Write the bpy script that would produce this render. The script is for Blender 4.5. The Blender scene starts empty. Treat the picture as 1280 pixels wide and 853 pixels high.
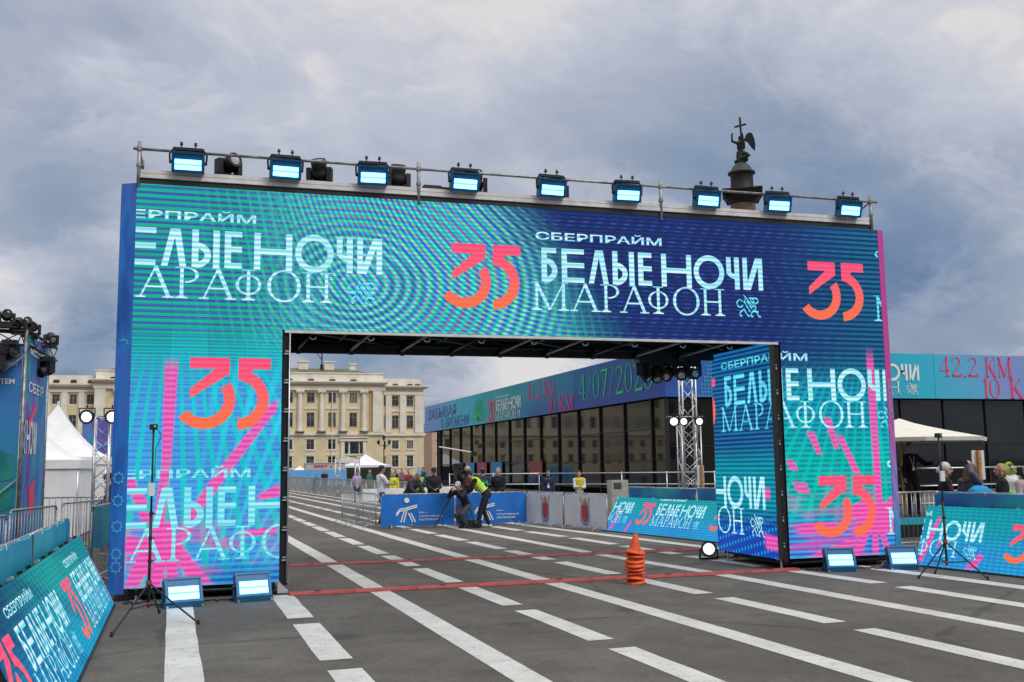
import bpy, bmesh, math, random
from mathutils import Vector, Matrix, Quaternion, noise as mnoise
random.seed(7)
scene = bpy.context.scene
C = scene.collection
R = math.radians
# ------------------------------------------------------------------ camera
cam_d = bpy.data.cameras.new('camera')
cam = bpy.data.objects.new('camera', cam_d)
C.objects.link(cam)
right = Vector((0.95772487, -0.28735962, -0.01369412))
up = Vector((-0.02244627, -0.12209626, 0.99226442))
fwd = Vector((0.28680873, 0.95000892, 0.12338477))
m = Matrix((right, up, -fwd)).transposed().to_4x4()
m.translation = Vector((0, 0, 1.706))
cam.matrix_world = m
cam_d.sensor_width = 36
cam_d.lens = 1258.077 / 1280 * 36
cam_d.clip_start = 0.1
cam_d.clip_end = 5000
scene.camera = cam
# ------------------------------------------------------------------ colour management
scene.view_settings.view_transform = 'Standard'
scene.view_settings.look = 'None'
scene.view_settings.exposure = 0.0
scene.view_settings.gamma = 1.0


# ------------------------------------------------------------------ node helpers
class NT:
    """small wrapper that makes writing node maths bearable"""
    def __init__(s, tree):
        s.t = tree; s.n = tree.nodes; s.l = tree.links
    def node(s, kind, **kw):
        n = s.n.new(kind)
        for k, v in kw.items(): setattr(n, k, v)
        return n
    def put(s, sock, v):
        if hasattr(v, 'links') or isinstance(v, bpy.types.NodeSocket): s.l.new(v, sock)
        else: sock.default_value = v
    def m(s, op, a, b=0.0, c=None):
        n = s.node('ShaderNodeMath', operation=op)
        s.put(n.inputs[0], a); s.put(n.inputs[1], b)
        if c is not None: s.put(n.inputs[2], c)
        return n.outputs[0]
    def add(s, a, b): return s.m('ADD', a, b)
    def sub(s, a, b): return s.m('SUBTRACT', a, b)
    def mul(s, a, b): return s.m('MULTIPLY', a, b)
    def sin(s, a): return s.m('SINE', a)
    def ss(s, x, a, b, o0=0.0, o1=1.0):
        n = s.node('ShaderNodeMapRange', interpolation_type='SMOOTHSTEP')
        s.put(n.inputs['Value'], x)
        if a > b: a, b, o0, o1 = b, a, o1, o0
        n.inputs['From Min'].default_value = a; n.inputs['From Max'].default_value = b
        n.inputs['To Min'].default_value = o0; n.inputs['To Max'].default_value = o1
        return n.outputs['Result']
    def mix(s, f, a, b, mode='MIX'):
        n = s.node('ShaderNodeMix', data_type='RGBA', blend_type=mode)
        s.put(n.inputs['Factor'], f)
        for k, v in (('A', a), ('B', b)):
            sock = [q for q in n.inputs if q.name == k and q.type == 'RGBA'][0]
            if isinstance(v, tuple): v = (*v[:3], 1)
            s.put(sock, v)
        return [q for q in n.outputs if q.type == 'RGBA'][0]
    def noise(s, vec, scale, detail=3, rough=0.5, dist=0.0):
        n = s.node('ShaderNodeTexNoise')
        if vec is not None: s.put(n.inputs['Vector'], vec)
        n.inputs['Scale'].default_value = scale; n.inputs['Detail'].default_value = detail
        n.inputs['Roughness'].default_value = rough; n.inputs['Distortion'].default_value = dist
        return n.outputs['Fac']
    def ramp(s, f, stops):
        n = s.node('ShaderNodeValToRGB')
        s.put(n.inputs[0], f)
        e = n.color_ramp.elements
        while len(e) > 1: e.remove(e[0])
        e[0].position = stops[0][0]; e[0].color = (*stops[0][1], 1)
        for p, c in stops[1:]:
            q = e.new(p); q.color = (*c, 1)
        return n.outputs[0]
    def xyz(s, vec):
        n = s.node('ShaderNodeSeparateXYZ'); s.put(n.inputs[0], vec); return n.outputs
    def comb(s, x, y, z=0.0):
        n = s.node('ShaderNodeCombineXYZ')
        s.put(n.inputs[0], x); s.put(n.inputs[1], y); s.put(n.inputs[2], z)
        return n.outputs[0]


def srgb(r, g, b):
    f = lambda c: (c / 255) / 12.92 if c / 255 <= 0.04045 else (((c / 255) + 0.055) / 1.055) ** 2.4
    return (f(r), f(g), f(b))


# ------------------------------------------------------------------ world: overcast sky
SUN_EL, SUN_AZ = R(52), R(60)          # azimuth measured clockwise from +Y (to the right of the view)
world = bpy.data.worlds.new('World')
scene.world = world
world.use_nodes = True
W = NT(world.node_tree)
W.n.clear()
wout = W.node('ShaderNodeOutputWorld')
sky = W.node('ShaderNodeTexSky', sky_type='NISHITA')
sky.sun_disc = False
sky.sun_elevation = SUN_EL
sky.sun_rotation = SUN_AZ
sky.air_density = 1.2; sky.dust_density = 2.0
tc = W.node('ShaderNodeTexCoord')
D = tc.outputs['Generated']
dx, dy, dz = W.xyz(D)
dzc = W.m('MAXIMUM', dz, 0.0)
den = W.add(dzc, 0.42)
px = W.m('DIVIDE', dx, den); py = W.m('DIVIDE', dy, den)
pv = W.comb(px, py, 0.0)
warp = W.noise(pv, 0.9, 3, 0.5)
pv2 = W.comb(W.add(W.mul(px, 0.75), W.mul(warp, 0.9)), W.add(py, W.mul(warp, 0.6)), 3.7)
big = W.noise(pv2, 1.15, 3, 0.5)
mid = W.noise(pv2, 3.1, 6, 0.55, 0.25)
fine = W.noise(pv2, 9.0, 6, 0.6, 0.2)
edge = W.ss(W.noise(W.comb(W.add(px, W.mul(mid, 0.5)), W.add(py, W.mul(fine, 0.25)), 9.1), 2.3, 5, 0.62, 0.1), 0.44, 0.60)
edge2 = W.ss(W.noise(W.comb(W.add(px, W.mul(fine, 0.2)), W.add(py, W.mul(mid, 0.3)), 21.0), 5.2, 5, 0.6, 0.1), 0.46, 0.62)
low = W.ss(dz, 0.34, 0.10, 0.35, 1.0)
lum = W.add(W.add(W.mul(W.sub(big, 0.5), 0.62), W.mul(W.sub(mid, 0.5), 0.62)), W.mul(W.sub(fine, 0.5), 0.40))
lum = W.add(lum, W.add(W.mul(W.sub(edge, 0.5), 0.24), W.mul(W.mul(W.sub(edge2, 0.5), low), 0.20)))


def patch(vec, k, amp):
    """cloud mass standing in one direction of the sky"""
    vm = W.node('ShaderNodeVectorMath', operation='DOT_PRODUCT')
    W.l.new(D, vm.inputs[0]); vm.inputs[1].default_value = Vector(vec).normalized()
    e = W.m('EXPONENT', W.mul(W.sub(vm.outputs['Value'], 1.0), k))
    return W.mul(e, amp * 1.2)


pt = None
for vec, k, a in [((0.636, 0.744, 0.206), 90, -0.24), ((0.59, 0.77, 0.25), 130, -0.14), ((0.672, 0.685, 0.31), 130, 0.30),
                  ((0.266, 0.866, 0.422), 40, 0.20), ((0.47, 0.84, 0.28), 130, -0.16), ((-0.129, 0.965, 0.23), 420, -0.30),
                  ((-0.155, 0.969, 0.175), 500, 0.26), ((-0.154, 0.918, 0.366), 50, -0.05), ((0.66, 0.745, 0.12), 260, -0.16),
                  ((0.30, 0.95, 0.085), 700, 0.34), ((0.141, 0.985, 0.115), 500, -0.34), ((-0.12, 0.988, 0.105), 700, -0.50),
                  ((-0.16, 0.975, 0.14), 900, 0.22), ((0.571, 0.733, 0.369), 160, 0.10), ((0.40, 0.90, 0.17), 140, 0.14),
                  ((0.0, 0.96, 0.28), 60, 0.04), ((0.35, 0.92, 0.26), 60, -0.08), ((0.141, 0.97, 0.20), 60, -0.06)]:
    p_ = patch(vec, k, a)
    pt = p_ if pt is None else W.add(pt, p_)
val = W.add(W.add(W.mul(lum, 0.85), pt), 0.68)
cloud = W.ramp(val, [(0.0, srgb(100, 124, 160)), (0.22, srgb(128, 147, 177)), (0.42, srgb(150, 164, 186)), (0.58, srgb(175, 182, 199)),
                     (0.78, srgb(199, 203, 216)), (1.0, srgb(226, 223, 224))])
# an overcast sky grows brighter towards the zenith
zen = W.ss(dz, 0.50, 0.95, 1.0, 3.0); zb = W.ss(dz, 0.50, 0.95, 1.0, 2.35); zr = W.ss(dz, 0.50, 0.95, 1.0, 3.2)
cloud = W.mix(1.0, cloud, W.comb(zr, zen, zb), 'MULTIPLY')
below = W.ss(dz, -0.02, 0.0)
cloud = W.mix(below, (0.10, 0.10, 0.10), cloud)
bg_sky = W.node('ShaderNodeBackground'); W.l.new(sky.outputs[0], bg_sky.inputs[0]); bg_sky.inputs[1].default_value = 0.08
bg_cl = W.node('ShaderNodeBackground'); W.l.new(cloud, bg_cl.inputs[0]); bg_cl.inputs[1].default_value = 1.0
ms = W.node('ShaderNodeMixShader'); ms.inputs[0].default_value = 0.93
W.l.new(bg_sky.outputs[0], ms.inputs[1]); W.l.new(bg_cl.outputs[0], ms.inputs[2]); W.l.new(ms.outputs[0], wout.inputs[0])
# sun behind the cloud
sun_d = bpy.data.lights.new('sun', 'SUN')
sun_d.energy = 1.5; sun_d.angle = R(25); sun_d.color = (1.0, 0.96, 0.9)
sun = bpy.data.objects.new('sun', sun_d); C.objects.link(sun)
sd = Vector((math.sin(SUN_AZ) * math.cos(SUN_EL), math.cos(SUN_AZ) * math.cos(SUN_EL), math.sin(SUN_EL)))
sd = Vector((0.35, -0.62, 0.72)).normalized()
sky.sun_elevation = math.asin(sd.z); sky.sun_rotation = math.atan2(sd.x, sd.y)
sun.rotation_euler = sd.to_track_quat('Z', 'Y').to_euler()


# ------------------------------------------------------------------ materials
def new_mat(name):
    mt = bpy.data.materials.new(name); mt.use_nodes = True
    t = NT(mt.node_tree)
    b = t.n['Principled BSDF']
    return mt, t, b


def mat(name, col, rough=0.6, metal=0.0, var=0.15, vscale=6.0, bump=0.0, bscale=60.0, spec=0.5, coat=0.0):
    mt, t, b = new_mat(name)
    tcn = t.node('ShaderNodeTexCoord').outputs['Object']
    if var:
        f = t.noise(tcn, vscale, 4, 0.6)
        lo = tuple(c * (1 - var) for c in col); hi = tuple(min(1, c * (1 + var)) for c in col)
        t.l.new(t.mix(t.ss(f, 0.3, 0.7), lo, hi), b.inputs['Base Color'])
    else: b.inputs['Base Color'].default_value = (*col, 1)
    b.inputs['Roughness'].default_value = rough; b.inputs['Metallic'].default_value = metal
    b.inputs['Specular IOR Level'].default_value = spec
    if coat: b.inputs['Coat Weight'].default_value = coat
    if bump:
        bn = t.node('ShaderNodeBump'); bn.inputs['Strength'].default_value = bump; bn.inputs['Distance'].default_value = 0.01
        t.l.new(t.noise(tcn, bscale, 4, 0.6), bn.inputs['Height']); t.l.new(bn.outputs[0], b.inputs['Normal'])
    return mt


def emis(name, col, s, var=0.0):
    mt, t, b = new_mat(name)
    b.inputs['Base Color'].default_value = (0.02, 0.02, 0.02, 1)
    b.inputs['Emission Color'].default_value = (*col, 1); b.inputs['Emission Strength'].default_value = s
    b.inputs['Roughness'].default_value = 0.4
    return mt


M = {}
M['black'] = mat('black_paint', (0.012, 0.012, 0.014), 0.55)
M['black_soft'] = mat('black_cloth', (0.012, 0.012, 0.013), 0.9, bump=0.3)
M['dark_metal'] = mat('dark_metal', (0.03, 0.035, 0.04), 0.45, 0.6)
M['alu'] = mat('aluminium', (0.62, 0.63, 0.65), 0.38, 0.85, var=0.1)
M['steel'] = mat('galvanised_steel', (0.42, 0.43, 0.44), 0.45, 0.75, var=0.25, vscale=14)
M['scaff'] = mat('scaffold_tube', (0.32, 0.32, 0.31), 0.5, 0.7, var=0.35, vscale=9)
M['ledge'] = mat('ledge_aluminium', (0.68, 0.66, 0.66), 0.5, 0.0, var=0.12)
M['red_cover'] = mat('red_rubber', (0.34, 0.05, 0.05), 0.55, var=0.2, bump=0.2)
M['cone'] = mat('orange_plastic', (0.78, 0.10, 0.02), 0.42, var=0.12, vscale=12)
M['white_fab'] = mat('white_fabric', (0.78, 0.78, 0.80), 0.85, var=0.05, vscale=2, bump=0.25, bscale=7)
M['cream_fab'] = mat('cream_fabric', (0.74, 0.71, 0.63), 0.85, var=0.05, vscale=3, bump=0.15, bscale=10)
M['lamp_white'] = emis('lamp_lens_white', (0.95, 0.97, 1.0), 2.2)
M['strip'] = emis('flood_strip', (0.10, 0.46, 1.0), 7.5)
M['flood_body_blue_lit'] = mat('flood_body_blue_lit', (0.008, 0.10, 0.23), 0.45, 0.2)  # blue spill from the glowing strips is put into the body colour
M['glass_lens'] = mat('glass_lens', (0.5, 0.5, 0.52), 0.08, 0.6, var=0.3, vscale=40)
M['wood'] = mat('pine_post', (0.52, 0.27, 0.10), 0.6, var=0.25, vscale=8)
M['white_paint'] = mat('white_board', (0.72, 0.72, 0.72), 0.55, var=0.05)
M['blue_banner'] = mat('blue_banner_fabric', (0.01, 0.17, 0.62), 0.55, var=0.06, vscale=3, bump=0.35, bscale=5)
M['white_banner'] = mat('white_banner_fabric', (0.60, 0.60, 0.66), 0.6, var=0.05, vscale=3, bump=0.35, bscale=5)
M['print_white'] = mat('white_print', (0.85, 0.86, 0.88), 0.6, var=0.0)
M['print_red'] = mat('red_print', (0.50, 0.03, 0.05), 0.6, var=0.0)
M['print_gold'] = mat('gold_print', (0.45, 0.22, 0.06), 0.6, var=0.0)
M['print_blue'] = mat('blue_print', (0.08, 0.25, 0.55), 0.6, var=0.0)
M['print_black'] = mat('dark_print', (0.02, 0.02, 0.03), 0.6, var=0.0)
M['print_pink'] = mat('crimson_print', (0.88, 0.06, 0.17), 0.6, var=0.0)
M['print_green'] = mat('green_print', (0.03, 0.58, 0.24), 0.6, var=0.0)
M['print_violet'] = mat('violet_print', (0.10, 0.13, 0.50), 0.6, var=0.0)
M['print_cyan'] = mat('cyan_print', (0.08, 0.52, 0.85), 0.6, var=0.0)


def asphalt():
    mt, t, b = new_mat('asphalt')
    g = t.node('ShaderNodeNewGeometry').outputs['Position']
    n1 = t.noise(g, 0.18, 5, 0.6); n2 = t.noise(g, 2.2, 5, 0.65); n3 = t.noise(g, 46, 3, 0.7); n4 = t.noise(g, 120, 2, 0.6)
    # lengthwise rolling streaks
    x, y, z = t.xyz(g)
    st = t.noise(t.comb(t.mul(x, 0.35), t.mul(y, 2.4), 0), 1.3, 4, 0.6)
    c = t.mix(t.ss(n1, 0.3, 0.7), (0.088, 0.079, 0.071), (0.128, 0.117, 0.105))
    c = t.mix(t.mul(t.ss(n2, 0.35, 0.75), 0.5), c, (0.052, 0.049, 0.048))
    c = t.mix(t.mul(t.ss(st, 0.5, 0.8), 0.4), c, (0.125, 0.118, 0.112))
    c = t.mix(t.mul(t.ss(n3, 0.52, 0.75), 0.65), c, (0.20, 0.19, 0.185))
    c = t.mix(t.mul(t.ss(n4, 0.5, 0.3), 0.6), c, (0.030, 0.029, 0.029))
    n5 = t.noise(g, 15, 4, .7); c = t.mix(t.mul(t.ss(n5, .5, .74), .55), c, (.045, .041, .038)); c = t.mix(t.mul(t.ss(n5, .44, .26), .5), c, (.165, .152, .138))
    scf = t.noise(t.comb(t.mul(x, .55), t.mul(y, 6.0), 3.0), .9, 5, .65); c = t.mix(t.mul(t.mul(t.ss(scf, .55, .72), t.ss(n2, .42, .6)), .65), c, (.040, .037, .036))
    tyr = t.noise(t.comb(t.mul(t.add(x, t.mul(y, .05)), 5.0), t.mul(y, .12), 8.0), .8, 4, .6); c = t.mix(t.mul(t.ss(tyr, .56, .75), .35), c, (.050, .046, .044))
    # a few cracks and darker patches
    v = t.node('ShaderNodeTexVoronoi', feature='DISTANCE_TO_EDGE'); t.l.new(g, v.inputs['Vector']); v.inputs['Scale'].default_value = 0.16
    wv = t.noise(g, 1.5, 4, 0.7)
    crack = t.ss(t.add(v.outputs['Distance'], t.mul(wv, 0.05)), 0.034, 0.026)
    c = t.mix(t.mul(crack, 0.5), c, (0.035, 0.033, 0.032))
    c = t.mix(1.0, c, (1.25, 1.22, 1.19), 'MULTIPLY')
    pb = t.noise(g, .45, 4, .55, .6); k_ = t.ss(pb, .35, .66, .84, 1.10); c = t.mix(1.0, c, t.comb(k_, k_, k_), 'MULTIPLY')
    vs_ = t.node('ShaderNodeTexVoronoi'); t.l.new(g, vs_.inputs['Vector']); vs_.inputs['Scale'].default_value = .55; spot = t.mul(t.ss(t.add(vs_.outputs['Distance'], t.mul(n2, .25)), .26, .20), .55); c = t.mix(spot, c, (.045, .042, .04))
    t.l.new(c, b.inputs['Base Color'])
    b.inputs['Roughness'].default_value = 0.85
    b.inputs['Specular IOR Level'].default_value = 0.3
    bn = t.node('ShaderNodeBump'); bn.inputs['Strength'].default_value = 0.55; bn.inputs['Distance'].default_value = 0.008
    t.l.new(t.add(n3, t.mul(n4, 0.6)), bn.inputs['Height']); t.l.new(bn.outputs[0], b.inputs['Normal'])
    return mt


def road_paint():
    mt, t, b = new_mat('road_paint')
    g = t.node('ShaderNodeNewGeometry').outputs['Position']
    n1 = t.noise(g, 1.6, 5, 0.65); n2 = t.noise(g, 38, 4, 0.7); n3 = t.noise(g, 7, 5, 0.7)
    c = t.mix(t.ss(n1, 0.3, 0.7), (0.50, 0.49, 0.475), (0.63, 0.62, 0.60))
    wear = t.ss(t.add(t.mul(n2, 0.55), t.mul(n3, 0.5)), 0.555, 0.66)
    c = t.mix(t.mul(wear, 0.72), c, (0.15, 0.145, 0.14))
    t.l.new(c, b.inputs['Base Color']); b.inputs['Roughness'].default_value = 0.75
    return mt


M['asphalt'] = asphalt(); M['paint'] = road_paint()


# ------------------------------------------------------------------ mesh helpers
class MB:
    def __init__(s): s.v = []; s.f = []; s.uv = []; s.mi = []
    def face(s, pts, uv=None, mi=0):
        i = len(s.v); s.v += [tuple(p) for p in pts]; s.f.append(tuple(range(i, i + len(pts))))
        s.uv.append(uv if uv else [(0, 0)] * len(pts)); s.mi.append(mi)
    def mesh(s, vs, fs, mi=0):
        i = len(s.v); s.v += [tuple(p) for p in vs]
        for f in fs:
            s.f.append(tuple(q + i for q in f)); s.uv.append([(0, 0)] * len(f)); s.mi.append(mi)
        return s
    def box(s, a, b, mi=0):
        x0, y0, z0 = a; x1, y1, z1 = b
        vs = [(x0, y0, z0), (x1, y0, z0), (x1, y1, z0), (x0, y1, z0), (x0, y0, z1), (x1, y0, z1), (x1, y1, z1), (x0, y1, z1)]
        return s.mesh(vs, [(0, 3, 2, 1), (4, 5, 6, 7), (0, 1, 5, 4), (1, 2, 6, 5), (2, 3, 7, 6), (3, 0, 4, 7)], mi)
    def obox(s, c, ax, ay, az, hx, hy, hz, mi=0):
        c = Vector(c); ax = Vector(ax).normalized() * hx; ay = Vector(ay).normalized() * hy; az = Vector(az).normalized() * hz
        vs = [c + ax * i + ay * j + az * k for k in (-1, 1) for i, j in ((-1, -1), (1, -1), (1, 1), (-1, 1))]
        return s.mesh(vs, [(0, 3, 2, 1), (4, 5, 6, 7), (0, 1, 5, 4), (1, 2, 6, 5), (2, 3, 7, 6), (3, 0, 4, 7)], mi)
    def tube(s, a, b, r0, r1=None, n=8, mi=0, cap=True):
        a = Vector(a); b = Vector(b); r1 = r0 if r1 is None else r1
        d = (b - a).normalized(); u = d.orthogonal().normalized(); w = d.cross(u)
        vs = []
        for p, r in ((a, r0), (b, r1)):
            for k in range(n):
                t = 2 * math.pi * k / n; vs.append(p + u * math.cos(t) * r + w * math.sin(t) * r)
        fs = [(k, (k + 1) % n, n + (k + 1) % n, n + k) for k in range(n)]
        if cap: fs += [tuple(range(n - 1, -1, -1)), tuple(range(n, 2 * n))]
        return s.mesh(vs, fs, mi)
    def path(s, pts, r, n=6, mi=0):
        for a, b in zip(pts, pts[1:]): s.tube(a, b, r, r, n, mi)
        return s
    def lathe(s, prof, origin=(0, 0, 0), axis=(0, 0, 1), n=16, mi=0):
        o = Vector(origin); d = Vector(axis).normalized(); u = d.orthogonal().normalized(); w = d.cross(u)
        vs = []
        for r, h in prof:
            for k in range(n):
                t = 2 * math.pi * k / n; vs.append(o + d * h + (u * math.cos(t) + w * math.sin(t)) * max(r, 1e-4))
        fs = []
        for i in range(len(prof) - 1):
            for k in range(n):
                fs.append((i * n + k, i * n + (k + 1) % n, (i + 1) * n + (k + 1) % n, (i + 1) * n + k))
        return s.mesh(vs, fs, mi)
    def data(s, name, mats, smooth=False):
        me = bpy.data.meshes.new(name); me.from_pydata(s.v, [], s.f)
        ul = me.uv_layers.new(name='UVMap')
        fl = [c for u in s.uv for q in u for c in q]
        if len(fl) == 2 * len(me.loops): ul.data.foreach_set('uv', fl)
        if not isinstance(mats, (list, tuple)): mats = [mats]
        for q in mats: me.materials.append(q)
        if len(mats) > 1: me.polygons.foreach_set('material_index', s.mi)
        if smooth: me.polygons.foreach_set('use_smooth', [True] * len(s.f))
        me.update()
        return me
    def build(s, name, mats, parent=None, smooth=False, loc=None):
        return put(s.data(name, mats, smooth), name, parent, loc)


def put(me, name, parent=None, loc=None):
    o = bpy.data.objects.new(name, me); C.objects.link(o)
    if parent is not None: o.parent = parent
    if loc is not None: o.location = loc
    return o


def tag(o, label=None, cat=None, group=None, kind=None):
    if label: o['label'] = label
    if cat: o['category'] = cat
    if group: o['group'] = group
    if kind: o['kind'] = kind
    return o


def thing(name, label, cat, loc=(0, 0, 0), rz=0.0, group=None):
    o = bpy.data.objects.new(name, None); C.objects.link(o)
    o.empty_display_size = 0.2
    o.location = loc; o.rotation_euler = (0, 0, rz)
    return tag(o, label, cat, group)


def kids(o): return [c for c in bpy.data.objects if c.parent == o]


def dup(root, loc, rz=None, label=None):
    ch = KIDS.get(root.name)
    if ch is None:
        ch = [(c, kids(c)) for c in kids(root)]; KIDS[root.name] = ch
    r = root.copy(); C.objects.link(r); r.location = loc
    if rz is not None: r.rotation_euler = (r.rotation_euler[0], r.rotation_euler[1], rz)
    if label: r['label'] = label
    for c, gs in ch:
        d = c.copy(); C.objects.link(d); d.parent = r
        for g in gs:
            e = g.copy(); C.objects.link(e); e.parent = d
    return r


KIDS = {}


# ------------------------------------------------------------------ 2-D lettering made of convex polygons
def stroke(p, q, w):
    p = Vector(p); q = Vector(q); d = (q - p).normalized(); n = Vector((-d.y, d.x)) * (w / 2)
    return [tuple(p + n), tuple(p - n), tuple(q - n), tuple(q + n)]


def rect(x0, z0, x1, z1): return [(x0, z0), (x1, z0), (x1, z1), (x0, z1)]


def arc(cx, cz, rx, rz, a0, a1, w, n=18, w2=None):
    out = []
    for i in range(n):
        t0 = R(a0 + (a1 - a0) * i / n); t1 = R(a0 + (a1 - a0) * (i + 1) / n)
        def pt(t, inner):
            ww = w if w2 is None else w + (w2 - w) * abs(math.sin(t))
            k = ww if inner else 0
            return (cx + (rx - k) * math.cos(t), cz + (rz - k) * math.sin(t))
        out.append([pt(t0, 0), pt(t1, 0), pt(t1, 1), pt(t0, 1)])
    return out


def clip(poly, r):
    x0, z0, x1, z1 = r
    for ax, lim, sg in ((0, x0, 1), (0, x1, -1), (1, z0, 1), (1, z1, -1)):
        out = []
        for i in range(len(poly)):
            a = poly[i - 1]; b = poly[i]
            ia = (a[ax] - lim) * sg >= 0; ib = (b[ax] - lim) * sg >= 0
            if ia != ib:
                t = (lim - a[ax]) / (b[ax] - a[ax]); out.append((a[0] + (b[0] - a[0]) * t, a[1] + (b[1] - a[1]) * t))
            if ib: out.append(b)
        poly = out
        if len(poly) < 3: return None
    return poly


def serif_v(x, w, h, s=0.16, z0=0.0, top=True, bot=True):
    o = [rect(x - w / 2, z0, x + w / 2, z0 + h)]
    if bot: o += [rect(x - s / 2, z0, x + s / 2, z0 + 0.018), [(x - s * .3, z0 + .018), (x + s * .3, z0 + .018), (x + w / 2, z0 + .05), (x - w / 2, z0 + .05)]]
    if top: o += [rect(x - s / 2, z0 + h - 0.016, x + s / 2, z0 + h)]
    return o


def title_polys():
    z = 4.352; H = 0.53; w = 0.088; p = []
    # Б
    p += [rect(5.885, z, 5.885 + w, z + H), rect(5.885, z + H - .08, 6.128, z + H)] + arc(5.93, z + .178, .215, .20, -90, 90, w)
    # Е
    for x0, x1 in ((6.215, 6.588), (7.502, 7.738)):
        p += [rect(x0, z, x0 + w, z + H), rect(x0, z + H - .078, x1, z + H), rect(x0, z, x1, z + .078), rect(x0, z + .235, x1, z + .313)]
    # Л
    p += [[(6.66, z), (6.745, z), (6.862, z + H), (6.775, z + H)], [(6.905, z), (6.992, z), (6.905, z + H), (6.815, z + H)], rect(6.776, z + H - .07, 6.905, z + H)]
    # Ы
    p += [rect(7.063, z, 7.063 + w, z + H)] + arc(7.107, z + .17, .214, .185, -90, 90, w) + [rect(7.347, z - .02, 7.347 + w, z + H)]
    # Н
    p += [rect(7.905, z, 7.993, z + H), rect(8.347, z - .01, 8.435, z + H), rect(7.99, z + .225, 8.35, z + .305)]
    # О
    p += arc(8.75, z + .265, .275, .278, 0, 360, w, 36)
    # Ч
    p += [rect(9.067, z + .25, 9.15, z + H), rect(9.212, z, 9.30, z + H)] + arc(9.23, z + .30, .163, .13, 180, 270, .083, 8) + [rect(9.067, z + .29, 9.15, z + .33)]
    # И
    p += [rect(9.365, z, 9.448, z + H), rect(9.648, z, 9.73, z + H), [(9.40, z), (9.50, z), (9.70, z + H), (9.60, z + H)]]
    return p


def subtitle_polys():
    z = 3.905; H = 0.44; t = .048; s = .026; p = []
    p += serif_v(5.80, t * .8, H, .17, z, False) + serif_v(6.235, t * 1.1, H, .17, z, False)
    p += [stroke((5.79, z + H), (6.01, z + .01), t), stroke((6.245, z + H), (6.01, z + .01), s), rect(5.72, z + H - .016, 5.83, z + H), rect(6.2, z + H - .016, 6.31, z + H)]
    for a, l, r in ((6.60, 6.40, 6.775), (7.425, 7.23, 7.60)):
        p += [stroke((l, z), (a, z + H), s), stroke((r, z), (a - .01, z + H), t * 1.1), rect(l - .06, z, l + .07, z + .018), rect(r - .08, z, r + .07, z + .018), stroke((l + .07, z + .15), (r - .06, z + .15), s)]
    p += serif_v(6.94, t, H, .16, z, False) + [rect(6.85, z + H - .016, 6.98, z + H)] + arc(6.98, z + .33, .185, .115, -90, 90, .05, 14, .022)
    p += serif_v(7.835, t, H, .18, z) + arc(7.835, z + .222, .176, .145, 0, 360, .05, 30, .022)
    p += arc(8.326, z + .22, .234, .232, 0, 360, .055, 36, .026)
    p += serif_v(8.665, t, H, .17, z) + serif_v(8.925, t, H, .17, z) + [rect(8.66, z + .21, 8.93, z + .236)]
    return p


def emblem_polys():
    q = lambda x, y: (9.22 + (x - 780) * .00198, 3.905 + (685 - y) * .00187)
    L = [((850, 492), (940, 600)), ((852, 545), (905, 640)), ((880, 545), (925, 615)), ((868, 530), (850, 560)),
         ((838, 548), (812, 532)), ((812, 532), (786, 560)), ((786, 560), (798, 598)), ((798, 598), (830, 602)), ((830, 602), (842, 580)),
         ((900, 520), (975, 520)), ((975, 520), (985, 552)), ((985, 552), (955, 570)), ((912, 530), (962, 600)), ((930, 515), (950, 560)),
         ((858, 612), (812, 650)), ((812, 650), (815, 678)), ((815, 678), (832, 678)), ((850, 618), (882, 672)), ((882, 672), (900, 680)),
         ((965, 605), (915, 655)), ((915, 655), (915, 680)), ((915, 680), (935, 680)), ((940, 635), (985, 640)), ((960, 625), (985, 680)), ((985, 680), (1005, 682))]
    return [stroke(q(*a), q(*b), .022) for a, b in L]


def number_polys():
    z = 3.9
    p = [rect(10.592, z + .832, 11.12, z + .985), [(10.93, z + .835), (11.12, z + .835), (11.12, z + .765), (10.60, z + .42), (10.60, z + .55)]]
    p += arc(10.79, z + .412, .415, .415, 216, 394, .155, 26)
    p += [rect(11.24, z + .832, 11.676, z + .985), rect(11.24, z + .69, 11.30, z + .835), [(11.24, z + .835), (11.44, z + .835), (11.36, z + .66), (11.24, z + .675)]]
    p += arc(11.225, z + .405, .43, .42, -88, 76, .155, 26)
    return p


TXT = {}


def text_polys(s, x0, z0, x1, z1, bold=0.0, cut=None):
    """triangles of a line of text, stretched into the given box"""
    key = (s, bold)
    if key not in TXT:
        cv = bpy.data.curves.new('lettering', 'FONT'); cv.body = s; cv.offset = bold; cv.resolution_u = 4
        o = bpy.data.objects.new('lettering', cv); C.objects.link(o)
        me = o.evaluated_get(bpy.context.evaluated_depsgraph_get()).to_mesh()
        P = []
        for f in me.polygons: P.append([(me.vertices[i].co.x, me.vertices[i].co.y) for i in f.vertices])
        xs = [p[0] for q in P for p in q]; ys = [p[1] for q in P for p in q]
        TXT[key] = (P, min(xs), max(xs), min(ys), max(ys))
        bpy.data.objects.remove(o)
    P, a, b, c, d = TXT[key]
    fx = (x1 - x0) / (b - a); fz = (z1 - z0) / (d - c)
    return [[(x0 + (p[0] - a) * fx, z0 + (p[1] - c) * fz) for p in q] for q in P]


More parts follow.
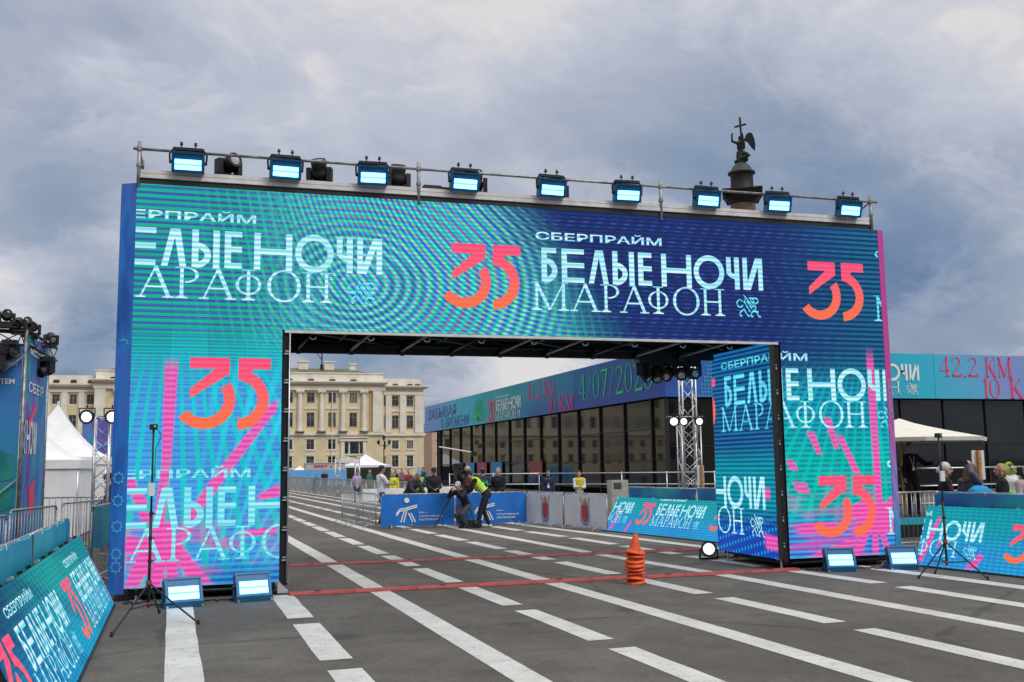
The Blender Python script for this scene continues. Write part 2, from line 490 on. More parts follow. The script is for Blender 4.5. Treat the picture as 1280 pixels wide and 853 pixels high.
def thin_serif(s, x0, z0, x1, z1, wt=0.16, wn=0.05):
    """high-contrast narrow serif figures: 0-9 , / К М drawn stroke by stroke in a unit box, then stretched"""
    G = {}
    def I(h=1.0): return [rect(.42, 0, .58, 1), rect(.25, 0, .75, .03), [(.22, .84), (.22, .87), (.45, 1), (.45, .93)]]
    G['1'] = (0.6, I())
    G['4'] = (1.0, [rect(.60, 0, .76, 1), rect(.42, 0, .94, .03), rect(.0, .27, 1, .31), stroke((.04, .29), (.66, .98), .055)])
    G['2'] = (0.95, arc(.45, .76, .42, .24, -25, 165, .15, 16, .04) + [stroke((.77, .66), (.06, .04), .07), rect(.04, 0, .92, .10), rect(.87, .02, .93, .2)])
    G['0'] = (0.95, arc(.47, .5, .42, .5, 0, 360, .15, 34, .035))
    G['6'] = (0.95, arc(.47, .28, .42, .28, 0, 360, .14, 26, .035) + arc(.60, .38, .55, .62, 100, 182, .14, 14, .05))
    G['7'] = (0.9, [rect(.04, .92, .9, 1), rect(.04, .8, .09, 1), stroke((.84, .94), (.32, 0), .13)])
    G[','] = (0.4, [rect(.1, 0, .3, .07), stroke((.27, .03), (.12, -.1), .06)])
    G['/'] = (0.7, [stroke((.02, -.02), (.66, 1.0), .05)])
    G[' '] = (0.45, [])
    G['К'] = (1.15, [rect(.14, 0, .30, 1), rect(0, 0, .44, .03), rect(0, .97, .44, 1), stroke((.28, .42), (.88, 1), .05), stroke((.45, .56), (.98, 0), .15), rect(.78, .97, 1.02, 1), rect(.82, 0, 1.12, .03)])
    G['М'] = (1.45, [rect(.12, 0, .17, 1), rect(0, 0, .3, .03), rect(1.1, 0, 1.26, 1), rect(.96, 0, 1.4, .03), stroke((.16, .98), (.64, .02), .15), stroke((1.16, .98), (.66, .02), .05), rect(0, .97, .22, 1), rect(1.1, .97, 1.4, 1)])
    tot = sum(G[c][0] + .12 for c in s) - .12
    out = []; x = 0
    for c in s:
        w, P = G[c]
        for q in P: out.append([(x0 + (x + p[0]) / tot * (x1 - x0), z0 + p[1] * (z1 - z0)) for p in q])
        x += w + .12
    return out


BRAND = lambda: text_polys('СБЕРПРАЙМ', 5.795, 5.005, 7.923, 5.165, 0.018)
BR = BRAND(); TI = title_polys(); SU = subtitle_polys(); EM = emblem_polys(); NU = number_polys()
NUC = [NU]


def move(P, sx, ox, sz, oz): return [[(p[0] * sx + ox, p[1] * sz + oz) for p in q] for q in P]


def place(P, r, frame, off, name, m_, parent, uvP=None):
    """lay clipped 2-D art on a plane; frame = origin, ex, ez, normal (unit vectors)"""
    o, ex, ez, n = (Vector(v) for v in frame)
    mb = MB()
    for i, q in enumerate(P):
        c = clip(q, r) if r else q
        if not c: continue
        pts = [o + ex * a + ez * b + n * off for a, b in c]
        a_ = (pts[1] - pts[0]).cross(pts[2] - pts[0])
        uv = [(a, b) for a, b in c]
        if a_.dot(n) < 0: pts = pts[::-1]; uv = uv[::-1]
        mb.face(pts, uv)
    if not mb.f: return None
    return mb.build(name, m_, parent)


# ------------------------------------------------------------------ screen materials
def stripes(t, v, period, lo, p=1.0):
    s = t.add(t.mul(t.sin(t.mul(v, 2 * math.pi / period)), 0.5), 0.5)
    return t.add(lo, t.mul(s, 1 - lo))


def led_base(mt, t, b, col, k=1.0, vary=False):
    if vary:
        oi = t.node('ShaderNodeObjectInfo').outputs['Random']; v_ = t.add(.91, t.mul(oi, .14)); col = t.mix(1.0, col, t.comb(v_, v_, t.add(v_, .01)), 'MULTIPLY')
    b.inputs['Base Color'].default_value = (0.005, 0.005, 0.006, 1)
    b.inputs['Roughness'].default_value = 0.6
    b.inputs['Specular IOR Level'].default_value = 0.08
    t.l.new(col, b.inputs['Emission Color']); b.inputs['Emission Strength'].default_value = k
    return mt


def led_gate():
    mt, t, b = new_mat('led_screen_front')
    uvn = t.node('ShaderNodeUVMap').outputs[0]
    u, v, _ = t.xyz(uvn)
    nz = t.noise(t.comb(t.mul(u, .5), t.mul(v, .8), 2.0), 1.1, 3, .5)
    nz2 = t.noise(t.comb(u, v, 5.0), 2.3, 3, .5)
    teal = (0.0, .40, .34); cyan = (0.0, .62, .74); blue = (.035, .14, .62); navy = (.006, .028, .17); deep = (.004, .05, .17); viol = (.17, .15, .66)
    s1 = t.ss(t.sin(t.mul(v, 2 * math.pi / .083)), -.5, .6)
    s2 = t.ss(t.sin(t.add(t.mul(v, 2 * math.pi / .047), t.mul(nz, 3))), -.4, .8)
    # left of the beam: teal lines over violet blue
    left = t.mix(s1, (.05, .08, .40), (.0, .52, .24))
    left = t.mix(t.mul(s2, .45), left, (.02, .30, .50))
    # centre of the beam: cyan with coloured interference rings
    cxn, czn = 6.6, 6.9
    du = t.sub(u, cxn); dv = t.sub(v, czn)
    dist = t.m('SQRT', t.add(t.mul(du, du), t.mul(dv, dv)))
    du2 = t.sub(u, 3.0); dv2 = t.sub(v, 4.2)
    dist2 = t.m('SQRT', t.add(t.mul(du2, du2), t.mul(t.mul(dv2, dv2), 2.0)))
    ch = []
    for f, g, ph in ((80, 41, 0.0), (85, 38, 2.1), (91, 44, 4.0)):
        a_ = t.add(t.mul(t.sin(t.add(t.mul(dist, f), ph)), .5), .5)
        b_ = t.add(t.mul(t.sin(t.add(t.mul(dist2, g), ph)), .5), .5)
        ch.append(t.add(t.mul(a_, .55), t.mul(b_, .45)))
    ring = t.comb(t.mul(t.m('POWER', ch[0], 2.4), .42), t.add(.10, t.mul(t.m('POWER', ch[1], 1.5), 1.05)), t.add(.22, t.mul(t.m('POWER', ch[2], 1.4), .80)))
    ring = t.mix(t.mul(t.ss(t.sin(t.mul(v, 2 * math.pi / .062)), -.2, .7), .45), ring, (.03, .10, .48))
    mc = t.mul(t.ss(u, 1.2, 3.2), t.ss(u, 7.0, 5.4))
    left = t.mix(t.mul(t.mul(t.ss(t.sin(t.add(t.mul(u, 44), t.mul(v, 9))), .2, .9), t.ss(u, .3, 2.4)), .6), left, (.04, .62, .50))
    beam = t.mix(mc, left, ring)
    # right of the beam: navy with faint violet dashes
    dash = t.mul(s1, t.ss(t.sin(t.add(t.mul(u, 27), t.mul(t.sin(t.mul(v, 4.2)), 4))), -.2, .7))
    dash = t.mul(t.ss(t.sin(t.mul(v, 2 * math.pi / .0625)), -.5, .6), t.add(.25, t.mul(dash, .75)))
    rightc = t.mix(t.mul(dash, .72), (.005, .022, .11), (.05, .085, .52))
    rightc = t.mix(t.mul(t.ss(u, 9.6, 12.0), .75), rightc, t.mix(s1, (.0, .05, .14), (.01, .20, .34)))
    beam = t.mix(t.ss(t.add(u, t.mul(t.sub(v, 4.5), .7)), 5.2, 6.9), beam, rightc)
    # legs: rays fanning from low centres
    def fan(cu, cv, N, ph):
        a_ = t.m('ARCTAN2', t.sub(u, cu), t.sub(v, cv))
        return t.ss(t.sin(t.add(t.mul(a_, N), ph)), .15, .85)
    fl = fan(.55, 5.3, 120, 0.4); fl2 = fan(.55, -1.6, 110, 0)
    legl = t.mix(s1, (.07, .22, .74), (.05, .42, .78))
    legl = t.mix(t.mul(s2, .35), legl, (.05, .55, .85))
    legl = t.mix(t.mul(fl, .75), legl, (.0, .66, .60))
    legl = t.mix(t.mul(t.mul(fl2, t.ss(u, .7, 1.3)), .55), legl, (.02, .75, .88))
    legl = t.mix(t.mul(t.ss(v, 2.5, 3.4), .85), legl, t.mix(s2, (.0, .32, .34), (.0, .62, .55)))
    # bands of magenta light low on the leg
    mg = t.mul(t.ss(v, 1.15, .25), t.ss(t.noise(t.comb(t.mul(u, .9), t.mul(v, 2.2), 1), 1.9, 3, .5), .40, .62))
    legl = t.mix(t.mul(mg, t.ss(u, 2.6, .7)), legl, (.75, .08, .42))
    legl = t.mix(t.mul(t.ss(v, .5, .05), t.ss(u, .5, 1.4)), legl, t.mix(s1, (.02, .10, .42), (.02, .33, .72)))
    fr = fan(11.7, 4.6, 100, .4)
    legr = t.mix(s1, (.01, .16, .40), (.0, .40, .50))
    legr = t.mix(t.ss(v, 2.4, 1.5), legr, t.mix(s1, (.0, .30, .42), (.0, .58, .42)))
    legr = t.mix(t.mul(fr, .6), legr, (.0, .62, .50))
    legr = t.mix(t.ss(v, .85, .35), legr, t.mix(s1, (.08, .10, .55), (.02, .42, .80)))
    mg2 = t.mul(t.ss(v, 1.5, .3), t.ss(t.noise(t.comb(t.mul(u, .7), t.mul(v, 3.0), 7), 2.1, 3, .5), .48, .66))
    legr = t.mix(t.mul(mg2, .8), legr, (.60, .10, .52))
    legr = t.mix(t.ss(v, 2.3, 3.6), legr, rightc)
    col = t.mix(t.ss(u, 5.5, 6.5), t.mix(t.ss(v, 3.0, 3.7), legl, beam), t.mix(t.ss(v, 2.7, 3.6), legr, beam))
    # LED rows: fine dark seams
    row = stripes(t, v, .0312, .80)
    rw = t.comb(row, row, row)
    col = t.mix(1.0, col, rw, 'MULTIPLY')
    return led_base(mt, t, b, col, 1.06, True)


def led_side():
    mt, t, b = new_mat('led_screen_inner')
    u, v, _ = t.xyz(t.node('ShaderNodeUVMap').outputs[0])
    s1 = t.ss(t.sin(t.mul(v, 2 * math.pi / .075)), -.4, .6)
    g = t.mul(t.ss(t.sin(t.add(t.mul(u, 60), t.mul(v, 8))), -.2, .8), t.ss(t.sin(t.sub(t.mul(v, 40), t.mul(u, 9))), -.2, .8))
    c = t.mix(s1, (.006, .045, .20), (.01, .20, .42))
    c = t.mix(t.mul(t.mul(t.ss(v, 1.9, 1.4), t.ss(v, .5, .9)), .8), c, t.mix(s1, (.0, .22, .42), (.0, .50, .46)))
    c = t.mix(t.mul(t.ss(v, .9, .4), g), c, (.01, .45, .85))
    c = t.mix(t.mul(t.ss(v, .75, .3), t.sub(1.0, g)), c, (.01, .07, .50))
    return led_base(mt, t, b, c, .85, True)


def led_board():
    mt, t, b = new_mat('led_board_screen')
    u, v, _ = t.xyz(t.node('ShaderNodeUVMap').outputs[0])
    s1 = t.ss(t.sin(t.mul(v, 2 * math.pi / .058)), -.5, .6)
    gx = t.ss(t.sin(t.mul(u, 2 * math.pi / .11)), -.6, .7)
    n = t.noise(t.comb(u, t.mul(v, 1.5), 0), .8, 3, .5)
    lo = t.mix(n, (.03, .30, .80), (.02, .62, .85)); hi = t.mix(n, (.0, .42, .36), (.0, .62, .46))
    base = t.mix(t.ss(t.add(v, t.mul(t.sub(n, .5), .8)), .15, .85), lo, hi)
    dark = t.mix(.55, base, (.02, .10, .50))
    c = t.mix(t.mul(s1, t.add(.35, t.mul(gx, .65))), dark, base)
    pk = t.ss(t.noise(t.comb(t.mul(u, 2.2), t.mul(v, 1.0), 4), 1.5, 2, .5), .66, .74)
    c = t.mix(t.mul(pk, t.mul(t.ss(v, .75, .3), .7)), c, (.50, .16, .75))
    return led_base(mt, t, b, c, .9, True)


def led_board_dark():
    mt, t, b = new_mat('led_board_screen_deep')
    u, v, _ = t.xyz(t.node('ShaderNodeUVMap').outputs[0])
    n = t.noise(t.comb(t.mul(u, .6), v, 9), .9, 3, .5)
    near = t.ss(u, .6, 3.8)
    base = t.mix(t.ss(v, .15, .95), (.0, .28, .62), (.0, .10, .20))
    base = t.mix(near, base, t.mix(t.ss(v, .1, .9), (.0, .42, .74), (.0, .36, .34)))
    # broad oblique rays
    a_ = t.m('ARCTAN2', t.sub(v, 1.6), t.sub(u, -1.0))
    ry = t.ss(t.sin(t.mul(a_, 46)), 0.1, .9)
    base = t.mix(t.mul(ry, .35), base, (.0, .04, .22))
    ry2 = t.ss(t.sin(t.add(t.mul(u, 34), t.mul(v, 26))), 0.2, .9)
    base = t.mix(t.mul(t.mul(ry2, near), .35), base, (.04, .75, .80))
    st = stripes(t, v, .05, .78)
    base = t.mix(1.0, base, t.comb(st, st, st), 'MULTIPLY')
    return led_base(mt, t, b, base, .85, True)


def led_letter(name, c0, c1, k=1.0, per=.075):
    mt, t, b = new_mat(name)
    u, v, _ = t.xyz(t.node('ShaderNodeUVMap').outputs[0])
    s = t.ss(t.sin(t.mul(v, 2 * math.pi / per)), -.6, .5)
    n = t.noise(t.comb(u, v, 0), 1.2, 2, .5)
    c = t.mix(t.mul(s, t.ss(n, .3, .6, .5, 1.0)), c0, c1)
    return led_base(mt, t, b, c, k)


def led_number(name, z0, h):
    mt, t, b = new_mat(name)
    u, v, _ = t.xyz(t.node('ShaderNodeUVMap').outputs[0])
    g = t.m('DIVIDE', t.sub(v, z0), h)
    c = t.mix(t.ss(g, 0, 1), (1.0, .17, .045), (1.0, .07, .20))
    s = t.ss(t.sin(t.mul(v, 2 * math.pi / .075)), -.5, .6)
    c = t.mix(t.mul(s, .30), c, (.95, .22, .30))
    return led_base(mt, t, b, c, .95)


M['led_gate'] = led_gate(); M['led_side'] = led_side(); M['led_board'] = led_board(); M['led_dark'] = led_board_dark()
M['let'] = led_letter('led_letter', (.22, .72, .86), (.72, .98, 1.0))
M['let_c'] = led_letter('led_letter_cyan', (.06, .52, .74), (.22, .88, .96))
M['let_soft'] = led_letter('led_letter_soft', (.12, .66, .82), (.42, .90, .95))
def soft_pink():
    mt, t, b = new_mat('led_pink_ray')
    u, v, _ = t.xyz(t.node('ShaderNodeUVMap', uv_map='UVMap').outputs[0])
    a, l, _ = t.xyz(t.node('ShaderNodeUVMap', uv_map='Soft').outputs[0])
    s_ = t.ss(t.sin(t.mul(v, 2 * math.pi / .075)), -.6, .5)
    c = t.mix(s_, (.72, .06, .46), (1.0, .14, .46))
    led_base(mt, t, b, c, .95)
    nz = t.noise(t.comb(t.mul(u, 2.0), t.mul(v, 3.5), 0), 1.6, 2, .5)
    ea = t.ss(t.m('ABSOLUTE', a), 1.0, .55)
    el = t.mul(t.ss(l, 0.0, .14), t.ss(l, 1.0, .86))
    f = t.mul(t.mul(ea, el), t.ss(nz, .18, .42, .55, .95))
    tr = t.node('ShaderNodeBsdfTransparent'); mx = t.node('ShaderNodeMixShader')
    t.l.new(f, mx.inputs[0]); t.l.new(tr.outputs[0], mx.inputs[1]); t.l.new(b.outputs[0], mx.inputs[2])
    t.l.new(mx.outputs[0], t.n['Material Output'].inputs['Surface'])
    return mt
M['pink'] = soft_pink()


def printed(name, cols, scale=.35, seed=0.0, rough=.6, stretch=(1, 1), bump=.25):
    """printed fabric with soft colour fields (its colours are its own)"""
    mt, t, b = new_mat(name)
    u, v, _ = t.xyz(t.node('ShaderNodeUVMap').outputs[0])
    n = t.noise(t.comb(t.mul(u, stretch[0]), t.mul(v, stretch[1]), seed), scale, 2, .5)
    c = t.ramp(t.ss(n, .3, .7), [(i / (len(cols) - 1), q) for i, q in enumerate(cols)])
    t.l.new(c, b.inputs['Base Color']); b.inputs['Roughness'].default_value = rough
    bn = t.node('ShaderNodeBump'); bn.inputs['Strength'].default_value = bump; bn.inputs['Distance'].default_value = .03
    t.l.new(t.noise(t.node('ShaderNodeNewGeometry').outputs['Position'], 2.6, 3, .5), bn.inputs['Height']); t.l.new(bn.outputs[0], b.inputs['Normal'])
    return mt


M['teal_banner'] = printed('teal_banner_fabric', [(.01, .12, .40), (.02, .30, .50), (.02, .42, .42), (.05, .38, .62)], .8, 3, stretch=(.6, 1.4))
M['aqua_banner'] = printed('aqua_banner_fabric', [(.0, .28, .46), (.01, .36, .52), (.02, .42, .55)], .8, 6)
M['violet_banner'] = printed('violet_banner_fabric', [(.07, .07, .38), (.16, .12, .50), (.03, .30, .55), (.02, .14, .50), (.03, .38, .40)], 1.0, 11, stretch=(1, .5))
M['stage_banner'] = printed('stage_banner_fabric', [(.02, .07, .34), (.03, .13, .46), (.03, .22, .55), (.02, .26, .42)], .55, 21, stretch=(.4, 1.0))
M['trim_blue'] = printed('blue_trim_print', [(.01, .09, .42), (.02, .20, .68), (.07, .10, .48)], 1.2, 2, stretch=(3, .6))
M['trim_pink'] = printed('pink_trim_print', [(.55, .05, .30), (.40, .12, .50), (.22, .20, .60), (.03, .36, .62)], .45, 5, stretch=(3, .6))


def trim_right():
    mt, t, b = new_mat('pink_trim_print')
    u, v, _ = t.xyz(t.node('ShaderNodeUVMap').outputs[0])
    n = t.noise(t.comb(t.mul(u, 3), t.mul(v, .5), 2), .9, 2, .5); w_ = t.ss(t.sin(t.mul(t.add(t.mul(u, 6), t.mul(v, 2.2)), 6.28)), -.4, .6)
    c = t.mix(t.mul(w_, .4), (.60, .05, .32), (.42, .09, .40))
    c = t.mix(t.ss(t.add(v, n), 3.4, 1.8), c, t.mix(w_, (.22, .18, .58), (.38, .22, .60)))
    c = t.mix(t.ss(t.add(v, n), 1.7, .9), c, (.03, .34, .66))
    t.l.new(c, b.inputs['Base Color']); b.inputs['Roughness'].default_value = .55
    return mt
M['trim_pink'] = trim_right()


def fascia_mat(name, stops, lu, lv=2.6, z0=5.2):
    mt, t, b = new_mat(name)
    u, v, _ = t.xyz(t.node('ShaderNodeUVMap').outputs[0])
    n = t.noise(t.comb(t.mul(u, .25), t.mul(v, .3), 1), 1.0, 2, .5)
    f = t.add(t.m('DIVIDE', u, lu), t.mul(t.sub(n, .5), .25))
    c = t.ramp(f, stops)
    h = t.m('DIVIDE', t.sub(v, z0), lv)
    c = t.mix(t.mul(t.mul(t.ss(t.add(h, t.mul(t.sub(n, .5), 1.0)), .62, .1), .7), t.ss(f, .62, .3)), c, (.02, .06, .36))
    t.l.new(c, b.inputs['Base Color']); b.inputs['Roughness'].default_value = .5
    return mt


# ------------------------------------------------------------------ ground and road markings
g = MB(); g.face([(-1500, -1500, 0), (1500, -1500, 0), (1500, 1500, 0), (-1500, 1500, 0)])
tag(g.build('ground', M['asphalt']), kind='structure')
RY = -.0347
dr = Vector((math.sin(RY), math.cos(RY), 0)); dl = Vector((math.cos(RY), -math.sin(RY), 0))


def uvp(u, v, z=0.0): return dl * u + dr * v + Vector((0, 0, z))


LINES = {  # name: list of (v, u_left)
    0: [(5, 0.0), (14, 0.02), (60, 0.0)], 1: [(5, 1.30), (14, 1.35), (60, 1.35)], 2: [(5, 2.62), (9, 2.66), (18, 2.70), (27, 2.70), (70, 2.75)],
    3: [(5, 3.92), (14, 3.94), (25, 3.98), (37, 4.1), (80, 4.3)], 4: [(5, 5.22), (10, 5.25), (18, 5.21), (41, 5.07), (110, 5.3)],
    5: [(5, 6.66), (10, 6.64), (15, 6.53), (23, 6.42), (29, 6.33), (55, 6.1), (110, 6.2)], 6: [(5, 8.1), (10, 8.04), (14, 7.99), (18, 7.74), (28, 7.56), (65, 7.25), (130, 7.2)],
    7: [(5, 9.45), (12, 9.38), (17, 9.07), (22, 8.98), (27, 8.70), (74, 8.2), (130, 8.1)], 8: [(5, 10.8), (12, 10.68), (19, 10.3), (28, 9.68), (82, 9.15), (130, 9.0)]}
W_L = [.31, .30, .285, .27, .28, .28, .28, .29, .32]


def ul(k, v):
    P = LINES[k]
    for (a, ua), (b, ub) in zip(P, P[1:]):
        if a <= v <= b: return ua + (ub - ua) * (v - a) / (b - a)
    return P[-1][1] if v > P[-1][0] else P[0][1]


rnd = random.Random(3)


def ragged_strip(mb, k, v0, v1, step=1.0):
    w = W_L[k]; n = max(1, int((v1 - v0) / step)); pts = []
    for i in range(n + 1):
        v = v0 + (v1 - v0) * i / n
        j = rnd.uniform(-.006, .006) if v < 30 else 0
        pts.append((uvp(ul(k, v) + j, v, .004), uvp(ul(k, v) + w + rnd.uniform(-.006, .006) * (v < 30), v, .004)))
    for a, b in zip(pts, pts[1:]): mb.face([a[0], a[1], b[1], b[0]])


for k, (a, b) in {0: (4.2, 13.9), 2: (4.2, 100), 4: (4.2, 120), 6: (4.2, 130), 8: (4.2, 130)}.items():
    mb = MB(); ragged_strip(mb, k, a, b, .6 if b < 40 else 1.0); tag(mb.build('painted_line', M['paint']), kind='structure')
for k, vend in ((1, 30), (3, 66), (5, 75), (7, 90)):
    j = -2
    while 9.35 + 2.72 * j < vend:
        a = 9.35 + 2.72 * j; L_ = 2.25
        if k == 0: L_ = 1.9
        mb = MB(); ragged_strip(mb, k, max(a, 4.2), a + L_, .5); tag(mb.build('painted_dash', M['paint']), kind='structure')
        j += 1
def soft_rays(Q, r, frame, off, parent, grow=1.45):
    o, ex, ez, n = (Vector(v) for v in frame)
    for k, q in enumerate(Q):
        a, b, c, d = (Vector(p) for p in q)
        def wid(p, p2): m_ = (p + p2) / 2; return m_ + (p - m_) * grow, m_ + (p2 - m_) * grow
        a, b = wid(a, b); d, c = wid(d, c)
        ax = ((c + d) - (a + b)) / 2; ex_ = ax * .10
        a -= ex_; b -= ex_; c += ex_; d += ex_
        N = 6; mb = MB(); sv = []
        for i in range(N):
            for j in range(N):
                st_ = [(i / N, j / N), ((i + 1) / N, j / N), ((i + 1) / N, (j + 1) / N), (i / N, (j + 1) / N)]
                pts = []; 
                for s_, l_ in st_:
                    p = (a.lerp(b, s_)).lerp(d.lerp(c, s_), l_)
                    p = Vector((min(max(p.x, r[0]), r[2]), min(max(p.y, r[1]), r[3]))); pts.append(p)
                P3 = [o + ex * p.x + ez * p.y + n * (off + .00005 * k) for p in pts]
                if (P3[1] - P3[0]).cross(P3[2] - P3[0]).length < 1e-9 and (P3[2] - P3[0]).cross(P3[3] - P3[0]).length < 1e-9: continue
                if (P3[1] - P3[0]).cross(P3[2] - P3[0]).dot(n) + (P3[2] - P3[0]).cross(P3[3] - P3[0]).dot(n) < 0: P3 = P3[::-1]; pts = pts[::-1]; st_ = st_[::-1]
                mb.face(P3, [(p.x, p.y) for p in pts]); sv += [(2 * s_ - 1, l_) for s_, l_ in st_]
        if not mb.f: continue
        me = mb.data('pink_ray', M['pink']); l2 = me.uv_layers.new(name='Soft'); l2.data.foreach_set('uv', [c_ for q_ in sv for c_ in q_])
        put(me, 'pink_ray', parent)


# ------------------------------------------------------------------ trusses
def truss_parts(root, p0, p1, size, r=.022, rb=.011, step=.45, m_=None, names=('chord', 'brace'), upv=(0, 1, 0), joined=False):
    """square lattice truss between two points: four chords, zig-zag braces on every face"""
    m_ = m_ or M['alu']
    p0 = Vector(p0); p1 = Vector(p1); d = (p1 - p0).normalized(); u = Vector(upv); u = (u - d * u.dot(d)).normalized(); w = d.cross(u)
    h = size / 2; cs = [u * h * a + w * h * b for a, b in ((-1, -1), (1, -1), (1, 1), (-1, 1))]
    L = (p1 - p0).length; n = max(2, round(L / step)); J = MB()
    for c in cs:
        mb = J if joined else MB()
        mb.tube(p0 + c, p1 + c, r, r, 8)
        if not joined: mb.build(names[0], m_, root, True)
    me_cache = {}
    for k in range(4):
        a = cs[k]; b = cs[(k + 1) % 4]
        for i in range(n):
            q0 = p0 + d * (L * i / n); q1 = p0 + d * (L * (i + 1) / n)
            s, e = (a, b) if (i + k) % 2 == 0 else (b, a)
            if joined: J.tube(q0 + s, q1 + e, rb, rb, 5)
            else:
                mb = MB(); mb.tube(q0 + s, q1 + e, rb, rb, 5); mb.build(names[1], m_, root, True)
    if joined: return J.build('lattice', m_, root, True)


# ------------------------------------------------------------------ start and finish arch
AX, AY, BZ = -1.026, 14.473, .17
arch = thing('finish_arch', 'huge finish arch across the road, clad in bright LED screens with turquoise and navy artwork', 'arch', (AX, AY, 0))
T_ = M['led_gate']


def led_panel_front(x, z, w, h, name='led_panel'):
    mb = MB(); gp = .0009
    x0, x1, z0, z1 = x + gp, x + w - gp, z + gp, z + h - gp
    mb.box((x0, 0, z0 + BZ), (x1, .09, z1 + BZ), 1)
    mb.face([(x0, -.001, z0 + BZ), (x1, -.001, z0 + BZ), (x1, -.001, z1 + BZ), (x0, -.001, z1 + BZ)], [(x0, z0), (x1, z0), (x1, z1), (x0, z1)], 0)
    return mb.build(name, [T_, M['black']], arch)


for i in range(24):
    for j in range(11):
        x = i * .5; z = j * .5
        if 2 <= x < 10 and z < 3.5: continue
        led_panel_front(x, z, .5, .5)
# inner face of the right leg
INX = 8.77 - AX
for i in range(4):
    for j in range(7):
        mb = MB(); y0 = i * .5 + .001; y1 = y0 + .498; z0 = j * .5 + .001; z1 = z0 + .498
        mb.box((INX, y0, z0 + BZ), (INX + .09, y1, z1 + BZ), 1)
        u0 = 2 - y0; u1 = 2 - y1
        mb.face([(INX - .001, y1, z0 + BZ), (INX - .001, y0, z0 + BZ), (INX - .001, y0, z1 + BZ), (INX - .001, y1, z1 + BZ)], [(u1, z0), (u0, z0), (u0, z1), (u1, z1)], 0)
        mb.build('led_panel', [M['led_side'], M['black']], arch)
for i in range(4):      # its twin on the left leg
    for j in range(7):
        mb = MB(); y0 = i * .5 + .0025; z0 = j * .5 + .0025
        mb.box((1.92, y0, z0 + BZ), (1.999, y0 + .495, z0 + .495 + BZ), 1)
        mb.face([(2.0, y0, z0 + BZ), (2.0, y0 + .495, z0 + BZ), (2.0, y0 + .495, z0 + .495 + BZ), (2.0, y0, z0 + .495 + BZ)], [(y0, z0), (y0 + .495, z0), (y0 + .495, z0 + .495), (y0, z0 + .495)], 0)
        mb.build('led_panel', [M['led_side'], M['black']], arch)
FR = ((0, 0, BZ), (1, 0, 0), (0, 0, 1), (0, -1, 0))
BEAM = (.003, 3.5, 11.997, 5.5); LL = (.003, 0, 1.997, 3.5); LR_ = (10.003, 0, 11.997, 3.5)
let = M['let']
for (dx, dz), r in (((0, 0), BEAM), ((-6.315, 0), BEAM), ((6.13, 0), BEAM), ((-6.33, -3.57), LL), ((2.575, -1.81), LR_), ((6.13, -3.58), LR_)):
    soft = M['let'] if r is BEAM else M['let_soft']
    for P, nm in ((BR, 'brand_lettering'), (TI, 'title_lettering'), (SU, 'subtitle_lettering'), (EM, 'griffin_emblem')):
        mm = M['let_c'] if (dx, dz) == (6.13, 0) else (M['let_c'] if nm == 'griffin_emblem' else (soft if r is LL else let))
        place(move(P, 1, dx, 1, dz), r, FR, .007, nm, mm, arch)
for (dx, dz), r in (((0, 0), BEAM), ((-6.13, 0), BEAM), ((-9.83, -1.8), LL), ((0, -3.58), LR_)):
    place(move(NU, 1, dx, 1, dz), r, FR, .005, 'number_35', led_number('led_number_%d' % round((dz + 10) * 100 + dx), 3.9 + dz, .99), arch)
pink_l = [[(.44, 2.97), (.60, 2.97), (.54, 1.62), (.44, 1.62)], [(.44, 1.62), (.54, 1.62), (.47, .75), (.34, .75)], [(.36, .85), (.56, .85), (.70, .35), (.46, .35)],
          [(.44, .5), (.56, .5), (.44, 0), (.31, 0)], [(.52, .45), (.64, .45), (.68, 0), (.56, 0)], [(.30, .75), (.46, .6), (.17, 0), (0, 0)], [(0, .70), (.42, .62), (.42, .42), (0, .46)],
          [(.56, .55), (.74, .50), (1.12, 0), (.86, 0)], [(1.86, 2.45), (1.99, 2.45), (1.34, 1.55), (1.18, 1.55)], [(1.18, 1.55), (1.34, 1.55), (1.02, 1.08), (.86, 1.08)],
          [(.86, 1.08), (1.0, 1.08), (.72, .5), (.58, .5)], [(0, 1.45), (.1, 1.42), (.13, 1.28), (0, 1.30)], [(.05, 1.24), (.20, 1.24), (.27, 1.1), (.12, 1.1)], [(.16, 1.0), (.27, 1.0), (.33, .85), (.20, .88)],
          [(1.72, 1.12), (2, 1.16), (2, 1.34), (1.74, 1.22)], [(1.5, .62), (1.95, .66), (1.95, .74), (1.5, .72)]]
pink_r = [[(11.65, 3.25), (11.77, 3.25), (11.79, .75), (11.67, .75)], [(11.33, .80), (12, .86), (12, .36), (11.22, .34)], [(11.57, .4), (11.68, .4), (11.66, 0), (11.56, 0)], [(11.70, .4), (11.79, .4), (11.92, 0), (11.81, 0)],
          [(11.40, .4), (11.54, .4), (11.30, 0), (11.14, 0)], [(10.76, 2.25), (10.88, 2.25), (11.02, 1.77), (10.92, 1.77)], [(11.0, 1.95), (11.10, 1.95), (11.40, 1.34), (11.28, 1.34)], [(10.42, 2.02), (10.56, 2.02), (10.68, 1.67), (10.60, 1.67)],
          [(10.02, 1.58), (10.15, 1.56), (10.21, 1.40), (10.08, 1.42)], [(10.12, 1.22), (10.34, 1.20), (10.42, 1.03), (10.22, 1.04)], [(10.2, .54), (10.9, .56), (10.9, .38), (10.2, .38)],
          [(10.4, .05), (11.2, .30), (11.26, .18), (10.6, 0)], [(11.78, .75), (12, .98), (12, .82), (11.84, .68)], [(11.2, .80), (11.5, .95), (11.5, .72), (11.2, .60)]]
for P, r in ((pink_l, LL), (pink_r, LR_)):
    soft_rays(P, r, FR, .003, arch)
IF_ = ((INX, 2, BZ), (0, -1, 0), (0, 0, 1), (-1, 0, 0))
